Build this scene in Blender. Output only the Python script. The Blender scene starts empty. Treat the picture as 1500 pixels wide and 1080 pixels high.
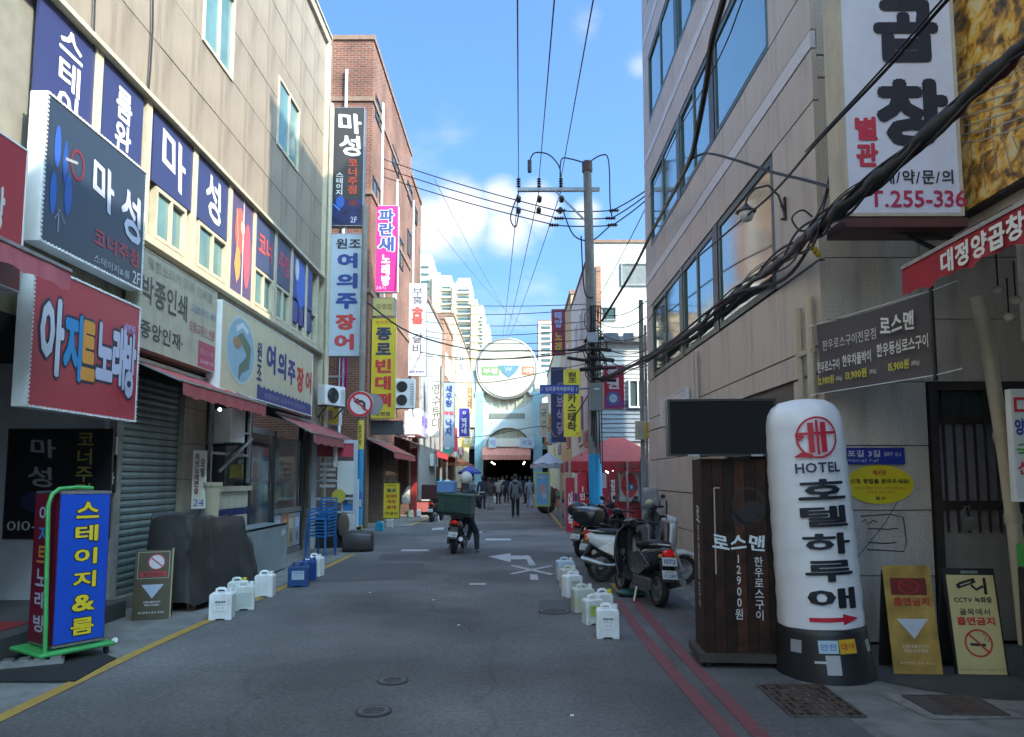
import bpy, bmesh, math, random
from mathutils import Vector, Matrix
random.seed(7)
S = bpy.context.scene
COL = S.collection
R = math.radians
PI = math.pi

# ------------------------------------------------------------ camera
F = 1050.0; PITCH = R(5.0); YAW = R(0.27); CAMH = 1.65
PY0 = 700 - F*math.tan(PITCH)
cam = bpy.data.cameras.new('street_camera'); cam_o = bpy.data.objects.new('street_camera', cam); COL.objects.link(cam_o)
cam_o.location = (0, 0, CAMH); cam_o.rotation_euler = (PI/2+PITCH, 0, YAW)
cam.sensor_width = 36; cam.lens = 36*F/1500; cam.shift_y = (PY0-540)/1500
cam.clip_start = 0.05; cam.clip_end = 3000
S.camera = cam_o
# ------------------------------------------------------------ exposure
S.view_settings.view_transform = 'Standard'; S.view_settings.look = 'None'
S.view_settings.gamma = 1; S.view_settings.use_curve_mapping = False
S.view_settings.exposure = 2.2
# ------------------------------------------------------------ sky and sun
SUN_EL = R(38); SX, SY = 0.76, -0.62          # towards the sun: right and behind the camera
W = bpy.data.worlds.new('World'); S.world = W; W.use_nodes = True
nt = W.node_tree; nt.nodes.clear()
def wn(t, **k):
    n = nt.nodes.new(t)
    for a, b in k.items(): setattr(n, a, b)
    return n
sky = wn('ShaderNodeTexSky', sky_type='NISHITA', sun_disc=False, sun_elevation=SUN_EL,
         sun_rotation=math.atan2(SX, SY), altitude=0, air_density=0.65, dust_density=8, ozone_density=2)
tc = wn('ShaderNodeTexCoord')
mp = wn('ShaderNodeMapping'); mp.inputs['Scale'].default_value = (1, 1, 1.9)
nz = wn('ShaderNodeTexNoise'); nz.inputs['Scale'].default_value = 3.4; nz.inputs['Detail'].default_value = 9; nz.inputs['Roughness'].default_value = 0.55
nt.links.new(tc.outputs['Generated'], mp.inputs[0]); nt.links.new(mp.outputs[0], nz.inputs['Vector'])
def blob(d, rad, amt):
    d = Vector(d).normalized()
    dp = wn('ShaderNodeVectorMath', operation='DISTANCE'); dp.inputs[1].default_value = d
    s2 = wn('ShaderNodeVectorMath', operation='MULTIPLY'); s2.inputs[1].default_value = (1, 1, 1)
    nt.links.new(tc.outputs['Generated'], dp.inputs[0])
    mr = wn('ShaderNodeMapRange'); mr.interpolation_type = 'SMOOTHSTEP'
    mr.inputs['From Min'].default_value = rad; mr.inputs['From Max'].default_value = 0
    mr.inputs['To Min'].default_value = 0; mr.inputs['To Max'].default_value = amt
    nt.links.new(dp.outputs['Value'], mr.inputs[0]); return mr.outputs[0]
fw = Vector((-math.sin(YAW)*math.cos(PITCH), math.cos(YAW)*math.cos(PITCH), math.sin(PITCH)))
rt = Vector((math.cos(YAW), math.sin(YAW), 0)); up = rt.cross(fw)
def ray(px, py): return (fw + rt*((px-750)/F) + up*((PY0-py)/F))
acc = None
for px, py, rad, amt in ((680, 308, .07, .46), (735, 292, .055, .42), (790, 300, .06, .48), (860, 310, .045, .40), (635, 330, .07, .36), (745, 330, .06, .40), (645, 38, .045, .17), (860, 38, .05, .19), (940, 100, .04, .25),
                         (-600, 250, .3, .35), (2200, 300, .35, .3), (300, -900, .35, .25)):
    o = blob(ray(px, py), rad, amt)
    if acc is None: acc = o
    else:
        a = wn('ShaderNodeMath', operation='MAXIMUM'); nt.links.new(acc, a.inputs[0]); nt.links.new(o, a.inputs[1]); acc = a.outputs[0]
a = wn('ShaderNodeMath', operation='ADD'); nt.links.new(acc, a.inputs[0]); nt.links.new(nz.outputs['Fac'], a.inputs[1])
mr = wn('ShaderNodeMapRange'); mr.interpolation_type = 'SMOOTHSTEP'
mr.inputs['From Min'].default_value = 0.60; mr.inputs['From Max'].default_value = 0.95
nt.links.new(a.outputs[0], mr.inputs[0])
hs = wn('ShaderNodeMixRGB', blend_type='MULTIPLY'); hs.inputs[0].default_value = 1; hs.inputs[2].default_value = (0.45, 0.73, 0.94, 1)
nt.links.new(sky.outputs[0], hs.inputs[1])
mx = wn('ShaderNodeMixRGB'); mx.inputs[2].default_value = (2.0, 1.95, 1.97, 1)
m9 = wn('ShaderNodeMath', operation='MULTIPLY'); m9.inputs[1].default_value = 0.85
nt.links.new(mr.outputs[0], m9.inputs[0]); nt.links.new(m9.outputs[0], mx.inputs[0])
nt.links.new(hs.outputs[0], mx.inputs[1])
bg = wn('ShaderNodeBackground'); bg.inputs[1].default_value = 0.15
nt.links.new(mx.outputs[0], bg.inputs[0])
wo = wn('ShaderNodeOutputWorld'); nt.links.new(bg.outputs[0], wo.inputs[0])
sun = bpy.data.lights.new('sun', 'SUN'); sun.energy = 2.0; sun.angle = R(0.5); sun.color = (1, .87, .68)
sun_o = bpy.data.objects.new('sun', sun); COL.objects.link(sun_o)
_h = math.hypot(SX, SY); sd = Vector((SX/_h*math.cos(SUN_EL), SY/_h*math.cos(SUN_EL), math.sin(SUN_EL)))
sun_o.rotation_euler = sd.to_track_quat('Z', 'Y').to_euler(); sun_o.location = (20, -20, 40)
try:
    S.cycles.use_denoising = True; S.cycles.max_bounces = 6; S.cycles.diffuse_bounces = 4; S.cycles.glossy_bounces = 3
    S.cycles.sample_clamp_indirect = 6
except Exception: pass

# ------------------------------------------------------------ pixel of the photograph -> point on a plane of the street
C0 = Vector((0, 0, CAMH))
def atY(px, py, Y): d = ray(px, py); return C0 + d*(Y/d.y)
def atX(px, py, X): d = ray(px, py); return C0 + d*(X/d.x)
def atZ(px, py, z=0.0): d = ray(px, py); return C0 + d*((z-CAMH)/d.z)

# ------------------------------------------------------------ materials
MATS = {}
def mat(name, c, rough=.6, metal=0, var=.12, scale=6, bump=.0, bscale=40, emit=0, alpha=None, spec=.5, stain=0, coat=0, trans=0):
    if name in MATS: return MATS[name]
    m = bpy.data.materials.new(name); m.use_nodes = True; t = m.node_tree; b = t.nodes['Principled BSDF']
    b.inputs['Roughness'].default_value = rough; b.inputs['Metallic'].default_value = metal
    b.inputs['Specular IOR Level'].default_value = spec
    if coat: b.inputs['Coat Weight'].default_value = coat; b.inputs['Coat Roughness'].default_value = .08
    if trans: b.inputs['Transmission Weight'].default_value = trans
    tx = t.nodes.new('ShaderNodeTexCoord'); L = t.links
    n = t.nodes.new('ShaderNodeTexNoise'); n.inputs['Scale'].default_value = scale; n.inputs['Detail'].default_value = 5
    L.new(tx.outputs['Object'], n.inputs['Vector'])
    r = t.nodes.new('ShaderNodeMapRange'); r.inputs['From Min'].default_value = .3; r.inputs['From Max'].default_value = .7
    r.inputs['To Min'].default_value = 1-var; r.inputs['To Max'].default_value = 1+var
    L.new(n.outputs['Fac'], r.inputs[0])
    v = t.nodes.new('ShaderNodeVectorMath'); v.operation = 'SCALE'; v.inputs[0].default_value = c[:3]
    L.new(r.outputs[0], v.inputs['Scale']); out = v.outputs[0]
    if stain:
        mp = t.nodes.new('ShaderNodeMapping'); mp.inputs['Scale'].default_value = (2.2, 2.2, .35); L.new(tx.outputs['Object'], mp.inputs[0])
        n2 = t.nodes.new('ShaderNodeTexNoise'); n2.inputs['Scale'].default_value = 2.2; n2.inputs['Detail'].default_value = 8; L.new(mp.outputs[0], n2.inputs['Vector'])
        r2 = t.nodes.new('ShaderNodeMapRange'); r2.inputs['From Min'].default_value = .48; r2.inputs['From Max'].default_value = .72
        r2.inputs['To Min'].default_value = 0; r2.inputs['To Max'].default_value = stain; L.new(n2.outputs['Fac'], r2.inputs[0])
        x = t.nodes.new('ShaderNodeMixRGB'); x.inputs[2].default_value = (c[0]*.35, c[1]*.33, c[2]*.3, 1)
        L.new(r2.outputs[0], x.inputs[0]); L.new(out, x.inputs[1]); out = x.outputs[0]
    L.new(out, b.inputs['Base Color'])
    if bump:
        n3 = t.nodes.new('ShaderNodeTexNoise'); n3.inputs['Scale'].default_value = bscale; n3.inputs['Detail'].default_value = 6; L.new(tx.outputs['Object'], n3.inputs['Vector'])
        bp = t.nodes.new('ShaderNodeBump'); bp.inputs['Strength'].default_value = bump; bp.inputs['Distance'].default_value = .01
        L.new(n3.outputs['Fac'], bp.inputs['Height']); L.new(bp.outputs[0], b.inputs['Normal'])
    # uneven gloss
    rr = t.nodes.new('ShaderNodeMapRange'); rr.inputs['To Min'].default_value = max(.02, rough-.08); rr.inputs['To Max'].default_value = min(1, rough+.1)
    L.new(n.outputs['Fac'], rr.inputs[0]); L.new(rr.outputs[0], b.inputs['Roughness'])
    if emit:
        b.inputs['Emission Color'].default_value = (*c[:3], 1); b.inputs['Emission Strength'].default_value = emit
    MATS[name] = m; return m
def flat(c, rough=.5): # print, paint
    k = 'print_%02x%02x%02x' % tuple(int(255*min(1, x)) for x in c[:3])
    return mat(k, c, rough, var=.06, scale=4)
WHITE = (.78, .78, .78); BLACK = (.012, .012, .014); RED = (.55, .03, .035); YEL = (.75, .52, .03); BLUE = (.02, .07, .35); NAVY = (.02, .03, .13)

# ------------------------------------------------------------ mesh builder
class MB:
    def __init__(s): s.v = []; s.f = []; s.m = []; s.k = 0
    def poly(s, pts, m=0):
        i = len(s.v); s.v += [tuple(p) for p in pts]; s.f.append(tuple(range(i, i+len(pts)))); s.m.append(m); return s
    def box(s, x0, x1, y0, y1, z0, z1, m=0):
        i = len(s.v)
        s.v += [(x0,y0,z0),(x1,y0,z0),(x1,y1,z0),(x0,y1,z0),(x0,y0,z1),(x1,y0,z1),(x1,y1,z1),(x0,y1,z1)]
        for f in ((0,3,2,1),(4,5,6,7),(0,1,5,4),(1,2,6,5),(2,3,7,6),(3,0,4,7)): s.f.append(tuple(i+a for a in f)); s.m.append(m)
        return s
    def bar(s, p, q, w, h=None, m=0):
        h = h or w; p = Vector(p); q = Vector(q); d = (q-p).normalized()
        u = d.cross(Vector((0,0,1)));  u = Vector((1,0,0)) if u.length < 1e-4 else u.normalized()
        n = u.cross(d); i = len(s.v)
        for c in (p, q):
            for a, b in ((-1,-1),(1,-1),(1,1),(-1,1)): s.v.append(tuple(c+u*(a*w/2)+n*(b*h/2)))
        for f in ((0,1,2,3),(7,6,5,4),(0,4,5,1),(1,5,6,2),(2,6,7,3),(3,7,4,0)): s.f.append(tuple(i+a for a in f)); s.m.append(m)
        return s
    def tube(s, pts, r, n=8, m=0, cap=True):
        pts = [Vector(p) for p in pts]; rr = r if isinstance(r, (list, tuple)) else [r]*len(pts)
        i0 = len(s.v); u = None
        for k, p in enumerate(pts):
            d = (pts[min(k+1, len(pts)-1)]-pts[max(k-1, 0)]).normalized()
            if u is None:
                u = d.cross(Vector((0,0,1)));  u = Vector((1,0,0)) if u.length < 1e-3 else u.normalized()
            else:
                u = (u-d*u.dot(d)); u = u.normalized() if u.length > 1e-5 else d.orthogonal().normalized()
            w = d.cross(u)
            for j in range(n):
                a = 2*PI*j/n; s.v.append(tuple(p+(u*math.cos(a)+w*math.sin(a))*rr[k]))
        for k in range(len(pts)-1):
            for j in range(n):
                a = i0+k*n+j; b = i0+k*n+(j+1)%n; s.f.append((a, b, b+n, a+n)); s.m.append(m)
        if cap:
            s.f.append(tuple(i0+j for j in range(n))[::-1]); s.m.append(m)
            s.f.append(tuple(i0+(len(pts)-1)*n+j for j in range(n))); s.m.append(m)
        return s
    def lathe(s, prof, c=(0,0,0), n=24, axis='z', m=0):
        i0 = len(s.v)
        for r, z in prof:
            for j in range(n):
                a = 2*PI*j/n; x, y = r*math.cos(a), r*math.sin(a)
                q = (x, y, z) if axis == 'z' else ((z, x, y) if axis == 'x' else (y, z, x))
                s.v.append((q[0]+c[0], q[1]+c[1], q[2]+c[2]))
        for k in range(len(prof)-1):
            for j in range(n):
                a = i0+k*n+j; b = i0+k*n+(j+1)%n; s.f.append((a, b, b+n, a+n)); s.m.append(m)
        if prof[0][0] > 1e-4: s.f.append(tuple(i0+j for j in range(n))[::-1]); s.m.append(m)
        if prof[-1][0] > 1e-4: s.f.append(tuple(i0+(len(prof)-1)*n+j for j in range(n))); s.m.append(m)
        return s
    def ball(s, c, r, n=14, k=8, m=0):
        if not isinstance(r, (tuple, list)): r = (r, r, r)
        i0 = len(s.v)
        for a in range(k+1):
            t = PI*a/k
            for j in range(n):
                p = 2*PI*j/n; s.v.append((c[0]+r[0]*math.sin(t)*math.cos(p), c[1]+r[1]*math.sin(t)*math.sin(p), c[2]-r[2]*math.cos(t)))
        for a in range(k):
            for j in range(n):
                x = i0+a*n+j; y = i0+a*n+(j+1)%n; s.f.append((x, y, y+n, x+n)); s.m.append(m)
        return s
    def prism(s, out, ax, d0, d1, m=0):
        i = len(s.v); n = len(out)
        def P(a, b, d): return (d, a, b) if ax == 'x' else ((a, d, b) if ax == 'y' else (a, b, d))
        for d in (d0, d1): s.v += [P(a, b, d) for a, b in out]
        s.f.append(tuple(range(i, i+n))); s.m.append(m); s.f.append(tuple(range(i+2*n-1, i+n-1, -1))); s.m.append(m)
        for j in range(n):
            a = i+j; b = i+(j+1)%n; s.f.append((a, b, b+n, a+n)); s.m.append(m)
        return s
    def loft(s, secs, n=16, m=0, pw=2.4):     # sections along local x: (x, zc, half width y, half height z)
        i0 = len(s.v)
        for x, zc, hw, hh in secs:
            for j in range(n):
                a = 2*PI*j/n; ca, sa = math.cos(a), math.sin(a)
                s.v.append((x, math.copysign(abs(ca)**(2/pw), ca)*hw, zc+math.copysign(abs(sa)**(2/pw), sa)*hh))
        for k in range(len(secs)-1):
            for j in range(n):
                a = i0+k*n+j; b = i0+k*n+(j+1)%n; s.f.append((a, b, b+n, a+n)); s.m.append(m)
        s.f.append(tuple(i0+j for j in range(n))[::-1]); s.m.append(m)
        s.f.append(tuple(i0+(len(secs)-1)*n+j for j in range(n))); s.m.append(m)
        return s
    def build(s, name, mats, parent=None, smooth=False, world=False, bevel=0, label=None, fix=True):
        me = bpy.data.meshes.new(name)
        off = Vector((0,0,0))
        if world and parent is not None: off = parent.location + (parent.parent.location if parent.parent else Vector((0,0,0)))
        me.from_pydata([(a-off.x, b-off.y, c-off.z) for a, b, c in s.v], [], s.f)
        if not isinstance(mats, (list, tuple)): mats = [mats]
        for q in mats: me.materials.append(q)
        for p, q in zip(me.polygons, s.m): p.material_index = q
        if fix:
            bm = bmesh.new(); bm.from_mesh(me); bmesh.ops.remove_doubles(bm, verts=bm.verts, dist=1e-6)
            bmesh.ops.recalc_face_normals(bm, faces=bm.faces); bm.to_mesh(me); bm.free()
        if smooth:
            for p in me.polygons: p.use_smooth = True
            try: me.set_sharp_from_angle(angle=R(42))
            except Exception: pass
        o = bpy.data.objects.new(name, me); COL.objects.link(o)
        if parent is not None: o.parent = parent
        if bevel:
            b = o.modifiers.new('bevel', 'BEVEL'); b.width = bevel; b.segments = 3; b.limit_method = 'ANGLE'; b.angle_limit = R(40)
        if label: o['label'] = label
        return o
def piece(name, me, parent, loc, label=None):
    o = bpy.data.objects.new(name, me); COL.objects.link(o); o.parent = parent; o.location = loc
    if label: o['label'] = label
    return o
def thing(name, label, cat, loc=(0,0,0), rotz=0, group=None, rx=0, ry=0):
    o = bpy.data.objects.new(name, None); COL.objects.link(o); o.empty_display_size = .2
    o.location = loc; o.rotation_euler = (rx, ry, rotz); tag(o, label, cat, group); return o
def tag(o, label, cat, group=None):
    o['label'] = label; o['category'] = cat
    if group: o['group'] = group
    return o
def kind(o, k='structure'): o['kind'] = k; return o
def copy_thing(root, label=None, loc=None, rotz=None, group=None):
    def cp(o, par):
        c = o.copy(); COL.objects.link(c)
        if par is not None: c.parent = par
        for ch in [x for x in list(KIDS.get(o.name, ()))]: cp(ch, c)
        return c
    KIDS.clear()
    for x in bpy.data.objects:
        if x.parent: KIDS.setdefault(x.parent.name, []).append(x)
    r = cp(root, None)
    if label: r['label'] = label
    if loc is not None: r.location = loc
    if rotz is not None: r.rotation_euler[2] = rotz
    if group: r['group'] = group
    return r
KIDS = {}

# ------------------------------------------------------------ lettering (glyph outlines of the built-in font, laid out and fitted to a box)
JOBS = []
def text(par, s, u, v, w, h, col, y=-.006, wt=.0, vert=False, name='lettering', brush=0, bend=None, slant=0, mirror=False, gap=None):
    """fit s into the box w x h (metres) centred at local (u, v) of par; local -Y is the reading side"""
    JOBS.append(dict(par=par, s=s, u=u, v=v, w=w, h=h, col=col, y=y, wt=wt, vert=vert, name=name, brush=brush, bend=bend, slant=slant, gap=gap))
def run_text_jobs():
    need = {}
    for j in JOBS:
        for c in j['s']:
            if not c.isspace(): need.setdefault((c, j['wt']), None)
    tmp = []
    for (c, w) in need:
        if ord(c) not in GLYPHS: print('NO GLYPH', c); need[(c, w)] = ([], []); continue
        cu = bpy.data.curves.new('glyph', 'CURVE'); cu.dimensions = '2D'; cu.fill_mode = 'BOTH'; cu.offset = w*.9 if w < .021 else .004
        for L in GLYPHS[ord(c)]:
            n = len(L)//2; sp = cu.splines.new('POLY'); sp.points.add(n-1); sp.use_cyclic_u = True
            for k in range(n): sp.points[k].co = (L[2*k]/100, L[2*k+1]/100, 0, 1)
        o = bpy.data.objects.new('glyph', cu); COL.objects.link(o); tmp.append(((c, w), o))
    dg = bpy.context.evaluated_depsgraph_get(); dg.update()
    for k, o in tmp:
        me = bpy.data.meshes.new_from_object(o.evaluated_get(dg))
        need[k] = ([(q.co.x, q.co.y) for q in me.vertices], [tuple(p.vertices) for p in me.polygons])
        cu = o.data; bpy.data.meshes.remove(me); bpy.data.objects.remove(o); bpy.data.curves.remove(cu)
    for k in list(need):         # heavier letters: shifted copies, each a hair further out
        ex = k[1]*.9-.004
        if ex > .016 and need[k][0]:
            vs, fs = need[k]; V2 = []; F2 = []
            for q in range(9):
                dx, dy = (0, 0) if q == 8 else (ex*math.cos(q*PI/4), ex*math.sin(q*PI/4)); i = len(V2)
                V2 += [(a+dx, b+dy, q) for a, b in vs]; F2 += [tuple(i+z for z in f) for f in fs]
            need[k] = (V2, F2)
        else: need[k] = ([(a, b, 0) for a, b in need[k][0]], need[k][1])
    for J in JOBS:
        V = []; Fc = []; x = 0; y = 0
        for c in J['s']:
            if c.isspace():
                x += .35; y -= .4; continue
            vs, fs = need[(c, J['wt'])]
            if not vs: continue
            x0 = min(a[0] for a in vs); x1 = max(a[0] for a in vs); y0 = min(a[1] for a in vs); y1 = max(a[1] for a in vs)
            cjk = ord(c) > 0x1100
            if J['vert']:
                if cjk: dx, dy = -.5, y-.88; y -= 1.0 if J['gap'] is None else J['gap']
                else: dx, dy = -(x0+x1)/2, y-y1-.08; y -= (y1-y0)+.2
            else:
                if cjk: dx, dy = x, 0; x += .95 if J['gap'] is None else J['gap']
                else: dx, dy = x-x0, 0; x += (x1-x0)+(.08 if J['gap'] is None else J['gap']*.1)
            i = len(V); V += [(a[0]+dx, a[1]+dy, a[2]) for a in vs]; Fc += [tuple(i+q for q in f) for f in fs]
        if not V: continue
        x0 = min(a[0] for a in V); x1 = max(a[0] for a in V); y0 = min(a[1] for a in V); y1 = max(a[1] for a in V)
        sx = J['w']/max(1e-3, x1-x0); sy = J['h']/max(1e-3, y1-y0)
        cx = (x0+x1)/2; cy = (y0+y1)/2; P = []
        for a, b, lay in V:
            if J['brush']:
                q = J['brush']; a, b = a+q*.030*math.sin(b*4+a*2)+q*.006*math.sin(b*15+2), b+q*.05*math.sin(a*4+1)+q*.012*math.sin(a*13)
            P.append(((a-cx)*sx+J['slant']*(b-cy)*sy+J['u'], J['y']-.0002*lay, (b-cy)*sy+J['v']))
        me = bpy.data.meshes.new(J['name']); me.from_pydata(P, [], Fc)
        if J['bend']:
            rad, yc = J['bend']; bm = bmesh.new(); bm.from_mesh(me)
            k = -rad
            while k < rad:
                k += .035; bmesh.ops.bisect_plane(bm, geom=bm.verts[:]+bm.edges[:]+bm.faces[:], plane_co=(k,0,0), plane_no=(1,0,0))
            for q in bm.verts:
                th = q.co.x/rad; e4 = rad+.004-(q.co.y-J['y']); q.co.y = yc-e4*math.cos(th); q.co.x = e4*math.sin(th)
            bm.to_mesh(me); bm.free()
        me.materials.append(flat(J['col'], .55))
        o = bpy.data.objects.new(J['name'], me); COL.objects.link(o); o.parent = J['par']

# frames: sign given by a rectangle of the photograph on a plane
def frameY(l, r, t, b, Y, ):     # faces the camera side (-Y)
    p = atY((l+r)/2, b, Y); q = atY((l+r)/2, t, Y); a = atY(l, (t+b)/2, Y); c = atY(r, (t+b)/2, Y)
    return ((a.x+c.x)/2, Y, p.z), 0.0, c.x-a.x, q.z-p.z
def frameL(n, f, t, b, X):       # on a plane X=const at the left of the street, facing +X; t, b measured at the middle column
    a = atX(n, (t+b)/2, X); c = atX(f, (t+b)/2, X); Ym = (a.y+c.y)/2; zt = atX((n+f)/2, t, X).z; zb = atX((n+f)/2, b, X).z
    return (X, Ym, zb), PI/2, abs(c.y-a.y), zt-zb
def sign(name, label, cat, fr, d, face, body, texts, group=None, rim=.018, facelab=None, tilt=0, drz=0):
    loc, rz, w, h = fr
    t = thing(name, label, cat, loc, rz+drz, group, ry=tilt)
    b = MB().box(-w/2, w/2, .006, d, 0, h).build('cabinet', body, t, bevel=.006 if w > .5 else 0)
    MB().box(-w/2+rim, w/2-rim, 0, .012, rim, h-rim).build('face', face, t)
    m = MB()
    for a in ((-w/2, -w/2+rim, 0, h), (w/2-rim, w/2, 0, h)): m.box(a[0], a[1], -.006, .006, a[2], a[3])
    m.box(-w/2+rim, w/2-rim, -.006, .006, 0, rim); m.box(-w/2+rim, w/2-rim, -.006, .006, h-rim, h); m.build('rim', body, t)
    for q in texts:
        s, cu, cv, cw, ch, col = q[:6]; o = q[6] if len(q) > 6 else {}
        o = dict(o); ol = o.pop('outline', None)
        if ol: text(t, s, (cu-.5)*w, cv*h, cw*w*1.16, ch*h*1.09, ol, y=-.003, **{**o, 'wt': o.get('wt', 0)+.055})
        text(t, s, (cu-.5)*w, cv*h, cw*w, ch*h, col, y=-.007, **o)
    return t, w, h
def panel(par, u0, u1, v0, v1, col, y=-.003, name='printed_panel', m=None):
    return MB().poly([(u0, y, v0), (u1, y, v0), (u1, y, v1), (u0, y, v1)]).build(name, m or flat(col), par)
def disc(par, u, v, ru, rv, col, y=-.004, name='printed_disc', n=28, m=None, inner=None):
    b = MB()
    if inner:
        for j in range(n):
            a, c = 2*PI*j/n, 2*PI*(j+1)/n
            b.poly([(u+ru*math.cos(a), y, v+rv*math.sin(a)), (u+ru*math.cos(c), y, v+rv*math.sin(c)), (u+ru*inner*math.cos(c), y, v+rv*inner*math.sin(c)), (u+ru*inner*math.cos(a), y, v+rv*inner*math.sin(a))])
    else: b.poly([(u+ru*math.cos(2*PI*j/n), y, v+rv*math.sin(2*PI*j/n)) for j in range(n)])
    return b.build(name, m or flat(col), par)
def stroke(par, pts, w, col, y=-.005, name='printed_stroke', m=None):
    b = MB(); n = len(pts)
    L = []
    for k, p in enumerate(pts):
        a = pts[max(0, k-1)]; c = pts[min(n-1, k+1)]; dx, dz = c[0]-a[0], c[1]-a[1]; q = math.hypot(dx, dz) or 1
        ww = w[k] if isinstance(w, (list, tuple)) else w
        L.append(((p[0]-dz/q*ww/2, y, p[1]+dx/q*ww/2), (p[0]+dz/q*ww/2, y, p[1]-dx/q*ww/2)))
    for k in range(n-1): b.poly([L[k][1], L[k+1][1], L[k+1][0], L[k][0]])
    return b.build(name, m or flat(col), par)
def smoothp(P, n=6):      # Catmull-Rom through points
    P = [Vector(p) for p in P]; o = []
    for i in range(len(P)-1):
        a, b, c, d = P[max(i-1, 0)], P[i], P[i+1], P[min(i+2, len(P)-1)]
        for k in range(n):
            t = k/n; o.append(.5*((2*b)+(c-a)*t+(2*a-5*b+4*c-d)*t*t+(3*b-a-3*c+d)*t**3))
    return o+[P[-1]]
def strip_on_ground(name, pts, w, m, z=.006):
    b = MB(); L = []; n = len(pts)
    for k, p in enumerate(pts):
        a = Vector(pts[max(0, k-1)]); c = Vector(pts[min(n-1, k+1)]); d = (c-a).normalized(); nn = Vector((-d.y, d.x))
        L.append((Vector(p)+nn*w/2, Vector(p)-nn*w/2))
    for k in range(n-1): b.poly([(L[k][1].x, L[k][1].y, z), (L[k+1][1].x, L[k+1][1].y, z), (L[k+1][0].x, L[k+1][0].y, z), (L[k][0].x, L[k][0].y, z)])
    return kind(b.build(name, m))

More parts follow.
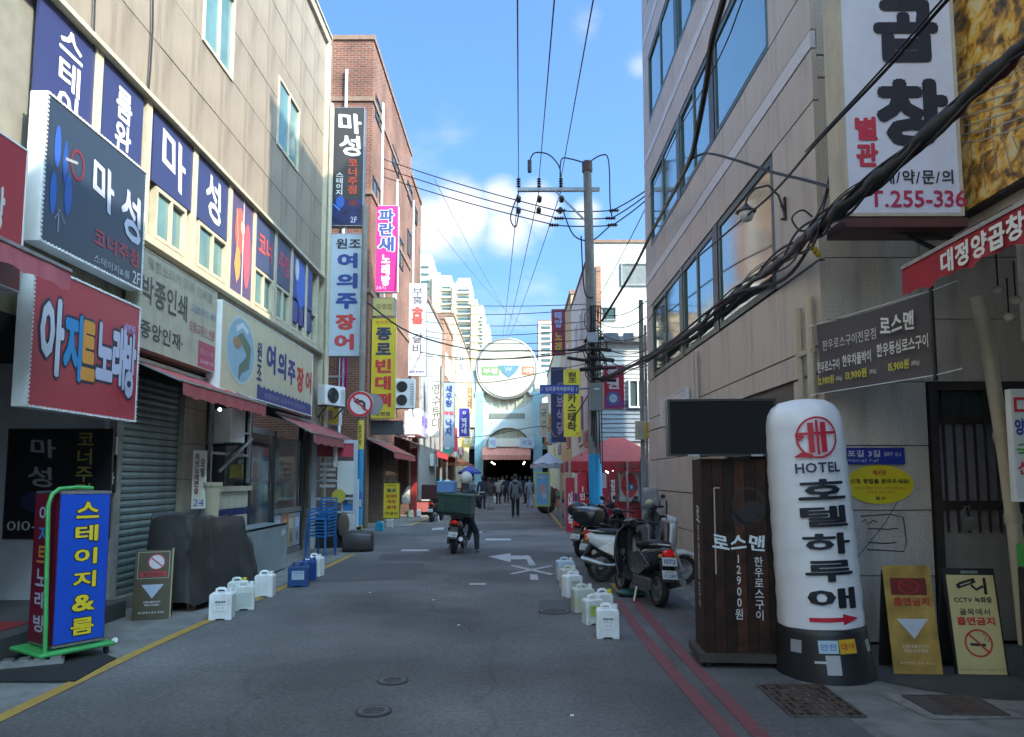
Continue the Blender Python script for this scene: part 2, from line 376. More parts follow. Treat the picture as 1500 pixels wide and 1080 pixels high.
# glyph outlines: code point -> contours as x, y, x, y in 1/100 of the letter size
GLYPHS = {
33:[[18,65,14,69,9,65,8,48,12,22,14,20,15,22,19,54],[18,9,14,11,9,9,8,5,9,1,14,-1,18,1,20,5]],
38:[[41,63,29,67,16,63,11,51,14,43,19,35,7,26,3,15,8,4,20,-1,30,1,42,9,49,0,62,0,48,16,55,25,59,34,50,34,42,23,33,34,42,43,45,52],[23,57,28,59,34,57,36,52,34,46,27,40,23,46,21,52],[16,22,25,29,36,16,28,10,21,8,15,10,13,15]],
40:[[31,69,26,69,12,48,6,23,12,-2,26,-23,31,-23,20,-2,17,23,20,48]],
41:[[7,69,1,69,12,48,16,23,12,-2,1,-23,7,-23,21,-2,26,23,21,48]],
44:[[16,10,11,12,6,11,5,7,6,3,10,1,9,-5,6,-10,6,-12,15,-6,18,3]],
45:[[28,27,4,27,4,17,28,17]],
46:[[15,9,11,11,7,9,5,5,7,1,11,-1,15,1,17,5]],
47:[[27,69,20,69,1,-1,8,-1]],
48:[[25,69,9,59,3,34,9,9,25,-1,41,9,47,34,41,59],[16,53,25,60,34,53,37,34,34,15,25,8,16,15,13,34]],
49:[[30,68,20,68,20,0,30,0]],
50:[[36,63,21,69,13,67,5,63,5,50,13,58,20,59,29,56,32,47,31,39,27,32,3,0,47,0,47,9,21,9,37,31,42,48]],
51:[[36,64,21,69,14,68,8,66,8,57,14,59,20,60,28,57,32,50,28,42,18,40,18,31,29,28,33,19,30,11,22,8,14,10,6,14,6,3,14,0,21,-1,36,5,42,20,40,30,33,36,39,42,41,51]],
52:[[40,69,36,69,1,27,1,22,30,22,30,0,40,0,40,22,47,22,47,31,40,31],[30,51,30,31,14,31]],
53:[[10,68,10,33,28,31,34,21,30,12,20,8,12,10,5,13,5,3,13,0,22,-1,37,5,44,21,37,37,19,42,19,59,40,59,40,68]],
54:[[38,62,32,69,11,48,4,23,10,6,26,-1,41,5,47,19,41,34,27,39,21,39,17,37,25,51],[20,29,25,30,33,27,37,20,34,11,26,8,17,13,15,26]],
55:[[49,68,5,68,5,59,34,59,9,3,18,-1]],
56:[[40,63,26,69,11,64,5,49,7,41,13,35,6,28,3,19,10,5,25,-1,41,5,47,18,44,28,37,35,44,42,46,49],[18,57,26,60,33,57,36,49,33,42,25,39,18,42,15,50],[16,27,25,30,34,27,37,19,34,12,25,8,16,11,13,19]],
57:[[40,62,24,69,9,63,4,49,9,35,23,29,28,30,34,32,27,19,13,6,19,-1,38,19,46,44],[17,57,25,60,33,56,36,47,36,42,30,39,25,38,17,41,13,49]],
66:[[8,68,8,0,31,0,49,6,54,18,50,30,38,36,46,42,48,51,43,63,27,68],[17,59,26,59,36,57,38,50,35,42,24,39,17,39],[17,30,29,30,41,27,44,20,41,12,30,9,17,9]],
67:[[53,68,42,69,15,59,5,33,14,11,42,-1,55,1,66,5,66,16,54,10,43,8,23,15,15,34,23,53,42,60,54,58,66,53,66,63]],
69:[[8,68,8,0,47,0,47,9,17,9,17,30,45,30,45,39,17,39,17,59,46,59,46,68]],
70:[[8,68,8,0,17,0,17,32,44,32,44,40,17,40,17,59,44,59,44,68]],
72:[[17,68,8,68,8,0,17,0,17,30,56,30,56,0,65,0,65,68,56,68,56,39,17,39]],
73:[[17,68,8,68,8,0,17,0]],
76:[[17,68,7,68,7,0,48,0,48,9,17,9]],
78:[[15,68,7,68,7,0,17,0,17,53,62,0,71,0,71,68,61,68,61,15]],
79:[[41,69,15,59,5,34,14,10,41,-1,68,10,78,34,68,59],[22,53,41,60,60,53,68,34,60,16,41,8,22,16,15,34]],
84:[[59,68,2,68,2,59,25,59,25,0,35,0,35,59,59,59]],
86:[[10,68,0,68,30,-1,32,-1,60,68,51,68,30,20]],
87:[[10,68,0,68,28,-1,30,-1,52,55,75,-1,76,-1,104,68,94,68,76,21,57,68,48,68,29,21]],
97:[[30,42,18,46,10,44,4,40,4,30,10,36,18,37,24,36,26,27,8,20,3,10,6,2,14,-1,20,0,26,4,28,0,33,-1,36,0,41,3,41,8,36,6,35,6,35,31],[16,18,26,22,26,9,22,6,18,5,13,7,12,12]],
103:[[42,45,24,45,9,41,4,29,5,25,6,21,14,15,9,13,7,9,8,6,11,3,3,-1,0,-9,6,-19,21,-23,36,-19,42,-9,39,-1,29,4,19,6,15,10,33,18,36,23,38,28,37,33,33,38,42,38],[15,35,21,37,27,35,30,29,27,23,21,21,14,23,12,29],[19,-2,28,-4,33,-9,30,-14,21,-16,12,-14,8,-9,11,-4]],
105:[[15,45,7,45,7,0,15,0],[15,62,11,64,7,62,6,58,7,55,11,53,15,55,16,58]],
108:[[15,68,7,68,7,0,15,0]],
109:[[36,44,28,46,22,44,15,39,15,45,6,45,6,0,15,0,15,33,20,37,26,38,32,36,34,28,34,0,43,0,43,33,48,37,53,38,60,36,62,28,62,0,71,0,71,28,67,41,56,46,48,43,41,38]],
111:[[45,39,27,46,10,39,4,23,10,6,27,-1,45,6,52,23],[27,38,38,34,43,23,38,11,27,7,17,11,13,23,17,34]],
112:[[6,45,6,-23,15,-23,15,1,24,-1,40,6,46,22,40,39,21,45],[15,37,23,37,34,33,37,22,33,11,23,7,15,9]],
116:[[17,45,17,54,0,38,0,37,8,37,8,13,11,3,22,-1,33,2,33,10,28,8,23,7,19,9,17,14,17,37,31,37,31,45]],
183:[[17,39,13,40,9,39,7,35,9,30,13,29,17,30,19,35]],
9633:[[9,73,9,0,82,0,82,73],[17,65,74,65,74,8,17,8]],
9679:[[53,73,46,74,38,73,31,71,25,68,19,63,14,57,11,51,9,44,8,36,9,29,11,22,14,15,19,10,25,5,31,2,38,0,46,-1,53,0,60,2,66,5,72,10,77,15,80,22,82,29,83,36,82,44,80,51,77,57,72,63,66,68,60,71]],
44032:[[75,83,66,83,66,-8,75,-8,75,39,89,39,89,46,75,46],[51,73,10,73,10,66,43,66,32,37,6,16,10,9,42,37]],
44033:[[75,25,16,25,16,19,67,19,67,-8,75,-8],[75,83,67,83,67,30,75,30,75,53,89,53,89,60,75,60],[50,77,9,77,9,70,42,70,31,50,5,37,8,31,39,48]],
44036:[[75,83,67,83,67,17,75,17,75,48,89,48,89,55,75,55],[27,23,19,23,19,-6,79,-6,79,1,27,1],[51,76,9,76,9,69,42,69,31,48,5,34,9,27,40,46]],
44040:[[75,83,67,83,67,37,75,37,75,55,89,55,89,62,75,62],[51,78,9,78,9,71,42,71,31,53,5,41,8,34,39,50],[75,33,18,33,18,26,67,26,67,16,18,16,18,-7,78,-7,78,0,26,0,26,10,75,10]],
44053:[[68,23,47,27,25,23,17,10,25,-3,47,-8,68,-3,76,10],[31,18,47,21,62,18,68,10,62,2,47,-1,31,2,26,10],[75,83,67,83,67,29,75,29,75,52,89,52,89,59,75,59],[51,76,9,76,9,69,42,69,31,49,5,35,9,28,39,46]],
44148:[[79,83,71,83,71,55,52,55,52,48,71,48,71,16,79,16],[52,76,11,76,11,69,43,69,32,47,6,33,10,26,41,45],[31,23,22,23,22,-6,82,-6,82,1,31,1]],
44152:[[79,83,71,83,71,61,52,61,52,54,71,54,71,36,79,36],[51,78,11,78,11,71,42,71,32,53,6,41,9,34,40,50],[79,32,21,32,21,26,71,26,71,16,21,16,21,-7,82,-7,82,0,30,0,30,10,79,10]],
44221:[[72,23,50,27,28,23,20,10,28,-3,50,-7,72,-3,80,10],[34,18,50,21,66,18,72,10,66,2,50,-1,34,2,28,10],[79,83,71,83,71,66,51,66,52,76,11,76,11,69,43,69,32,49,6,35,10,29,34,41,49,59,71,59,71,47,48,47,48,40,71,40,71,29,79,29]],
44256:[[77,74,14,74,14,67,69,67,68,47,65,24,74,23,77,46],[45,44,37,44,37,12,5,12,5,5,87,5,87,12,45,12]],
44264:[[76,79,15,79,15,72,68,72,66,52,75,52],[47,62,39,62,39,47,5,47,5,40,87,40,87,47,47,47],[77,32,15,32,15,25,68,25,68,16,15,16,15,-7,79,-7,79,0,23,0,23,10,77,10]],
44273:[[24,29,16,29,16,-7,76,-7,76,29,68,29,68,19,24,19],[24,12,68,12,68,0,24,0],[76,79,15,79,15,72,68,72,68,62,66,50,74,49,76,62],[47,60,39,60,39,44,5,44,5,37,87,37,87,44,47,44]],
44284:[[55,73,9,73,9,66,47,66,46,52,44,33,52,32,54,53],[31,47,23,47,23,19,4,19,5,12,32,13,61,15,61,22,31,19],[74,83,66,83,66,-8,74,-8,74,38,89,38,89,45,74,45]],
44288:[[55,76,10,76,10,69,47,69,46,59,44,45,52,44,54,60],[32,55,24,55,24,36,4,36,5,29,32,30,62,33,61,39,32,36],[75,83,67,83,67,15,75,15,75,46,88,46,88,53,75,53],[27,21,18,21,18,-6,78,-6,78,1,27,1]],
44305:[[68,21,46,25,24,21,16,9,24,-3,46,-7,68,-3,76,9],[30,16,46,19,62,16,68,9,62,2,46,-1,30,2,25,9],[55,77,10,77,10,70,47,70,44,48,52,48,54,62],[32,57,24,57,24,40,4,39,5,32,32,33,62,36,61,42,32,40],[75,83,67,83,67,26,75,26,75,51,88,51,88,58,75,58]],
44396:[[76,77,15,77,15,70,68,70,67,55,65,38,5,38,5,31,42,31,42,-8,50,-8,50,31,87,31,87,38,74,38,76,55]],
44397:[[76,78,15,78,15,72,68,72,68,60,66,46,5,46,5,39,42,39,42,23,14,23,14,16,69,16,69,-8,77,-8,77,23,50,23,50,39,87,39,87,46,74,46,76,60]],
44428:[[79,83,71,83,71,34,51,34,51,27,71,27,71,14,79,14],[55,77,12,77,12,71,47,71,44,48,4,47,6,40,30,41,30,20,38,20,38,41,64,44,63,50,53,49],[26,22,18,22,18,-6,82,-6,82,1,26,1]],
44552:[[15,26,15,-7,77,-7,77,26],[23,19,69,19,69,0,23,0],[76,78,15,78,15,71,68,71,68,59,66,45,5,45,5,38,87,38,87,45,74,45,76,59]],
44553:[[24,31,16,31,16,-7,76,-7,76,31,68,31,68,19,24,19],[24,12,68,12,68,0,24,0],[76,79,15,79,15,72,68,72,68,60,66,46,5,46,5,39,87,39,87,46,74,46,76,60]],
44592:[[79,83,71,83,71,-8,79,-8],[53,73,10,73,10,66,44,66,34,37,6,16,11,9,43,37]],
44600:[[79,83,71,83,71,37,79,37],[52,78,11,78,11,71,43,71,33,53,7,41,10,35,41,50],[79,32,21,32,21,26,71,26,71,16,21,16,21,-7,82,-7,82,0,29,0,29,10,79,10]],
44608:[[79,83,71,83,71,32,79,32],[21,27,21,-7,79,-7,79,27],[29,21,71,21,71,0,29,0],[52,77,11,77,11,70,43,70,32,50,6,37,9,31,41,48]],
44641:[[68,22,46,26,25,22,17,9,25,-3,46,-7,68,-3,76,9],[31,17,46,20,62,17,68,9,62,2,46,-1,31,2,25,9],[32,77,8,77,8,70,24,70,19,53,6,41,11,35,27,53],[57,77,35,77,35,70,49,70,44,51,31,36,37,31,53,52],[75,83,67,83,67,29,75,29,75,53,89,53,89,60,75,60]],
44648:[[83,83,75,83,75,46,64,46,64,81,56,81,56,-3,64,-3,64,39,75,39,75,-8,83,-8],[27,72,7,72,7,65,20,65,16,41,5,19,12,15,24,42],[49,72,30,72,30,65,41,65,38,38,26,12,33,8,46,40]],
45143:[[42,78,13,78,13,71,34,71,33,60,30,43,5,43,5,37,87,37,87,43,74,43,76,63,77,78,48,78,48,71,69,71,68,60,66,43,38,43,41,64],[50,27,42,27,42,23,33,7,11,-1,14,-7,33,-1,46,11,58,-1,77,-7,81,-1,59,7,50,23]],
45209:[[75,26,17,26,17,19,67,19,67,-8,75,-8],[75,83,67,83,67,31,75,31,75,53,89,53,89,60,75,60],[18,77,9,77,9,37,37,38,59,41,58,48,37,45,18,44]],
45224:[[18,27,18,-7,75,-7,75,27],[26,20,67,20,67,0,26,0],[75,83,67,83,67,32,75,32,75,55,89,55,89,62,75,62],[18,78,9,78,9,38,37,39,59,42,58,49,37,46,18,45]],
45236:[[82,83,74,83,74,46,61,46,61,81,53,81,53,-3,61,-3,61,39,74,39,74,-8,82,-8],[18,72,9,72,9,16,30,16,48,18,47,26,31,24,18,23]],
45320:[[80,83,71,83,71,53,44,53,44,46,71,46,71,-8,80,-8],[18,73,10,73,10,14,38,15,58,18,57,25,38,22,18,21]],
45348:[[82,83,74,83,74,-8,82,-8],[63,80,55,80,55,52,35,52,35,46,55,46,55,-3,63,-3],[18,73,9,73,9,15,31,16,48,18,47,25,32,23,18,22]],
45392:[[21,25,21,-7,79,-7,79,25],[29,19,71,19,71,0,29,0],[79,83,71,83,71,73,46,73,46,66,71,66,71,57,46,57,46,50,71,50,71,29,79,29],[19,78,10,78,10,34,38,34,56,37,55,43,38,41,19,40]],
45432:[[23,75,15,75,15,35,42,35,42,11,5,11,5,4,87,4,87,11,50,11,50,35,78,35,78,42,23,42]],
45433:[[77,22,15,22,15,16,68,16,68,-8,77,-8],[24,81,16,81,16,51,42,51,42,38,5,38,5,32,87,32,87,38,50,38,50,51,78,51,78,57,24,57]],
45716:[[87,37,5,37,5,30,87,30],[24,79,16,79,16,49,78,49,78,55,24,55],[24,21,15,21,15,-6,78,-6,78,1,24,1]],
45796:[[75,83,66,83,66,-8,75,-8,75,40,89,40,89,47,75,47],[9,74,9,15,39,15,59,18,58,25,39,22,17,22,17,67,51,67,51,74]],
45817:[[68,22,46,27,25,22,17,10,25,-3,46,-8,68,-3,76,10],[31,18,46,20,62,18,68,10,62,2,46,-1,31,2,25,10],[75,83,67,83,67,29,75,29,75,52,89,52,89,59,75,59],[9,76,9,36,40,37,58,39,57,46,40,43,17,43,17,69,49,69,49,76]],
45824:[[82,83,74,83,74,46,61,46,61,81,53,81,53,-3,61,-3,61,40,74,40,74,-8,82,-8],[8,72,8,15,32,15,48,17,47,24,32,22,17,21,17,65,42,65,42,72]],
46020:[[15,75,15,34,42,34,42,10,5,10,5,4,87,4,87,10,50,10,50,34,78,34,78,40,24,40,24,69,77,69,77,75]],
46028:[[16,79,16,52,42,52,42,43,5,43,5,37,87,37,87,43,50,43,50,52,77,52,77,59,24,59,24,72,76,72,76,79],[76,29,15,29,15,23,68,23,68,15,15,15,15,-7,79,-7,79,0,23,0,23,9,76,9]],
46041:[[68,21,46,25,23,21,15,9,23,-3,46,-8,68,-3,77,9],[29,16,46,18,62,16,68,9,62,1,46,-1,29,1,23,9],[15,79,15,49,42,49,42,38,5,38,5,31,87,31,87,38,50,38,50,49,77,49,77,55,24,55,24,72,77,72,77,79]],
46108:[[79,83,71,83,71,15,79,15],[29,20,21,20,21,-6,82,-6,82,1,29,1],[14,77,14,46,31,46,31,34,5,33,7,26,34,27,64,30,63,36,39,34,39,46,57,46,57,53,22,53,22,70,56,70,56,77]],
46300:[[87,11,5,11,5,4,87,4],[15,74,15,32,78,32,78,39,24,39,24,68,77,68,77,74]],
46321:[[87,40,5,40,5,33,87,33],[68,21,46,25,23,21,15,9,23,-3,46,-8,68,-3,77,9],[29,16,46,18,62,16,68,9,62,1,46,-1,29,1,23,9],[15,79,15,48,77,48,77,55,24,55,24,72,77,72,77,79]],
46356:[[79,83,71,83,71,-8,79,-8],[11,74,11,15,42,15,62,18,61,25,42,22,19,22,19,67,54,67,54,74]],
46497:[[80,24,18,24,18,18,72,18,72,-8,80,-8],[80,83,72,83,72,59,56,59,56,53,72,53,72,29,80,29],[35,76,35,34,53,35,64,36,63,43,43,41,43,69,60,69,60,76],[7,76,7,34,21,35,32,36,31,43,16,41,16,69,30,69,30,76]],
46972:[[75,83,66,83,66,-8,75,-8,75,40,89,40,89,47,75,47],[49,74,9,74,9,67,41,67,41,49,9,49,9,14,39,15,59,17,58,24,39,22,17,21,17,42,49,42]],
46976:[[75,83,67,83,67,16,75,16,75,48,89,48,89,55,75,55],[28,21,19,21,19,-6,79,-6,79,1,28,1],[49,77,9,77,9,70,41,70,41,57,9,57,9,30,38,31,59,33,58,40,38,37,17,37,17,51,49,51]],
46993:[[68,21,46,25,24,21,17,9,24,-3,46,-8,68,-3,76,9],[30,16,46,19,62,16,68,9,62,1,46,-1,30,1,25,9],[75,83,67,83,67,28,75,28,75,53,89,53,89,60,75,60],[49,77,9,77,9,70,41,70,41,59,9,59,9,33,38,34,59,36,58,43,38,41,17,40,17,52,49,52]],
47000:[[42,73,8,73,8,66,34,66,34,48,8,48,8,14,30,14,48,16,47,23,31,21,16,21,16,41,42,41],[82,83,74,83,74,47,61,47,61,81,53,81,53,-3,61,-3,61,40,74,40,74,-8,82,-8]],
47112:[[82,83,74,83,74,-8,82,-8],[63,80,56,80,56,50,44,50,44,43,56,43,56,-3,63,-3],[40,73,8,73,8,66,32,66,32,48,8,48,8,14,31,15,48,17,48,24,31,22,16,21,16,41,40,41]],
47144:[[79,83,71,83,71,67,54,67,54,61,71,61,71,47,54,47,54,40,71,40,71,16,79,16],[48,76,9,76,9,70,39,70,39,56,9,56,9,28,37,29,54,30,53,37,37,35,17,35,17,50,48,50],[29,21,21,21,21,-5,82,-5,82,2,29,2]],
47196:[[77,76,15,76,15,69,69,69,69,55,15,55,15,27,42,27,42,10,5,10,5,3,87,3,87,10,50,10,50,27,79,27,79,34,23,34,23,49,77,49]],
47308:[[77,76,15,76,15,69,69,69,69,55,15,55,15,27,28,27,28,10,5,10,5,3,87,3,87,10,65,10,65,27,79,27,79,34,23,34,23,49,77,49],[36,10,36,27,57,27,57,10]],
47336:[[77,79,15,79,15,72,69,72,69,62,15,62,15,37,79,37,79,44,23,44,23,55,77,55],[87,28,5,28,5,21,42,21,42,-8,50,-8,50,21,87,21]],
47352:[[87,37,5,37,5,30,42,30,42,21,16,21,16,-7,77,-7,77,21,50,21,50,30,87,30],[24,14,68,14,68,0,24,0],[76,81,15,81,15,74,68,74,68,65,16,65,16,44,78,44,78,50,24,50,24,59,76,59]],
47532:[[79,83,71,83,71,-8,79,-8],[52,74,10,74,10,67,43,67,43,49,10,49,10,14,40,15,63,17,62,24,40,22,19,21,19,42,52,42]],
47560:[[9,74,9,15,50,15,50,74],[17,67,42,67,42,22,17,22],[75,83,66,83,66,-8,75,-8,75,40,89,40,89,47,75,47]],
47561:[[9,76,9,36,50,36,50,76],[17,69,42,69,42,42,17,42],[75,24,16,24,16,18,67,18,67,-8,75,-8],[75,83,67,83,67,29,75,29,75,52,89,52,89,59,75,59]],
47579:[[9,76,9,36,49,36,49,76],[17,69,41,69,41,42,17,42],[75,83,67,83,67,23,75,23,75,51,89,51,89,58,75,58],[52,27,44,27,44,24,35,8,14,-1,17,-7,35,-1,48,12,60,-1,79,-7,82,-1,61,8,52,24]],
47592:[[9,74,9,33,44,33,44,74],[17,67,36,67,36,39,17,39],[81,83,73,83,73,56,62,56,62,81,54,81,54,18,62,18,62,49,73,49,73,15,81,15],[31,23,22,23,22,-6,84,-6,84,1,31,1]],
47673:[[79,24,19,24,19,18,71,18,71,-8,79,-8],[79,83,71,83,71,60,50,60,50,76,9,76,9,35,50,35,50,53,71,53,71,29,79,29],[17,69,42,69,42,42,17,42]],
47749:[[79,83,71,83,71,68,50,68,50,76,9,76,9,36,50,36,50,43,71,43,71,29,79,29],[17,69,42,69,42,42,17,42],[50,61,71,61,71,50,50,50],[72,22,50,27,28,22,20,9,28,-3,50,-8,72,-3,80,9],[34,17,50,20,66,17,72,9,66,2,50,-1,34,2,28,9]],
47784:[[15,75,15,33,42,33,42,11,5,11,5,4,87,4,87,11,50,11,50,33,77,33,77,75],[23,68,69,68,69,39,23,39]],
47785:[[16,79,16,48,42,48,42,37,5,37,5,30,87,30,87,37,50,37,50,48,76,48,76,79],[24,72,68,72,68,55,24,55],[77,21,14,21,14,14,68,14,68,-8,77,-8]],
47924:[[15,78,15,42,76,42,76,78],[24,71,68,71,68,49,24,49],[87,30,5,30,5,23,42,23,42,-8,50,-8,50,23,87,23]],
47925:[[16,79,16,48,76,48,76,79],[24,72,68,72,68,55,24,55],[87,39,5,39,5,33,42,33,42,21,14,21,14,14,68,14,68,-8,77,-8,77,21,50,21,50,33,87,33]],
47928:[[16,78,16,47,76,47,76,78],[24,72,68,72,68,53,24,53],[87,36,5,36,5,30,42,30,42,11,51,11,51,30,87,30],[24,20,15,20,15,-6,78,-6,78,1,24,1]],
47932:[[16,80,16,52,76,52,76,80],[24,73,68,73,68,59,24,59],[87,45,5,45,5,38,42,38,42,29,15,29,15,23,68,23,68,15,15,15,15,-7,79,-7,79,0,23,0,23,9,76,9,76,29,50,29,50,38,87,38]],
48124:[[10,75,10,33,52,33,52,75],[18,68,44,68,44,39,18,39],[79,83,71,83,71,18,79,18],[29,24,21,24,21,-5,82,-5,82,2,29,2]],
48149:[[75,23,16,23,16,17,67,17,67,-8,75,-8],[17,77,9,77,9,34,51,34,51,77,42,77,42,63,17,63],[17,56,42,56,42,41,17,41],[75,83,67,83,67,28,75,28,75,52,89,52,89,59,75,59]],
48152:[[17,76,9,76,9,31,51,31,51,76,42,76,42,61,17,61],[17,55,42,55,42,38,17,38],[75,83,67,83,67,16,75,16,75,48,89,48,89,55,75,55],[27,23,19,23,19,-6,79,-6,79,1,27,1]],
48156:[[17,79,9,79,9,39,51,39,51,79,42,79,42,66,17,66],[17,60,42,60,42,46,17,46],[75,83,67,83,67,36,75,36,75,56,89,56,89,63,75,63],[75,32,18,32,18,25,67,25,67,16,18,16,18,-7,78,-7,78,0,26,0,26,10,75,10]],
48165:[[17,78,9,78,9,37,51,37,51,78,42,78,42,65,17,65],[17,58,42,58,42,44,17,44],[26,29,18,29,18,-7,75,-7,75,29,67,29,67,18,26,18],[26,11,67,11,67,0,26,0],[75,83,67,83,67,33,75,33,75,55,89,55,89,62,75,62]],
48169:[[68,21,46,26,25,21,17,9,25,-3,46,-8,68,-3,76,9],[31,17,46,19,62,17,68,9,62,2,46,-1,31,2,25,9],[17,77,9,77,9,35,51,35,51,77,42,77,42,63,17,63],[17,57,42,57,42,42,17,42],[75,83,67,83,67,28,75,28,75,53,89,53,89,60,75,60]],
48176:[[16,74,8,74,8,15,43,15,43,74,35,74,35,52,16,52],[16,45,35,45,35,22,16,22],[82,83,74,83,74,47,62,47,62,81,54,81,54,-3,62,-3,62,40,74,40,74,-8,82,-8]],
48177:[[17,77,9,77,9,35,44,35,44,77,36,77,36,63,17,63],[17,56,36,56,36,41,17,41],[81,23,21,23,21,16,73,16,73,-8,81,-8],[81,83,73,83,73,59,62,59,62,81,54,81,54,29,62,29,62,52,73,52,73,28,81,28]],
48277:[[79,83,71,83,71,61,50,61,50,78,42,78,42,64,18,64,18,78,9,78,9,37,50,37,50,54,71,54,71,33,79,33],[18,58,42,58,42,43,18,43],[30,29,22,29,22,-7,79,-7,79,29,71,29,71,18,30,18],[30,11,71,11,71,0,30,0]],
48320:[[79,83,71,83,71,66,50,66,50,77,42,77,42,61,18,61,18,77,9,77,9,31,50,31,50,40,71,40,71,16,79,16],[50,59,71,59,71,47,50,47],[18,54,42,54,42,38,18,38],[30,22,21,22,21,-6,82,-6,82,1,30,1]],
48324:[[79,83,71,83,71,70,50,70,50,79,42,79,42,66,18,66,18,79,9,79,9,39,50,39,50,47,71,47,71,36,79,36],[50,63,71,63,71,53,50,53],[18,59,42,59,42,46,18,46],[79,31,21,31,21,24,71,24,71,16,21,16,21,-7,83,-7,83,0,30,0,30,10,79,10]],
48372:[[23,76,15,76,15,30,42,30,42,11,5,11,5,4,87,4,87,11,50,11,50,30,77,30,77,76,69,76,69,60,23,60],[23,53,69,53,69,37,23,37]],
48373:[[77,20,14,20,14,14,68,14,68,-8,77,-8],[24,81,16,81,16,47,42,47,42,36,5,36,5,29,87,29,87,36,50,36,50,47,76,47,76,81,68,81,68,70,24,70],[24,64,68,64,68,53,24,53]],
48374:[[43,23,13,23,13,16,35,16,35,-8,43,-8],[77,23,48,23,48,16,69,16,69,-8,77,-8],[24,81,16,81,16,47,42,47,42,38,5,38,5,31,87,31,87,38,50,38,50,47,76,47,76,81,68,81,68,71,24,71],[24,64,68,64,68,54,24,54]],
48376:[[24,79,16,79,16,43,42,43,42,33,5,33,5,27,87,27,87,33,50,33,50,43,76,43,76,79,68,79,68,68,24,68],[24,61,68,61,68,50,24,50],[24,19,16,19,16,-6,78,-6,78,1,24,1]],
48393:[[68,20,46,24,23,20,15,8,23,-4,46,-8,68,-4,77,8],[29,15,46,17,62,15,68,8,62,1,46,-1,29,1,23,8],[24,80,16,80,16,47,42,47,42,37,5,37,5,31,87,31,87,37,50,37,50,47,76,47,76,80,68,80,68,70,24,70],[24,64,68,64,68,54,24,54]],
48512:[[24,79,15,79,15,40,77,40,77,79,68,79,68,67,24,67],[24,60,68,60,68,47,24,47],[87,29,5,29,5,22,42,22,42,-8,50,-8,50,22,87,22]],
48516:[[24,80,16,80,16,44,76,44,76,80,68,80,68,68,24,68],[24,62,68,62,68,50,24,50],[87,35,5,35,5,28,42,28,42,11,51,11,51,28,87,28],[24,19,15,19,15,-6,78,-6,78,1,24,1]],
48520:[[24,81,16,81,16,51,76,51,76,81,68,81,68,73,24,73],[24,67,68,67,68,58,24,58],[87,44,5,44,5,37,42,37,42,29,15,29,15,22,68,22,68,14,15,14,15,-7,79,-7,79,0,23,0,23,8,76,8,76,29,50,29,50,37,87,37]],
48708:[[79,83,71,83,71,-8,79,-8],[18,75,10,75,10,14,53,14,53,75,45,75,45,51,18,51],[18,45,45,45,45,21,18,21]],
48712:[[18,76,10,76,10,32,52,32,52,76,44,76,44,61,18,61],[18,55,44,55,44,38,18,38],[79,83,71,83,71,16,79,16],[29,23,20,23,20,-6,81,-6,81,1,29,1]],
49324:[[35,75,27,75,27,59,20,35,4,18,9,11,22,24,31,42,40,25,53,13,58,20,42,36,35,59],[75,83,66,83,66,-8,75,-8,75,39,89,39,89,46,75,46]],
49328:[[35,77,27,77,27,66,21,47,5,35,9,28,23,37,32,51,40,39,54,31,58,37,42,49,35,66],[75,83,67,83,67,16,75,16,75,48,89,48,89,55,75,55],[27,22,19,22,19,-6,79,-6,79,1,27,1]],
49340:[[18,26,18,-7,75,-7,75,26],[27,19,67,19,67,0,27,0],[35,78,27,78,27,69,21,50,5,38,9,32,23,41,32,55,40,42,53,34,58,41,42,52,35,69],[75,83,67,83,67,30,75,30,75,53,89,53,89,60,75,60]],
49345:[[68,21,46,25,25,21,17,9,25,-3,46,-8,68,-3,76,9],[31,16,46,19,62,16,68,9,62,2,46,-1,31,2,25,9],[35,78,27,78,27,69,21,50,5,38,9,31,23,40,31,54,40,42,53,34,57,40,41,51,35,68],[75,83,67,83,67,28,75,28,75,52,89,52,89,59,75,59]],
49352:[[32,74,24,74,24,57,19,34,4,18,9,12,21,23,28,39,35,24,46,14,51,21,37,36,32,57],[82,83,74,83,74,46,62,46,62,81,54,81,54,-3,62,-3,62,39,74,39,74,-8,82,-8]],
49373:[[74,21,52,25,29,21,21,9,29,-3,52,-8,74,-3,82,9],[35,16,52,18,68,16,73,9,68,1,52,-1,35,1,30,9],[32,77,24,77,24,65,19,50,5,38,10,31,21,40,28,52,35,41,46,34,50,40,37,51,32,65],[81,83,73,83,73,58,62,58,62,81,54,81,54,30,62,30,62,52,73,52,73,27,81,27]],
49436:[[79,83,71,83,71,52,50,52,50,45,71,45,71,-8,79,-8],[37,75,28,75,28,59,22,35,5,18,10,11,24,23,33,42,41,24,55,13,60,20,43,35,37,59]],
49457:[[72,22,50,27,28,22,20,9,28,-3,50,-8,72,-3,80,9],[34,17,50,20,66,17,72,9,66,2,50,-1,34,2,28,9],[79,83,71,83,71,64,51,64,51,57,71,57,71,29,79,29],[36,78,28,78,28,68,22,49,5,37,9,31,23,40,32,54,41,41,54,33,58,40,42,51,36,69]],
49464:[[82,83,74,83,74,-8,82,-8],[63,81,56,81,56,50,41,50,41,43,56,43,56,-3,63,-3],[32,74,24,74,24,57,19,34,4,18,9,12,21,23,28,39,35,24,46,14,50,20,37,36,32,57]],
49548:[[50,77,41,77,41,70,31,50,8,39,12,32,32,40,46,57,60,40,80,32,83,39,61,50,50,70],[50,33,42,33,42,11,5,11,5,4,87,4,87,11,50,11]],
49604:[[32,76,24,76,24,68,19,52,5,42,9,36,21,43,28,55,35,45,47,38,51,44,37,54,32,68],[32,38,24,38,24,20,4,19,5,12,27,13,51,16,51,22,32,20],[81,83,73,83,73,45,62,45,62,81,55,81,55,-3,62,-3,62,39,73,39,73,-8,81,-8]],
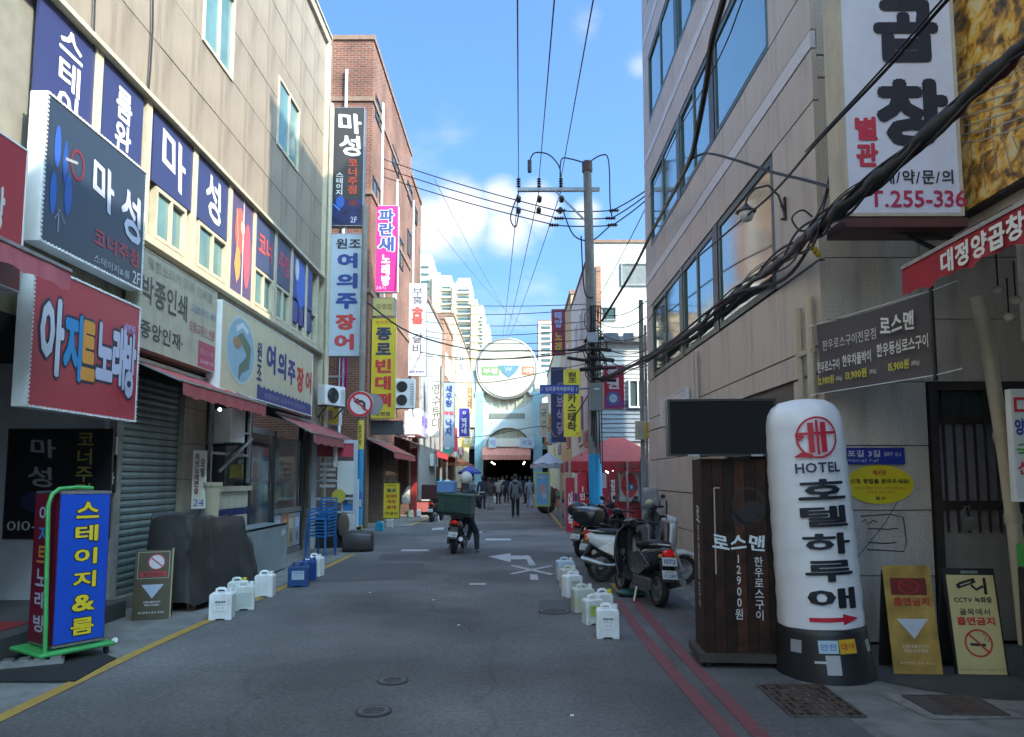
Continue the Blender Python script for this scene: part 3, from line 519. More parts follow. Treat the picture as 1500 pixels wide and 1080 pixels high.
49688:[[50,80,42,80,42,74,32,57,9,48,12,42,32,49,46,63,60,49,79,42,83,48,60,58,50,74],[87,32,5,32,5,25,42,25,42,-8,50,-8,50,25,87,25]],
49692:[[50,80,42,80,42,76,32,60,10,51,13,44,33,51,46,65,59,52,79,44,82,51,60,60,50,76],[87,37,5,37,5,30,42,30,42,12,51,12,51,30,87,30],[24,20,15,20,15,-6,78,-6,78,1,24,1]],
49711:[[87,46,5,46,5,39,42,39,42,31,50,31,50,39,87,39],[50,28,42,28,42,21,16,21,16,14,41,14,31,4,11,-1,14,-7,33,-3,46,7,59,-3,78,-7,81,-1,60,4,50,14,76,14,76,21,50,21],[50,82,42,82,42,78,32,64,9,58,12,51,32,57,46,68,60,57,80,51,82,58,60,64,50,78]],
49828:[[87,11,5,11,5,4,87,4],[50,76,41,76,41,70,31,49,8,37,12,30,32,40,46,56,59,40,79,30,83,37,60,49,50,70]],
49845:[[24,28,15,28,15,-7,76,-7,76,28,68,28,68,18,24,18],[24,11,68,11,68,0,24,0],[87,42,5,42,5,35,87,35],[50,82,42,82,42,78,32,63,10,54,13,48,32,54,46,67,59,54,79,48,82,54,60,63,50,78]],
49884:[[79,83,71,83,71,-8,79,-8],[37,75,29,75,29,59,22,34,5,18,10,11,24,23,33,41,42,24,56,13,61,19,44,35,37,59]],
49885:[[79,24,19,24,19,17,71,17,71,-8,79,-8],[79,83,71,83,71,28,79,28],[37,78,29,78,29,70,22,51,6,39,10,32,24,41,33,55,42,42,55,34,60,40,43,52,37,70]],
49888:[[79,83,71,83,71,16,79,16],[29,22,21,22,21,-6,82,-6,82,1,29,1],[37,78,29,78,29,68,22,49,6,36,10,29,24,39,33,53,42,40,55,31,59,38,43,50,37,68]],
49900:[[79,83,71,83,71,31,79,31],[21,26,21,-7,79,-7,79,26],[29,19,71,19,71,0,29,0],[37,79,29,79,29,70,22,52,6,40,10,33,24,42,33,56,42,43,56,35,60,42,43,53,37,70]],
50416:[[87,11,5,11,5,4,87,4],[32,75,24,75,24,64,19,48,6,36,10,30,21,39,28,50,35,38,46,29,57,38,64,50,70,38,81,30,86,36,72,48,68,64,68,75,60,75,60,64,56,50,46,38,36,50,32,64]],
50500:[[29,76,13,67,6,44,13,21,29,13,45,21,52,44,45,67],[18,62,29,68,40,62,44,44,40,27,29,20,18,27,14,44],[75,83,66,83,66,-8,75,-8,75,40,89,40,89,47,75,47]],
50504:[[47,70,30,76,13,70,7,54,13,38,30,32,47,38,54,54],[19,65,30,69,41,65,46,54,41,43,30,39,19,43,15,54],[75,83,67,83,67,16,75,16,75,48,89,48,89,55,75,55],[27,23,19,23,19,-6,79,-6,79,1,27,1]],
50521:[[47,71,30,77,13,71,7,56,13,41,30,35,47,41,54,56],[19,66,30,70,41,66,46,56,41,46,30,42,19,46,15,56],[68,22,46,26,25,22,17,9,25,-3,46,-8,68,-3,76,9],[31,17,46,20,62,17,68,9,62,2,46,-1,31,2,25,9],[75,83,67,83,67,29,75,29,75,53,89,53,89,60,75,60]],
50528:[[25,75,11,67,6,44,11,21,25,12,39,21,45,44,39,67],[17,61,25,67,34,61,37,44,34,26,25,20,17,26,14,44],[82,83,74,83,74,47,62,47,62,81,54,81,54,-3,62,-3,62,40,74,40,74,-8,82,-8]],
50529:[[41,71,26,77,12,71,6,56,12,40,26,34,41,40,47,56],[17,66,26,70,36,66,39,56,36,45,26,41,17,45,13,56],[81,24,21,24,21,17,73,17,73,-8,81,-8],[81,83,73,83,73,59,62,59,62,81,54,81,54,29,62,29,62,53,73,53,73,29,81,29]],
50557:[[75,25,16,25,16,18,67,18,67,-8,75,-8],[47,71,30,77,13,71,7,56,13,40,30,35,47,40,54,56],[19,66,30,70,41,66,46,56,41,45,30,42,19,45,15,56],[75,83,67,83,67,29,75,29,75,43,88,43,88,50,75,50,75,62,88,62,88,69,75,69]],
50577:[[47,71,30,77,13,71,7,56,13,41,30,35,47,41,54,56],[19,66,30,70,41,66,46,56,41,46,30,42,19,46,15,56],[68,22,46,26,25,22,17,9,25,-3,46,-8,68,-3,76,9],[31,17,46,20,62,17,68,9,62,2,46,-1,31,2,25,9],[75,83,67,83,67,29,75,29,75,43,88,43,88,50,75,50,75,62,88,62,88,69,75,69]],
50612:[[79,83,71,83,71,48,52,48,44,68,29,76,13,67,7,44,13,21,29,13,45,20,52,42,71,42,71,-8,79,-8],[19,62,29,68,40,62,44,44,40,27,29,20,19,27,15,44]],
50640:[[82,83,74,83,74,-8,82,-8],[64,81,56,81,56,48,45,48,39,68,25,75,11,67,6,44,11,21,25,12,39,20,45,41,56,41,56,-3,64,-3],[25,67,34,61,37,44,34,26,25,20,17,26,14,44,17,61]],
50668:[[79,83,71,83,71,62,48,62,40,72,29,76,13,67,7,44,13,21,29,13,41,16,49,27,71,27,71,-8,79,-8],[19,62,29,68,40,62,44,44,40,27,29,20,19,27,15,44],[50,56,71,56,71,34,51,34,51,50]],
50669:[[79,24,19,24,19,18,71,18,71,-8,79,-8],[79,83,71,83,71,69,48,69,40,75,30,78,13,72,6,56,13,40,30,34,40,36,48,42,71,42,71,29,79,29],[19,66,30,70,41,66,45,56,41,45,30,41,19,45,14,56],[52,63,71,63,71,49,52,49,53,59]],
50672:[[79,83,71,83,71,68,48,68,40,75,30,77,13,71,6,54,13,38,30,32,40,34,48,40,71,40,71,16,79,16],[19,65,30,70,41,65,45,54,41,43,30,39,19,43,14,54],[52,62,71,62,71,47,52,47,53,58],[30,23,22,23,22,-6,82,-6,82,1,30,1]],
50689:[[79,83,71,83,71,70,48,70,40,75,30,77,13,71,6,56,13,40,30,34,40,36,48,42,71,42,71,29,79,29],[19,66,30,70,41,66,45,56,41,45,30,41,19,45,14,56],[52,63,71,63,71,49,52,49,53,59],[72,22,50,27,28,22,20,10,28,-3,50,-8,72,-3,80,10],[34,18,50,20,66,18,72,10,66,2,50,-1,34,2,28,10]],
50696:[[82,83,74,83,74,-8,82,-8],[64,81,56,81,56,61,42,61,35,71,25,75,11,67,6,44,11,21,25,12,35,16,42,26,56,26,56,-3,64,-3],[17,61,25,67,34,61,37,44,34,26,25,20,17,26,14,44],[44,54,56,54,56,33,44,33]],
50752:[[49,71,32,77,15,71,8,55,14,41,28,35,28,19,4,19,5,12,32,12,61,15,61,21,36,19,36,35,50,41,56,55],[21,66,32,70,43,66,48,55,43,45,32,41,21,45,16,55],[74,83,66,83,66,-8,74,-8,74,38,89,38,89,45,74,45]],
50756:[[48,74,32,79,16,74,10,61,15,49,28,43,28,34,5,34,6,27,33,27,62,31,61,37,37,34,37,43,50,49,55,61],[22,69,32,72,43,69,47,61,43,52,32,49,22,52,18,61],[75,83,67,83,67,13,75,13,75,45,88,45,88,52,75,52],[26,19,18,19,18,-6,78,-6,78,1,26,1]],
50836:[[69,71,46,77,22,71,13,54,16,43,25,35,25,11,5,11,5,4,87,4,87,11,67,11,67,35,76,43,79,54],[28,66,46,70,64,66,71,54,64,42,46,37,28,42,21,54],[33,11,33,32,46,30,59,32,59,11]],
50857:[[68,20,46,24,23,20,15,8,23,-3,46,-8,68,-3,77,8],[29,15,46,18,62,15,68,8,62,1,46,-1,29,1,23,8],[69,77,46,81,23,77,14,64,17,56,25,51,25,38,5,38,5,31,87,31,87,38,67,38,67,51,75,56,78,64],[29,72,46,74,63,72,69,64,63,57,46,54,29,57,23,64],[33,38,33,48,52,48,58,48,58,38]],
50864:[[69,74,46,79,23,74,14,59,23,45,46,39,69,45,77,59],[29,69,46,72,63,69,69,59,63,50,46,46,29,50,23,59],[87,31,5,31,5,24,42,24,42,-8,50,-8,50,24,87,24]],
50868:[[69,76,46,80,23,76,14,62,23,49,46,44,69,49,78,62],[29,71,46,74,62,71,69,62,62,54,46,51,29,54,23,62],[87,37,5,37,5,30,42,30,42,12,51,12,51,30,87,30],[24,21,15,21,15,-6,78,-6,78,1,24,1]],
50896:[[79,83,71,83,71,29,52,29,52,23,71,23,71,14,79,14],[50,75,34,79,18,75,12,63,18,52,34,47,50,52,56,63],[24,70,34,73,44,70,48,63,44,56,34,54,24,56,20,63],[63,38,63,43,33,41,5,41,6,34,31,34,31,17,39,17,39,35],[26,21,17,21,17,-6,81,-6,81,1,26,1]],
50948:[[51,73,35,78,18,73,12,60,18,46,35,41,51,46,58,60],[24,68,35,72,45,68,50,60,45,51,35,48,24,51,20,60],[79,83,71,83,71,-8,79,-8],[65,31,64,37,33,34,5,34,6,27,31,27,31,-5,39,-5,39,28]],
51012:[[69,77,46,81,22,77,14,66,22,54,46,50,69,54,78,66],[29,72,46,75,63,72,69,66,63,59,46,56,29,59,23,66],[87,44,5,44,5,37,87,37],[76,29,15,29,15,23,68,23,68,15,15,15,15,-7,79,-7,79,0,23,0,23,9,76,9]],
51032:[[52,70,34,76,17,70,10,55,17,39,34,34,52,39,59,55],[23,65,34,69,46,65,50,55,46,45,34,41,23,45,18,55],[79,83,70,83,70,-8,79,-8],[65,16,65,22,34,19,6,19,7,12,34,12]],
51060:[[79,83,71,83,71,-8,79,-8],[31,76,15,67,8,44,15,21,31,13,48,21,54,44,48,67],[20,62,31,68,42,62,46,44,42,27,31,20,20,27,16,44]],
51064:[[79,83,71,83,71,17,79,17],[29,23,21,23,21,-6,82,-6,82,1,29,1],[47,70,31,76,14,70,7,54,14,38,31,32,47,38,54,54],[20,65,31,69,42,65,46,54,42,43,31,39,20,43,15,54]],
51068:[[47,74,30,79,14,74,7,59,14,45,30,39,47,45,54,59],[19,69,30,72,41,69,46,59,41,50,30,46,19,50,15,59],[79,83,71,83,71,36,79,36],[79,32,21,32,21,25,71,25,71,16,21,16,21,-7,82,-7,82,0,29,0,29,10,79,10]],
51088:[[56,73,7,73,7,66,27,66,27,55,20,32,4,16,8,10,22,22,32,40,41,23,54,12,59,18,42,34,36,55,36,66,56,66],[75,83,66,83,66,-8,75,-8,75,39,89,39,89,46,75,46]],
51089:[[75,23,16,23,16,17,67,17,67,-8,75,-8],[56,76,7,76,7,70,27,70,27,66,21,48,5,37,9,30,23,39,32,52,40,40,53,32,58,39,42,50,36,66,36,70,56,70],[75,83,67,83,67,28,75,28,75,52,89,52,89,59,75,59]],
51109:[[68,21,46,26,25,21,17,9,25,-3,46,-8,68,-3,76,9],[31,16,46,19,62,16,68,9,62,2,46,-1,31,2,25,9],[56,76,7,76,7,69,27,69,27,66,21,48,5,36,9,30,23,38,32,52,40,40,54,32,57,39,42,50,36,66,36,69,56,69],[75,83,67,83,67,28,75,28,75,53,89,53,89,60,75,60]],
51116:[[82,83,74,83,74,46,62,46,62,81,54,81,54,-3,62,-3,62,39,74,39,74,-8,82,-8],[48,72,6,72,6,65,24,65,24,58,19,34,4,17,9,11,21,22,28,39,35,24,46,14,51,20,37,36,32,58,32,65,48,65]],
51201:[[79,24,19,24,19,17,71,17,71,-8,79,-8],[79,83,71,83,71,59,53,59,53,52,71,52,71,29,79,29],[56,77,8,77,8,70,28,70,28,66,22,48,5,37,10,30,24,39,32,53,41,40,54,32,58,39,42,50,36,66,36,70,56,70]],
51204:[[79,83,71,83,71,58,53,58,53,51,71,51,71,16,79,16],[56,75,8,75,8,68,28,68,28,64,22,46,5,34,10,28,24,37,32,50,41,38,54,30,58,36,42,48,36,64,36,68,56,68],[30,22,22,22,22,-6,82,-6,82,1,30,1]],
51216:[[21,25,21,-7,79,-7,79,25],[29,19,71,19,71,0,29,0],[79,83,71,83,71,60,53,60,53,53,71,53,71,30,79,30],[56,77,8,77,8,70,28,70,28,67,22,49,5,37,10,31,24,39,32,53,41,41,54,33,58,39,42,50,36,67,36,70,56,70]],
51221:[[72,22,50,26,28,22,20,9,28,-3,50,-8,72,-3,80,9],[34,17,50,20,66,17,72,9,66,2,50,-1,34,2,28,9],[79,83,71,83,71,59,53,59,53,52,71,52,71,29,79,29],[56,76,8,76,8,69,28,69,28,66,22,48,5,36,10,30,24,39,32,53,41,40,54,32,58,39,42,50,36,66,36,69,56,69]],
51228:[[82,83,74,83,74,-8,82,-8],[64,81,56,81,56,50,41,50,41,43,56,43,56,-3,64,-3],[48,72,6,72,6,65,24,65,24,57,18,33,4,16,9,10,20,22,28,39,35,23,46,12,51,19,36,35,32,57,32,65,48,65]],
51312:[[80,74,12,74,12,68,42,68,42,66,31,46,9,36,12,29,32,38,46,54,60,38,80,30,83,36,61,47,50,66,50,68,80,68],[50,33,42,33,42,11,5,11,5,4,87,4,87,11,50,11]],
51313:[[77,22,14,22,14,15,68,15,68,-8,77,-8],[79,79,12,79,12,72,41,72,31,59,10,52,13,46,33,52,46,64,59,52,79,46,82,52,61,59,51,72,79,72],[50,51,42,51,42,37,5,37,5,30,87,30,87,37,50,37]],
51333:[[69,20,46,24,23,20,15,8,23,-4,46,-8,69,-4,77,8],[29,15,46,17,62,15,68,8,62,1,46,-1,29,1,23,8],[79,78,12,78,12,72,41,72,31,59,10,53,12,46,33,52,46,64,59,52,79,46,82,53,61,59,51,72,79,72],[50,51,42,51,42,38,5,38,5,31,87,31,87,38,50,38]],
51452:[[79,77,13,77,13,70,41,70,31,54,10,45,13,39,33,46,46,59,59,46,79,39,82,45,60,54,50,70,79,70],[87,31,5,31,5,24,42,24,42,-8,50,-8,50,24,87,24]],
51473:[[87,40,5,40,5,34,42,34,42,24,22,19,15,8,23,-3,46,-8,68,-3,77,8,70,19,50,24,50,34,87,34],[29,15,46,18,62,15,68,8,62,1,46,-1,29,1,23,8],[79,78,12,78,12,72,41,72,31,59,10,52,12,46,33,52,46,64,59,52,79,46,82,52,61,59,51,72,79,72]],
51648:[[79,83,71,83,71,-8,79,-8],[58,73,8,73,8,66,29,66,29,55,22,32,5,16,10,10,24,22,33,39,43,23,57,12,61,18,44,33,37,55,37,66,58,66]],
51665:[[79,83,71,83,71,34,79,34],[29,29,21,29,21,-7,79,-7,79,29,71,29,71,18,29,18],[29,12,71,12,71,0,29,0],[58,77,8,77,8,70,29,70,29,68,23,51,6,40,10,34,24,42,33,55,42,43,56,35,60,42,44,52,38,68,38,70,58,70]],
52264:[[35,81,27,81,27,67,7,67,7,60,27,60,27,53,21,31,4,16,9,10,22,21,31,38,40,22,53,11,57,18,41,33,35,53,35,60,55,60,55,67,35,67],[75,83,66,83,66,-8,75,-8,75,39,89,39,89,46,75,46]],
52285:[[68,21,46,25,25,21,17,9,25,-3,46,-8,68,-3,76,9],[31,16,46,18,62,16,68,9,62,1,46,-1,31,1,25,9],[36,83,28,83,28,72,8,72,8,65,28,65,21,47,5,36,9,29,23,38,32,50,41,39,54,32,58,38,42,48,36,63,36,65,56,65,56,72,36,72],[75,83,67,83,67,27,75,27,75,52,89,52,89,59,75,59]],
52377:[[79,23,19,23,19,16,71,16,71,-8,79,-8],[36,83,28,83,28,72,8,72,8,65,28,65,28,63,21,46,5,35,9,28,23,37,32,50,41,38,55,30,58,37,42,47,36,63,36,65,56,65,56,72,36,72],[79,83,71,83,71,56,53,56,53,49,71,49,71,28,79,28]],
52380:[[79,83,71,83,71,55,53,55,53,48,71,48,71,15,79,15],[36,82,28,82,28,71,8,71,8,64,28,64,28,61,21,44,5,33,9,26,23,35,32,47,41,35,54,28,58,34,42,45,36,61,36,64,56,64,56,71,36,71],[30,21,22,21,22,-6,82,-6,82,1,30,1]],
52392:[[21,24,21,-7,79,-7,79,24],[29,18,71,18,71,0,29,0],[36,83,28,83,28,72,8,72,8,65,28,65,28,64,21,47,5,37,9,30,23,38,32,51,41,39,55,32,59,39,42,48,36,64,36,65,56,65,56,72,36,72],[79,83,71,83,71,57,53,57,53,51,71,51,71,29,79,29]],
52397:[[72,21,50,26,28,21,20,9,28,-3,50,-8,72,-3,80,9],[34,16,50,19,66,16,72,9,66,2,50,-1,34,2,28,9],[36,83,28,83,28,72,8,72,8,65,28,65,21,47,5,36,9,29,23,38,32,50,41,39,55,32,59,38,42,48,36,65,56,65,56,72,36,72],[79,83,71,83,71,57,53,57,53,50,71,50,71,28,79,28]],
52404:[[82,83,74,83,74,-8,82,-8],[64,81,56,81,56,47,42,47,42,40,56,40,56,-3,64,-3],[31,79,24,79,24,66,7,66,7,59,24,59,24,55,18,33,4,17,9,11,20,22,28,38,35,23,46,13,51,19,37,34,31,55,31,59,48,59,48,66,31,66]],
52572:[[79,83,70,83,70,-8,79,-8],[39,82,31,82,31,71,10,71,10,64,31,64,24,48,8,38,12,32,26,40,35,52,44,40,58,33,62,39,46,49,39,64,60,64,60,71,39,71],[39,35,31,35,31,18,6,18,7,11,34,11,65,15,65,21,39,18]],
52636:[[87,42,5,42,5,36,42,36,42,28,15,28,15,22,68,22,68,14,15,14,15,-7,79,-7,79,0,23,0,23,8,76,8,76,28,50,28,50,36,87,36],[50,83,42,83,42,75,13,75,13,68,41,68,31,58,9,53,12,47,32,51,46,61,59,51,80,47,82,53,61,58,50,68,78,68,78,75,50,75]],
52852:[[52,73,11,73,11,66,43,66,41,51,6,48,8,41,38,44,26,27,6,14,10,7,43,36],[75,83,66,83,66,-8,75,-8,75,39,89,39,89,46,75,46]],
52964:[[79,83,71,83,71,46,50,46,50,40,71,40,71,-8,79,-8],[51,73,10,73,10,66,42,66,40,51,5,48,7,41,37,44,25,27,5,14,10,7,42,36]],
53076:[[77,74,15,74,15,67,69,67,69,52,12,50,14,43,68,46,65,24,73,23,76,47],[45,35,37,35,37,11,5,11,5,4,87,4,87,11,45,11]],
53468:[[9,72,9,15,33,15,48,17,47,24,33,22,17,22,17,42,43,42,43,48,17,48,17,66,44,66,44,72],[82,83,74,83,74,46,62,46,62,81,54,81,54,-3,62,-3,62,40,74,40,74,-8,82,-8]],
53580:[[82,83,74,83,74,-8,82,-8],[63,81,56,81,56,48,43,48,43,42,56,42,56,-3,63,-3],[8,72,8,14,32,14,47,16,46,23,33,21,16,21,16,41,38,41,38,47,16,47,16,65,42,65,42,72]],
53588:[[81,83,73,83,73,34,81,34],[64,81,56,81,56,62,44,62,44,56,56,56,56,35,64,35],[9,77,9,38,32,38,48,40,47,46,33,45,17,44,17,55,40,55,40,61,17,61,17,71,43,71,43,77],[81,30,22,30,22,23,73,23,73,15,22,15,22,-7,85,-7,85,0,30,0,30,9,81,9]],
53685:[[69,18,46,21,23,18,15,7,23,-4,46,-8,69,-4,77,7],[29,13,46,15,63,13,68,7,63,1,46,-1,29,1,23,7],[16,80,16,44,42,44,42,35,5,35,5,28,87,28,87,35,50,35,50,44,77,44,77,50,24,50,24,59,74,59,74,65,24,65,24,73,77,73,77,80]],
53804:[[87,28,5,28,5,21,42,21,42,-8,50,-8,50,21,87,21],[16,78,16,37,78,37,78,44,24,44,24,55,75,55,75,61,24,61,24,72,77,72,77,78]],
53916:[[87,28,5,28,5,21,26,21,26,-8,35,-8,35,21,57,21,57,-8,66,-8,66,21,87,21],[16,78,16,37,78,37,78,44,24,44,24,55,75,55,75,62,24,62,24,72,77,72,77,78]],
53944:[[87,11,5,11,5,4,87,4],[16,75,16,27,78,27,78,34,24,34,24,48,75,48,75,55,24,55,24,68,77,68,77,75]],
54000:[[79,83,71,83,71,-8,79,-8],[11,74,11,14,41,15,61,17,61,24,41,21,19,21,19,42,51,42,51,49,19,49,19,68,55,68,55,74]],
54028:[[56,73,6,73,6,66,16,66,16,22,4,22,5,15,32,15,61,18,61,24,47,23,47,66,56,66],[24,22,24,66,39,66,39,22],[75,83,66,83,66,-8,75,-8,75,40,89,40,89,47,75,47]],
54217:[[72,21,50,25,28,21,20,9,28,-3,50,-8,72,-3,80,9],[34,16,50,18,66,16,72,9,66,1,50,-1,34,1,28,9],[79,83,71,83,71,66,56,66,56,60,71,60,71,50,56,50,56,43,71,43,71,27,79,27],[55,76,8,76,8,69,17,69,17,39,5,39,6,32,31,33,59,35,58,41,46,40,46,69,55,69],[25,39,25,69,38,69,38,40]],
54252:[[79,74,12,74,12,67,26,67,26,38,12,38,12,31,42,31,42,10,5,10,5,3,87,3,87,10,50,10,50,31,79,31,79,38,65,38,65,67,79,67],[35,38,35,67,57,67,57,38]],
54616:[[47,48,32,54,16,48,10,33,16,18,32,12,47,18,54,33],[21,43,32,47,42,43,46,33,42,23,32,19,21,23,17,33],[75,83,66,83,66,-8,75,-8,75,39,89,39,89,46,75,46],[36,82,27,82,27,68,5,68,5,61,58,61,58,68,36,68]],
54620:[[48,55,32,60,16,55,10,43,16,31,32,26,48,31,54,43],[22,51,32,53,42,51,46,43,42,36,32,33,22,36,18,43],[75,83,67,83,67,15,75,15,75,46,89,46,89,53,75,53],[27,20,19,20,19,-6,79,-6,79,1,27,1],[36,83,28,83,28,72,5,72,5,65,59,65,59,72,36,72]],
54632:[[18,23,18,-7,75,-7,75,23],[27,16,67,16,67,0,27,0],[48,57,32,62,16,57,10,46,16,34,32,30,48,34,54,46],[22,53,32,55,42,53,46,46,42,39,32,36,22,39,18,46],[75,83,67,83,67,28,75,28,75,52,89,52,89,59,75,59],[36,83,28,83,28,73,5,73,5,66,59,66,59,73,36,73]],
54633:[[27,26,18,26,18,-7,75,-7,75,26,67,26,67,17,27,17],[27,10,67,10,67,0,27,0],[48,58,32,62,16,58,10,47,16,35,32,31,48,35,54,47],[22,54,32,56,42,54,46,47,42,40,32,37,22,40,18,47],[75,83,67,83,67,30,75,30,75,53,89,53,89,60,75,60],[36,84,28,84,28,73,5,73,5,67,59,67,59,73,36,73]],
54637:[[68,20,47,24,25,20,17,8,25,-3,47,-8,68,-3,76,8],[31,15,47,17,62,15,68,8,62,1,47,-1,31,1,26,8],[48,57,32,61,16,57,10,45,16,34,32,29,48,34,54,45],[22,52,32,55,42,52,46,45,42,38,32,36,22,38,18,45],[75,83,67,83,67,24,75,24,75,51,89,51,89,58,75,58],[36,83,28,83,28,72,5,72,5,66,59,66,59,72,36,72]],
54644:[[41,49,27,54,13,49,8,34,13,19,27,13,41,19,47,34],[19,44,27,47,36,44,39,34,36,24,27,20,19,24,15,34],[31,80,23,80,23,67,5,67,5,60,50,60,50,67,31,67],[82,83,74,83,74,45,62,45,62,81,54,81,54,-3,62,-3,62,38,74,38,74,-8,82,-8]],
54840:[[67,52,46,57,24,52,16,39,23,27,42,22,42,10,5,10,5,3,87,3,87,10,50,10,50,22,69,27,75,39],[30,47,46,50,61,47,67,39,61,32,46,29,30,32,25,39],[50,81,42,81,42,69,9,69,9,63,83,63,83,69,50,69]],
54868:[[48,55,33,60,17,55,11,43,16,32,28,27,28,17,4,16,5,9,32,10,62,13,61,19,37,17,37,27,49,32,54,43],[23,50,33,53,42,50,46,43,42,36,33,33,23,36,19,43],[75,83,66,83,66,-8,75,-8,75,37,89,37,89,44,75,44],[37,83,28,83,28,72,6,72,6,65,60,65,60,72,37,72]],
54924:[[79,83,70,83,70,-8,79,-8],[51,55,35,60,19,55,13,43,18,32,31,27,31,17,6,16,7,9,35,10,65,13,65,19,39,17,39,27,52,32,57,43],[25,50,35,53,45,50,49,43,45,36,35,33,25,36,21,43],[39,83,31,83,31,72,7,72,7,65,62,65,62,72,39,72]],
54943:[[79,83,71,83,71,16,79,16],[53,21,45,21,36,6,15,-1,18,-7,36,-2,49,9,61,-2,80,-7,83,-1,62,6],[50,61,35,65,19,61,13,52,18,43,31,39,31,32,5,31,7,25,34,25,64,28,63,34,39,32,39,39,52,43,56,52],[25,57,35,59,45,57,49,52,45,46,35,44,25,46,21,52],[39,83,31,83,31,75,8,75,8,68,61,68,61,75,39,75]],
55137:[[24,23,15,23,15,-7,76,-7,76,23,68,23,68,15,24,15],[24,9,68,9,68,0,24,0],[67,62,46,65,24,62,17,53,24,43,46,40,67,43,75,53],[31,58,46,60,61,58,66,53,61,48,46,46,31,48,26,53],[87,35,5,35,5,28,87,28],[50,84,42,84,42,75,9,75,9,69,82,69,82,75,50,75]],
55141:[[69,17,46,20,23,17,15,6,23,-4,46,-8,69,-4,77,6],[29,12,46,14,62,12,68,6,62,0,46,-2,29,0,23,6],[67,61,46,65,24,61,17,52,24,42,46,39,67,42,75,52],[31,57,46,59,61,57,66,52,61,46,46,45,31,46,25,52],[87,33,5,33,5,26,87,26],[50,84,42,84,42,75,9,75,9,68,82,68,82,75,50,75]],
}

# ============================================================ MATERIALS OF THE SETTING
M_asph = mat('asphalt', (.140, .136, .134), .82, var=.14, scale=1.3, bump=.5, bscale=120, spec=.35)
M_conc = mat('concrete_paving', (.20, .195, .185), .85, var=.2, scale=2.5, bump=.4, bscale=60, stain=.5)
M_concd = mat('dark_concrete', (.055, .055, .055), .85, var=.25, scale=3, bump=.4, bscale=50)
M_beige = mat('beige_cladding', (.255, .208, .162), .62, var=.1, scale=1.4, bump=.12, stain=.45)
M_joint = mat('cladding_joint', (.12, .10, .08), .9)
M_stone = mat('pink_granite', (.52, .45, .39), .5, var=.08, scale=60, bump=.08, bscale=200, stain=.3)
M_granite = mat('grey_granite', (.50, .455, .41), .55, var=.22, scale=55, bump=.1, bscale=200, stain=.4)
M_stripe = mat('pale_stone_stripe', (.62, .60, .62), .5, var=.08, scale=20)
M_green = mat('green_window_frame', (.03, .075, .062), .4, var=.15)
M_white = mat('white_painted_metal', (.66, .68, .69), .4, var=.06, stain=.25)
M_cream = mat('cream_frame', (.48, .43, .32), .5, var=.1, stain=.3)
M_black = mat('black_metal', (.02, .02, .022), .4, var=.2)
M_rub = mat('black_rubber', (.018, .018, .019), .75, bump=.2)
M_gal = mat('galvanised_steel', (.33, .33, .33), .4, metal=.7, var=.2, scale=12)
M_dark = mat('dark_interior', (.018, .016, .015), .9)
M_wood = mat('dark_wood', (.045, .022, .014), .65, var=.45, scale=9, stain=.4, spec=.25)
M_mirror = mat('mirror_glass', (.36, .41, .35), .04, metal=.85, var=.03, scale=2)
M_glass = mat('window_glass', (.05, .085, .085), .05, var=.15, scale=1.5, spec=1)
M_teal = mat('teal_glass', (.12, .22, .21), .1, var=.25, scale=1.5, spec=.8)  # teal is the base colour of the glass, no emission
M_plastic = mat('white_plastic', (.72, .74, .72), .35, var=.05)
M_chrome = mat('chrome', (.6, .6, .6), .12, metal=1, var=.05)
M_tyre = mat('tyre_rubber', (.015, .015, .015), .8, bump=.3)
M_pole = mat('pole_concrete', (.25, .235, .21), .8, var=.15, scale=5, stain=.4, bump=.2)
M_cable = mat('cable_sheath', (.012, .012, .014), .5)

def brick_mat(name, c1, c2, mortar, sc=1.0):
    m = bpy.data.materials.new(name); m.use_nodes = True; t = m.node_tree; b = t.nodes['Principled BSDF']; L = t.links
    b.inputs['Roughness'].default_value = .85
    tx = t.nodes.new('ShaderNodeTexCoord'); sp = t.nodes.new('ShaderNodeSeparateXYZ'); L.new(tx.outputs['Object'], sp.inputs[0])
    ad = t.nodes.new('ShaderNodeMath'); ad.operation = 'ADD'; L.new(sp.outputs['X'], ad.inputs[0]); L.new(sp.outputs['Y'], ad.inputs[1])
    cb = t.nodes.new('ShaderNodeCombineXYZ'); L.new(ad.outputs[0], cb.inputs['X']); L.new(sp.outputs['Z'], cb.inputs['Y'])
    br = t.nodes.new('ShaderNodeTexBrick'); br.inputs['Scale'].default_value = sc; L.new(cb.outputs[0], br.inputs['Vector'])
    br.inputs['Brick Width'].default_value = .24; br.inputs['Row Height'].default_value = .08; br.inputs['Mortar Size'].default_value = .012
    br.inputs['Color1'].default_value = (*c1, 1); br.inputs['Color2'].default_value = (*c2, 1); br.inputs['Mortar'].default_value = (*mortar, 1)
    n = t.nodes.new('ShaderNodeTexNoise'); n.inputs['Scale'].default_value = .7; n.inputs['Detail'].default_value = 8; L.new(tx.outputs['Object'], n.inputs['Vector'])
    r = t.nodes.new('ShaderNodeMapRange'); r.inputs['From Min'].default_value = .35; r.inputs['From Max'].default_value = .7; r.inputs['To Min'].default_value = .65; r.inputs['To Max'].default_value = 1.25; L.new(n.outputs['Fac'], r.inputs[0])
    v = t.nodes.new('ShaderNodeVectorMath'); v.operation = 'SCALE'; L.new(br.outputs['Color'], v.inputs[0]); L.new(r.outputs[0], v.inputs['Scale']); L.new(v.outputs[0], b.inputs['Base Color'])
    bp = t.nodes.new('ShaderNodeBump'); bp.inputs['Strength'].default_value = .5; bp.inputs['Distance'].default_value = .01; bp.invert = True
    L.new(br.outputs['Fac'], bp.inputs['Height']); L.new(bp.outputs[0], b.inputs['Normal']); MATS[name] = m; return m
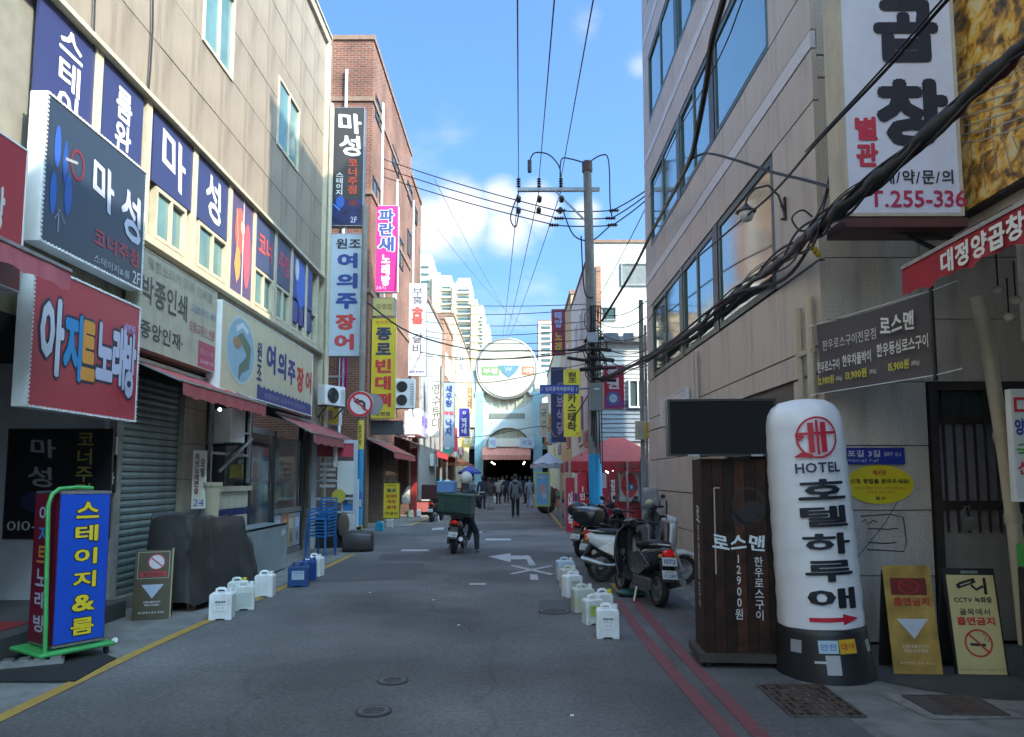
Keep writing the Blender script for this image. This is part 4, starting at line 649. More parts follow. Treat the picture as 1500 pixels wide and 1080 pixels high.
M_brick = brick_mat('red_brick', (.215, .058, .028), (.13, .038, .020), (.19, .15, .12))
M_brick2 = brick_mat('brown_brick', (.14, .075, .05), (.10, .055, .04), (.15, .13, .12))
M_brick3 = brick_mat('orange_brick', (.34, .13, .06), (.27, .10, .05), (.3, .24, .18))

# asphalt with patches and wear
def wear_asphalt():
    m = M_asph; t = m.node_tree; b = t.nodes['Principled BSDF']; L = t.links
    src = b.inputs['Base Color'].links[0].from_socket
    tx = t.nodes.new('ShaderNodeTexCoord')
    n = t.nodes.new('ShaderNodeTexNoise'); n.inputs['Scale'].default_value = .35; n.inputs['Detail'].default_value = 9; L.new(tx.outputs['Object'], n.inputs['Vector'])
    r = t.nodes.new('ShaderNodeMapRange'); r.inputs['From Min'].default_value = .4; r.inputs['From Max'].default_value = .62; r.inputs['To Min'].default_value = .66; r.inputs['To Max'].default_value = 1.22; L.new(n.outputs['Fac'], r.inputs[0])
    g = t.nodes.new('ShaderNodeTexNoise'); g.inputs['Scale'].default_value = 190; g.inputs['Detail'].default_value = 2; L.new(tx.outputs['Object'], g.inputs['Vector'])
    r2 = t.nodes.new('ShaderNodeMapRange'); r2.inputs['From Min'].default_value = .3; r2.inputs['From Max'].default_value = .7; r2.inputs['To Min'].default_value = .62; r2.inputs['To Max'].default_value = 1.4; L.new(g.outputs['Fac'], r2.inputs[0])
    mm = t.nodes.new('ShaderNodeMath'); mm.operation = 'MULTIPLY'; L.new(r.outputs[0], mm.inputs[0]); L.new(r2.outputs[0], mm.inputs[1])
    # hairline cracks and a mid-scale mottling
    d = t.nodes.new('ShaderNodeMixRGB'); d.blend_type = 'ADD'; d.inputs[0].default_value = .35; L.new(tx.outputs['Object'], d.inputs[1])
    dn = t.nodes.new('ShaderNodeTexNoise'); dn.inputs['Scale'].default_value = 1.7; dn.inputs['Detail'].default_value = 6; L.new(tx.outputs['Object'], dn.inputs['Vector']); L.new(dn.outputs['Color'], d.inputs[2])
    vo = t.nodes.new('ShaderNodeTexVoronoi'); vo.feature = 'DISTANCE_TO_EDGE'; vo.inputs['Scale'].default_value = .38; L.new(d.outputs[0], vo.inputs['Vector'])
    r3 = t.nodes.new('ShaderNodeMapRange'); r3.inputs['From Min'].default_value = .003; r3.inputs['From Max'].default_value = .011; r3.inputs['To Min'].default_value = .86; r3.inputs['To Max'].default_value = 1; L.new(vo.outputs['Distance'], r3.inputs[0])
    n4 = t.nodes.new('ShaderNodeTexNoise'); n4.inputs['Scale'].default_value = 26; n4.inputs['Detail'].default_value = 5; n4.inputs['Roughness'].default_value = .7; L.new(tx.outputs['Object'], n4.inputs['Vector'])
    r4 = t.nodes.new('ShaderNodeMapRange'); r4.inputs['From Min'].default_value = .35; r4.inputs['From Max'].default_value = .65; r4.inputs['To Min'].default_value = .72; r4.inputs['To Max'].default_value = 1.24; L.new(n4.outputs['Fac'], r4.inputs[0])
    for e in (r3, r4):
        m2 = t.nodes.new('ShaderNodeMath'); m2.operation = 'MULTIPLY'; L.new(mm.outputs[0], m2.inputs[0]); L.new(e.outputs[0], m2.inputs[1]); mm = m2
    v = t.nodes.new('ShaderNodeVectorMath'); v.operation = 'SCALE'; L.new(src, v.inputs[0]); L.new(mm.outputs[0], v.inputs['Scale']); L.new(v.outputs[0], b.inputs['Base Color'])
wear_asphalt()

def paint_mat(name, c, cover=.55):      # road paint worn through to asphalt
    m = mat(name, c, .7, var=.15, scale=8); t = m.node_tree; b = t.nodes['Principled BSDF']; L = t.links
    src = b.inputs['Base Color'].links[0].from_socket
    tx = t.nodes.new('ShaderNodeTexCoord'); n = t.nodes.new('ShaderNodeTexNoise'); n.inputs['Scale'].default_value = 14; n.inputs['Detail'].default_value = 8; n.inputs['Roughness'].default_value = .7
    L.new(tx.outputs['Object'], n.inputs['Vector'])
    r = t.nodes.new('ShaderNodeMapRange'); r.inputs['From Min'].default_value = cover; r.inputs['From Max'].default_value = cover+.12; L.new(n.outputs['Fac'], r.inputs[0])
    x = t.nodes.new('ShaderNodeMixRGB'); x.inputs[2].default_value = (.11, .11, .112, 1); L.new(r.outputs[0], x.inputs[0]); L.new(src, x.inputs[1]); L.new(x.outputs[0], b.inputs['Base Color'])
    return m
P_yel = paint_mat('yellow_road_paint', (.40, .25, .055), .58); P_red = paint_mat('red_road_paint', (.19, .052, .056), .54); P_wht = paint_mat('white_road_paint', (.42, .42, .42), .57)

# ============================================================ GROUND
def sheet(name, x0, x1, y0, y1, z, m):
    return kind(MB().poly([(x0, y0, z), (x1, y0, z), (x1, y1, z), (x0, y1, z)]).build(name, m))
sheet('ground', -400, 400, -200, 900, -.012, M_conc)
sheet('road', -3.62, 2.12, -12, 76, 0, M_asph)
sheet('alley', -40, -3.62, 18.4, 24.8, 0, M_asph)
sheet('alley', 2.12, 40, 15.9, 22.5, 0, M_asph)
sheet('pavement', -8, -3.62, -12, 18.4, -.004, M_conc)
sheet('pavement', -8, -3.62, 24.8, 76, -.004, M_conc)
sheet('pavement', 2.12, 9, -12, 15.9, -.004, M_conc)
sheet('pavement', 2.12, 9, 22.5, 76, -.004, M_conc)
_k = MB()
pts = [atZ(x, y) for x, y in ((1225, 965), (1500, 962), (1500, 1012), (1350, 1010), (1262, 1000))]
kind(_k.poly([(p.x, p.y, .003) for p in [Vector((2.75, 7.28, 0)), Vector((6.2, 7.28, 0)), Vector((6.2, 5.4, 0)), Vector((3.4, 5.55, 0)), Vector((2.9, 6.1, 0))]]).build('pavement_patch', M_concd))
M_patch = mat('asphalt_patch', (.09, .088, .09), .85, var=.12, scale=3, bump=.5, bscale=120)
for q in (((478, 826), (622, 826), (608, 850), (452, 852)), ((560, 812), (640, 812), (650, 822), (552, 822)), ((790, 880), (905, 880), (925, 900), (790, 900))):
    kind(MB().poly([(p.x, p.y, .004) for p in [atZ(*a) for a in q][::-1]]).build('road_patch', M_patch))
yl = [atZ(x, y) for x, y in ((-330, 1215), (0, 1053), (200, 957), (300, 912), (400, 868), (518, 812))]
strip_on_ground('yellow_edge_line', [(p.x, p.y) for p in yl], .115, P_yel)
strip_on_ground('yellow_edge_line', [(-3.62, 25), (-3.6, 40), (-3.58, 70)], .11, P_yel)
strip_on_ground('yellow_edge_line', [(atZ(825, 775).x, atZ(825, 775).y), (atZ(797, 740).x, atZ(797, 740).y)], .11, P_yel)
strip_on_ground('yellow_edge_line', [(atZ(915, 872).x, atZ(915, 872).y), (atZ(898, 855).x, atZ(898, 855).y)], .12, P_yel)
r1 = [atZ(x, y) for x, y in ((905, 880), (940, 930), (985, 985), (1030, 1035), (1100, 1115), (1200, 1230))]
r2 = [atZ(x, y) for x, y in ((928, 878), (968, 925), (1020, 980), (1068, 1030), (1135, 1100), (1260, 1230))]
strip_on_ground('red_edge_line', [(p.x, p.y) for p in r1], .115, P_red)
strip_on_ground('red_edge_line', [(p.x, p.y) for p in r2], .115, P_red)
kind(MB().poly([(p.x, p.y, .002) for p in [Vector((2.12, 3, 0)), Vector((2.3, 3, 0)), Vector((2.3, 15.9, 0)), Vector((2.12, 15.9, 0))]]).build('kerb_strip', mat('kerb_stone', (.10, .10, .10), .8, var=.2)))
def mark(px, name='road_arrow', z=.007): 
    kind(MB().poly([(p.x, p.y, z) for p in [atZ(*a) for a in px]]).build(name, P_wht))
mark(((715, 816), (748, 811), (748, 824)), 'road_arrow'); mark(((748, 814.5), (775, 814.5), (778, 820), (748, 820)), 'road_arrow')
mark(((769, 813.5), (776, 815), (785, 829), (775, 829)), 'road_arrow', .0085)
mark(((747, 829.5), (752, 828.5), (812, 841.5), (806, 843)), 'road_cross'); mark(((805, 829), (811, 830), (752, 842), (746, 841)), 'road_cross', .0085)
mark(((776, 842), (787, 842), (789, 850), (777, 850)), 'road_cross')
for a in (((712, 789.5), (748, 789.5), (749, 792), (711, 792)), ((590, 805.5), (629, 805.5), (627, 808), (586, 808)), ((688, 855), (712, 855), (712, 857.5), (687, 857.5)), ((634, 774), (650, 773), (650, 776), (632, 777)), ((690, 779), (706, 779), (706, 781), (690, 781))):
    mark(a, 'road_dash')
M_iron = mat('cast_iron', (.11, .10, .095), .55, metal=.3, var=.3, scale=25, bump=.5, bscale=90)
for (x, y, lab) in ((575, 998, 'upper round iron manhole cover in the middle of the road'), (547, 1043, 'lower round iron manhole cover nearest the camera'), (812, 896, 'worn round manhole cover beside the row of jerry cans')):
    p = atZ(x, y); t = thing('manhole_cover', lab, 'manhole cover', (p.x, p.y, 0), group='manhole covers in the road')
    rr = .13 if y > 950 else .2
    b = MB(); b.lathe([(rr, .005), (rr, .009), (rr-.02, .009)], n=32); b.build('rim_ring', M_concd, t)
    b = MB(); b.lathe([(rr-.022, .005), (rr-.022, .012), (rr-.05, .012), (rr-.052, .008), (.0, .008)], n=32)
    for j in range(6):
        for k in range(2+j%2): b.box(-rr*.55+j*rr*.2, -rr*.55+j*rr*.2+rr*.1, -.05+k*.05, -.03+k*.05, .008, .0135)
    b.build('lid', M_iron, t)
# drain gratings on the right pavement
def grate(name, lab, q, rust, slots):
    P = [atZ(*a) for a in q]; c = sum(P, Vector())/4
    t = thing(name, lab, 'drain cover', (c.x, c.y, 0)); P = [p-c for p in P]; P = [Vector((p.x, p.y, 0)) for p in P]
    m = MB()
    for k in range(4):
        a, b2 = P[k], P[(k+1) % 4]; m.bar(a+Vector((0, 0, .004)), b2+Vector((0, 0, .004)), .02, .014)
    m.build('frame', M_iron, t)
    MB().poly([(p.x, p.y, .0015) for p in P]).build('pit', M_rub, t)
    def bil(u, v): return P[0]*(1-u)*(1-v)+P[1]*u*(1-v)+P[2]*u*v+P[3]*(1-u)*v
    if slots:
        nu, nv = 9, 5
        for j in range(nv):
            g = MB()
            a, b2 = bil(0, (j+.5)/nv), bil(1, (j+.5)/nv)
            for i in range(nu+1):
                g.bar(bil(i/nu, (j+.03)/nv)+Vector((0,0,.006)), bil(i/nu, (j+.97)/nv)+Vector((0,0,.006)), .02, .007)
            g.bar(bil(0, j/nv)+Vector((0,0,.0075)), bil(1, j/nv)+Vector((0,0,.0075)), .03, .008)
            for i in range(nu):
                if (i*3+j) % 2: g.poly([bil(i/nu, (j+.1)/nv)+Vector((0,0,.007)), bil((i+1)/nu, (j+.1)/nv)+Vector((0,0,.007)), bil((i+1)/nu, (j+.55)/nv)+Vector((0,0,.007)), bil(i/nu, (j+.55)/nv)+Vector((0,0,.007))])
            g.build('grating_bar', rust, t)
    else:
        MB().poly([bil(.02, .05)+Vector((0,0,.008)), bil(.98, .05)+Vector((0,0,.008)), bil(.98, .95)+Vector((0,0,.008)), bil(.02, .95)+Vector((0,0,.008))]).build('plate', M_iron, t)
        MB().poly([bil(.3, .12)+Vector((0,0,.010)), bil(.8, .12)+Vector((0,0,.010)), bil(.82, .9)+Vector((0,0,.010)), bil(.3, .9)+Vector((0,0,.010))]).build('rusty_plate', rust, t)
M_rust = mat('rusty_iron', (.10, .065, .05), .7, metal=.2, var=.35, scale=14, bump=.5)
grate('drain_grate', 'slotted rusty iron drain grating in front of the wooden cabinet', ((1110, 1005), (1205, 1005), (1268, 1051), (1160, 1051)), M_rust, True)
grate('drain_cover', 'solid rusty drain plate in a concrete frame in front of the gold board', ((1322, 1020), (1425, 1020), (1478, 1049), (1370, 1047)), M_rust, False)
P = [atZ(*a) for a in ((1285, 1016), (1432, 1012), (1500, 1052), (1365, 1054))]
kind(MB().poly([(p.x, p.y, .0005) for p in P]).build('pavement_surround', mat('pale_mortar', (.23, .22, .20), .85, var=.3, scale=12)))

# ============================================================ LEFT BUILDING (beige cladding, signs)
XL = -4.9
def YL(px, py=400, X=XL): return atX(px, py, X).y
def ZL(px, py, X=XL): return atX(px, py, X).z
YE = 18.0;  ZR = atX(470, 50, XL-.1).z; print('left roof z', ZR, 'YE', YL(476, 80))
LB = thing('beige_building', 'long beige panelled building on the left covered in blue window signs', 'building', (-9, 10, 0))
b = MB(); b.box(-15, -5.02, 1.0, YE, 3.25, ZR); b.build('wall', M_joint, LB, world=True)
b = MB(); b.box(-15, -4.88, .96, YE+.05, ZR, ZR+.22); b.box(-15, -4.84, .93, YE+.08, ZR+.22, ZR+.27); b.build('parapet', M_cream, LB, world=True)
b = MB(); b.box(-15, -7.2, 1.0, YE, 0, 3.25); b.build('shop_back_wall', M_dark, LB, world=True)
kind(MB().box(-15, -4.95, -14, .9, 0, ZR).build('bounce_wall_behind', mat('plain_beige_render', (.42, .37, .28), .8)))  # unseen wall behind the camera, added to bounce warm light onto the right side
# end wall towards the alley, cream strip at corner
MB().box(-4.99, -4.86, YE-.16, YE+.02, 3.2, ZR-.0).build('corner_strip', M_cream, LB, world=True)
pm = {}
def clad(y0, y1, z0, z1):
    k = (round(y1-y0, 2), round(z1-z0, 2))
    if k not in pm:
        o = MB().box(-.045, 0, .008, y1-y0-.008, .008, z1-z0-.008).build('cladding_panel', M_beige, LB); pm[k] = o.data; o.location = Vector((-4.955, y0, z0))-LB.location
    else: piece('cladding_panel', pm[k], LB, Vector((-4.955+random.uniform(-.003, .003), y0, z0))-LB.location)
wy0, wy1, wz0, wz1 = 14.3, 15.75, 8.55, 10.05
ys = [1.0+i*1.06 for i in range(17)]
zs = [6.72+i*.93 for i in range(int((ZR-6.72)/.93)+2)]; zs[-1] = ZR
ups = [(wy0, wy1, wz0, wz1), (10.75, 11.95, 8.55, 10.05), (6.2, 7.4, 8.55, 10.05), (2.8, 4.0, 8.55, 10.05)]
for i in range(len(ys)-1):
    for j in range(len(zs)-1):
        y0, y1, z0, z1 = ys[i], min(ys[i+1], YE-.17), zs[j], zs[j+1]
        if z1-z0 < .1 or y1 <= y0+.05: continue
        cut = [u for u in ups if u[0] < y1-.05 and u[1] > y0+.05 and u[2] < z1-.05 and u[3] > z0+.05]
        if not cut: clad(y0, y1, z0, z1); continue
        u = cut[0]
        if u[0] > y0+.08: clad(y0, u[0], z0, z1)
        if u[1] < y1-.08: clad(u[1], y1, z0, z1)
        a, c = max(y0, u[0]), min(y1, u[1])
        if u[2] > z0+.08: clad(a, c, z0, u[2])
        if u[3] < z1-.08: clad(a, c, u[3], z1)
# ledge over the sign band and under it
MB().box(-5.0, -4.80, 1.0, YE-.2, 6.66, 6.72).build('band_ledge', M_cream, LB, world=True)
MB().box(-5.0, -4.82, 1.0, YE-.2, 4.74, 4.84).build('window_sill', M_cream, LB, world=True)
MB().box(-5.0, -4.95, 1.0, YE-.2, 3.25, 4.74).build('fascia', mat('fascia_render', (.30, .26, .19), .8, var=.2, stain=.5), LB, world=True)
def window(par, y0, y1, z0, z1, X, side, frame, glass, mull=2, fw=.06, dep=.07, name='window'):
    s = side   # +1 faces +X, -1 faces -X
    m = MB(); xa, xb = sorted((X, X+s*dep))
    m.box(xa, xb, y0, y0+fw, z0, z1); m.box(xa, xb, y1-fw, y1, z0, z1); m.box(xa, xb, y0+fw, y1-fw, z0, z0+fw); m.box(xa, xb, y0+fw, y1-fw, z1-fw, z1)
    for k in range(1, mull):
        c = y0+(y1-y0)*k/mull; m.box(xa, xb, c-fw*.5, c+fw*.5, z0+fw, z1-fw)
    o = m.build(name, frame, par, world=True)
    for k in range(mull):
        a = y0+(y1-y0)*k/mull+fw*.5; c = y0+(y1-y0)*(k+1)/mull-fw*.5
        xx = X+s*(dep*.35 if k % 2 else dep*.6)
        p = MB().box(min(xx, xx-s*.01), max(xx, xx-s*.01), a, c, z0+fw*.8, z1-fw*.8).build('pane', glass, None)
        p.parent = o; 
        for v in p.data.vertices: v.co -= par.location
    return o
for u in ups: window(LB, *u, -5.0, 1, M_cream, M_teal, 2)
for a, c in ((9.45, 10.35), (10.75, 11.85), (13.15, 14.15), (14.35, 15.25), (15.4, 16.3), (16.45, 17.3)):
    window(LB, a, c, 4.9, 5.62, -4.99, 1, M_cream, M_teal, 2, fw=.055, dep=.1)
for a in (8.0, 9.15, 10.55, 11.9, 13.05, 14.25, 15.3, 16.4, 17.35): MB().box(-5.0, -4.87, a-.07, a+.07, 4.84, 6.66).build('band_post', M_cream, LB, world=True)
MB().box(-5.01, -4.985, 1.0, YE-.2, 4.84, 6.66).build('band_back', mat('band_grey', (.2, .19, .16), .8), LB, world=True)
# drain pipes on the corner
for dy, r in ((0.0, .045), (.16, .03)):
    MB().tube([(-4.80, YE-.05+dy, .1), (-4.80, YE-.05+dy, 11.4)], r).build('drain_pipe', M_cream, LB, world=True, smooth=True)
b = MB()
for k in range(12): b.box(-4.86, -4.4, YE+.20, YE+.24, 3.6+k*.62, 3.64+k*.62)
for x in (-4.84, -4.42): b.box(x-.02, x+.02, YE+.2, YE+.24, 3.3, 10.9)
b.build('sign_frame', M_gal, LB, world=True)
cab = MB().tube([(-4.9, 7.9+.02*math.sin(i*1.3), 12.5-i*.6) for i in range(11)], .012, 6).build('wall_cable', M_cable, LB, world=True)
MB().tube([(-4.9, 9.15+.03*math.sin(i*1.7), 12.5-i*.6) for i in range(13)], .014, 6).build('wall_cable', M_cable, LB, world=True)

# window band signs of the left building (flat boards in the frames)
def board(lab, y0, y1, z0, z1, col, texts, name='window_sign', X=-4.89, m=None, group='blue signs in the upper window band'):
    t = thing(name, lab, 'sign', (X, (y0+y1)/2, z0), PI/2, group); w = y1-y0; h = z1-z0
    MB().box(-w/2, w/2, 0, .03, 0, h).build('board', m or flat(col, .35), t)
    for q in texts:
        s, cu, cv, cw, ch, c = q[:6]; text(t, s, (cu-.5)*w, cv*h, cw*w, ch*h, c, y=-.005, **(q[6] if len(q) > 6 else {}))
    return t, w, h
IND = (.032, .038, .115); IND2 = (.045, .055, .12); PWH = (.75, .76, .80)
VB = dict(vert=True, wt=.03)
board('dark blue window board with small vertical white letters, half hidden above the large sign', 6.95, 7.93, 4.86, 6.64, IND, [('스테이지', .55, .55, .42, .78, PWH, VB)])
board('blue window board reading 룸완비 to the left of the large 마 board', 8.12, 9.02, 4.86, 6.64, IND, [('룸완비', .5, .55, .40, .72, PWH, VB)])
board('square blue board with one large white syllable ma', 9.3, 10.48, 5.64, 6.64, IND, [('마', .5, .52, .6, .72, PWH, dict(brush=1, wt=.02))])
board('square blue board with one large white syllable seong, right of ma', 10.63, 11.82, 5.64, 6.64, IND, [('성', .5, .5, .5, .75, PWH, dict(brush=1, wt=.02))])
t, w, h = board('picture window with a red and orange figure on dark blue film', 12.0, 12.98, 4.86, 6.64, (.09, .06, .13), [])
disc(t, -.12, 1.15, .22, .42, (.55, .12, .09)); disc(t, .24, .8, .16, .6, (.5, .1, .14), y=-.005); disc(t, -.18, .55, .12, .3, (.62, .30, .08), y=-.006); disc(t, 0, 1.25, .1, .12, (.6, .4, .3), y=-.007)
stroke(t, [(-.3, 1.5), (-.2, 1.0), (-.32, .5), (-.2, .2)], .04, (.6, .3, .2), y=-.007); panel(t, .0, .05, 0, h, (.6, .6, .58), -.008, 'mullion')
board('slate board with orange red letters meaning corner', 13.15, 14.18, 5.64, 6.64, IND2, [('코너', .5, .5, .72, .45, (.62, .08, .07), dict(wt=.03))])
board('slate board with pinkish letters meaning pub, beside the corner board', 14.33, 15.23, 5.64, 6.64, IND2, [('주점', .5, .5, .72, .45, (.5, .07, .12), dict(wt=.03))])
t, w, h = board('blue picture board with a pale glow at the far end of the band', 15.4, 16.9, 5.1, 6.6, (.03, .05, .22), [])
disc(t, -.15, .9, .35, .5, (.05, .12, .5)); disc(t, -.45, 1.2, .14, .25, (.5, .55, .62), y=-.005)

# ---- ground floor of the left building
b = MB(); b.box(-5.15, -4.93, 8.83, 8.98, 0, 3.3); b.build('shutter_post', mat('grey_render', (.22, .21, .2), .8, var=.2), LB, world=True)
pier = mat('stained_beige_tile', (.25, .22, .165), .6, var=.15, stain=.4)
for (a, c) in ((10.62, 11.38), (17.2, 17.98)):
    for k in range(6): MB().box(-5.2, -4.93, a, c, .0+k*.54+.004, .536+k*.54).build('pier_block', pier, LB, world=True)
b = MB(); b.box(-5.0, -4.9, 13.2, 13.32, 0, 3.0); b.box(-5.0, -4.9, 16.5, 16.62, 0, 3.0); b.box(-5.0, -4.9, 14.6, 14.66, 0, 2.6); b.build('door_frame', M_black, LB, world=True)
b = MB(); b.box(-5.4, -4.93, 8.98, 17.2, 3.0, 3.26); b.build('soffit', M_dark, LB, world=True)
for k in range(31):                      # roller shutter, slat by slat
    z = .16+k*.092
    if k == 0:
        o = MB().prism([(-.012, 0), (.012, .012), (.016, .05), (.0, .088), (-.014, .088)], 'y', 8.98, 10.62).build('shutter_slat', mat('teal_grey_shutter', (.16, .21, .215), .5, metal=.2, var=.15, scale=3, stain=.35), LB); sl = o.data
        o.location = Vector((-5.02, 0, z))-LB.location
    else: piece('shutter_slat', sl, LB, Vector((-5.02, 0, z))-LB.location)
MB().box(-5.1, -4.9, 8.98, 10.62, 0, .16).build('door_sill', M_conc, LB, world=True)
# alcove with the sign that faces the camera
b = MB(); b.box(-7.2, -5.02, 8.72, 8.82, 0, 3.25); b.build('alcove_wall', mat('alcove_panel', (.33, .34, .36), .5, var=.06), LB, world=True)
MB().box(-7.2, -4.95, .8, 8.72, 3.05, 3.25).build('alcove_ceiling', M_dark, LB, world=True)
step = kind(MB().box(-7.2, -4.66, 1.0, 8.72, -.01, .19).build('entrance_step', M_concd))
kind(MB().box(-7.2, -4.9, 5.9, 7.4, .19, .198).build('red_carpet', mat('red_carpet', (.22, .015, .02), .9, bump=.3)))
fr = frameY(8, 163, 628, 790, 8.68)
t, w, h = sign('entrance_sign', 'black poster board in the left entrance with grey 마성 letters and phone number', 'sign', fr, .03, flat((.012, .012, .016), .3), M_black,
  [('마', .34, .82, .24, .17, (.24, .24, .26), dict(brush=1, wt=.02)), ('성', .32, .56, .24, .19, (.22, .22, .24), dict(brush=1, wt=.02)), ('코너주점', .74, .66, .16, .60, (.26, .23, .05), dict(vert=True, wt=.01)), ('010-288-1', .38, .12, .68, .085, (.42, .42, .44), {})])
disc(t, -.15, .45, .3, .14, (.015, .02, .06))
# two little plates on the post
sign('number_plate', 'small blue and white house plate on the grey shutter post', 'sign', frameY(158, 171, 640, 665, 8.8), .02, flat((.15, .18, .3)), M_white, [('2F', .5, .5, .6, .6, WHITE)])
sign('post_sign', 'narrow black strip sign with white 마 on the shutter post', 'sign', frameY(156, 170, 667, 722, 8.8), .02, flat((.02, .02, .025)), M_black, [('마', .5, .4, .8, .32, WHITE, dict(brush=1, wt=.02))])

# shop window with counter, AC unit, goods
SH = thing('shop_counter', 'cream tiled counter with a navy tile band under the air conditioner', 'counter', (-4.95, 12.3, 0))
b = MB(); tl = MB().box(0, .025, .005, .295, .005, .295)
me = tl.build('tile', mat('cream_tile', (.52, .49, .38), .3, var=.06), SH); me.location = (.02, -.9, .1); tm = me.data
navy = MB().box(0, .026, .005, .295, .005, .11).build('band_tile', flat(NAVY, .3), SH); navy.location = (.02, -.9, 1.0); nm = navy.data
for k in range(6):
    for r, z in enumerate((.1, .4, .7, 1.12)):
        if (k, r) != (0, 0): piece('tile', tm, SH, (.02, -.9+k*.3, z))
    if k: piece('band_tile', nm, SH, (.02, -.9+k*.3, 1.0))
MB().box(-.25, .02, -.9, .9, 0, 1.42).build('body', M_cream, SH)
MB().box(-.3, .1, -.93, .93, 1.42, 1.5).build('counter_top', M_cream, SH)
t = thing('plant_pot', 'tall cream plastic pot standing at the near end of the tiled counter', 'pot', (-4.72, 11.2, .9))
MB().lathe([(.09, 0), (.13, .62), (.15, .62), (.15, .68), (.125, .68), (.1, .1), (0, .1)], n=20).build('pot_body', M_cream, t, smooth=True)
t2 = thing('pot_stand', 'grey box standing under the cream pot beside the shutter pier', 'box', (-4.72, 11.2, 0)); MB().box(-.14, .14, -.14, .14, 0, .9).build('box_body', M_gal, t2, bevel=.01)
def ac_unit(lab, loc, rz, s=1.0, fans=1, brk=True):
    t = thing('air_conditioner', lab, 'air conditioner', loc, rz, 'outdoor air conditioner units')
    w, h, d = .82*s, (.58 if fans == 1 else 1.2)*s, .30*s
    MB().box(-w/2, w/2, 0, d, 0, h).build('casing', M_white, t, bevel=.015)
    for f in range(fans):
        zc = h*(.5 if fans == 1 else (.27, .73)[f]); rr = .22*s
        m = MB(); xc = -w*.12
        for q in (.35, .6, .85, 1): m.tube([(xc+rr*q*math.cos(a*PI/10), -.012, zc+rr*q*math.sin(a*PI/10)) for a in range(21)], .006, 4)
        for a in range(8): m.bar((xc, -.012, zc), (xc+rr*math.cos(a*PI/4), -.012, zc+rr*math.sin(a*PI/4)), .008)
        m.build('fan_grille', M_black, t)
        disc(t, xc, zc, rr, rr, (.05, .05, .05), y=-.003, name='fan_opening')
    m = MB()
    for k in range(9): m.box(w*.28, w*.46, -.008, .0, h*.12+k*h*.085, h*.15+k*h*.085)
    m.build('louvre', M_gal, t)
    if brk:
        m = MB()
        for x in (-w*.4, w*.4): m.bar((x, -.02, -.02), (x, d+.05, -.02), .03); m.bar((x, 0, -.03), (x, d+.05, -.3), .025)
        m.bar((-w*.45, 0, -.02), (w*.45, 0, -.02), .03); m.build('bracket', M_black, t)
    return t
p = atX(345, 650, -4.6); ac_unit('cream air conditioner unit on a bracket above the tiled counter', (-4.72, p.y, p.z), R(152), .95)
p = atX(480, 590, -4.5); ac_unit('grey air conditioner on the corner beside the drain pipe, above the awning', (-4.45, 17.6, ZL(480, 590, -4.45)), R(60), .85)
b = MB()
for a, c, d, e in ((11.5, 2.45, 13.15, 2.45), (11.5, 2.05, 13.1, 2.05)): b.bar((-4.88, a, c), (-4.88, d, e), .04)
b.bar((-4.88, 11.45, 1.55), (-4.88, 11.45, 3.0), .05); b.bar((-4.75, 11.5, 1.75), (-4.75, 12.9, 2.35), .035); b.bar((-4.88, 13.1, 1.55), (-4.88, 13.1, 3.0), .05); b.build('window_bars', M_gal, LB, world=True)
# shelves with bottles and packets seen through the shop front
rk = thing('display_shelf', 'tall shelf of coloured packets behind the shop door frame', 'shelf', (-5.15, 15.1, 0))
MB().box(-.3, 0, -1.6, 1.3, 0, .05).box(-.3, 0, -1.6, 1.3, .62, .65).box(-.3, 0, -1.6, 1.3, 1.12, 1.15).box(-.3, 0, -1.6, 1.3, 1.62, 1.65).box(-.32, -.3, -1.6, 1.3, 0, 2.4).build('shelf_boards', M_gal, rk)
cols = [(.5, .5, .5), (.4, .12, .08), (.1, .2, .45), (.45, .35, .1), (.12, .3, .15), (.3, .15, .1), (.6, .6, .62)]
for zz in (.65, 1.15, 1.65, .05):
    y = -1.5; ip = -1
    while y < 1.15:
        wd = random.uniform(.13, .26); hh = random.uniform(.2, .4); pc = random.choice(cols); ip += 1; t = MB().box(-.26, -.04, 0, wd-.02, 0, hh).build('shop_packet', flat(pc, .4)); t.location = (-5.15, 15.1+y, zz)
        tag(t, '%s packet, %s along the %s shelf board behind the shop door' % (['grey', 'red', 'blue', 'mustard', 'green', 'brown', 'white'][cols.index(pc)], ['first', 'second', 'third', 'fourth', 'fifth', 'sixth', 'seventh', 'eighth', 'ninth', 'tenth', 'eleventh', 'twelfth', 'thirteenth', 'fourteenth', 'fifteenth', 'sixteenth', 'seventeenth', 'eighteenth', 'nineteenth', 'last'][min(ip, 19)], {.65: 'second', 1.15: 'third', 1.65: 'top', .05: 'bottom'}[zz]), 'packet', 'packets on the shop shelf'); y += wd
b = MB(); b.box(-4.98, -4.96, 13.35, 14.58, .1, 2.5); b.box(-4.98, -4.96, 14.68, 16.48, 1.0, 2.5); b.build('shop_glass', mat('shop_glass', (.8, .9, .9), .02, var=.02, trans=1.0, spec=.5), LB, world=True)
b = MB(); b.box(-4.97, -4.9, 14.66, 16.5, .0, .12); b.box(-4.97, -4.9, 14.66, 16.5, .9, 1.0); b.box(-4.96, -4.92, 13.32, 14.6, 2.5, 2.6);  b.build('shop_front_rail', M_gal, LB, world=True)
for k, (c, y) in enumerate((((.35, .36, .42), 14.75), ((.42, .18, .1), 15.2), ((.38, .3, .22), 15.65), ((.3, .34, .42), 16.08))):
    t = thing('shop_poster', ['white and grey poster', 'red brown poster', 'tan poster', 'pale blue poster'][k]+' in the lower shop window of the far left shop', 'poster', (-4.92, y+.2, .15), PI/2)
    MB().box(-.2, .2, 0, .01, 0, .72).build('sheet', flat(c), t); panel(t, -.15, .15, .4, .62, tuple(min(1, q*1.7) for q in c)); disc(t, 0, .2, .1, .12, tuple(q*.5 for q in c))
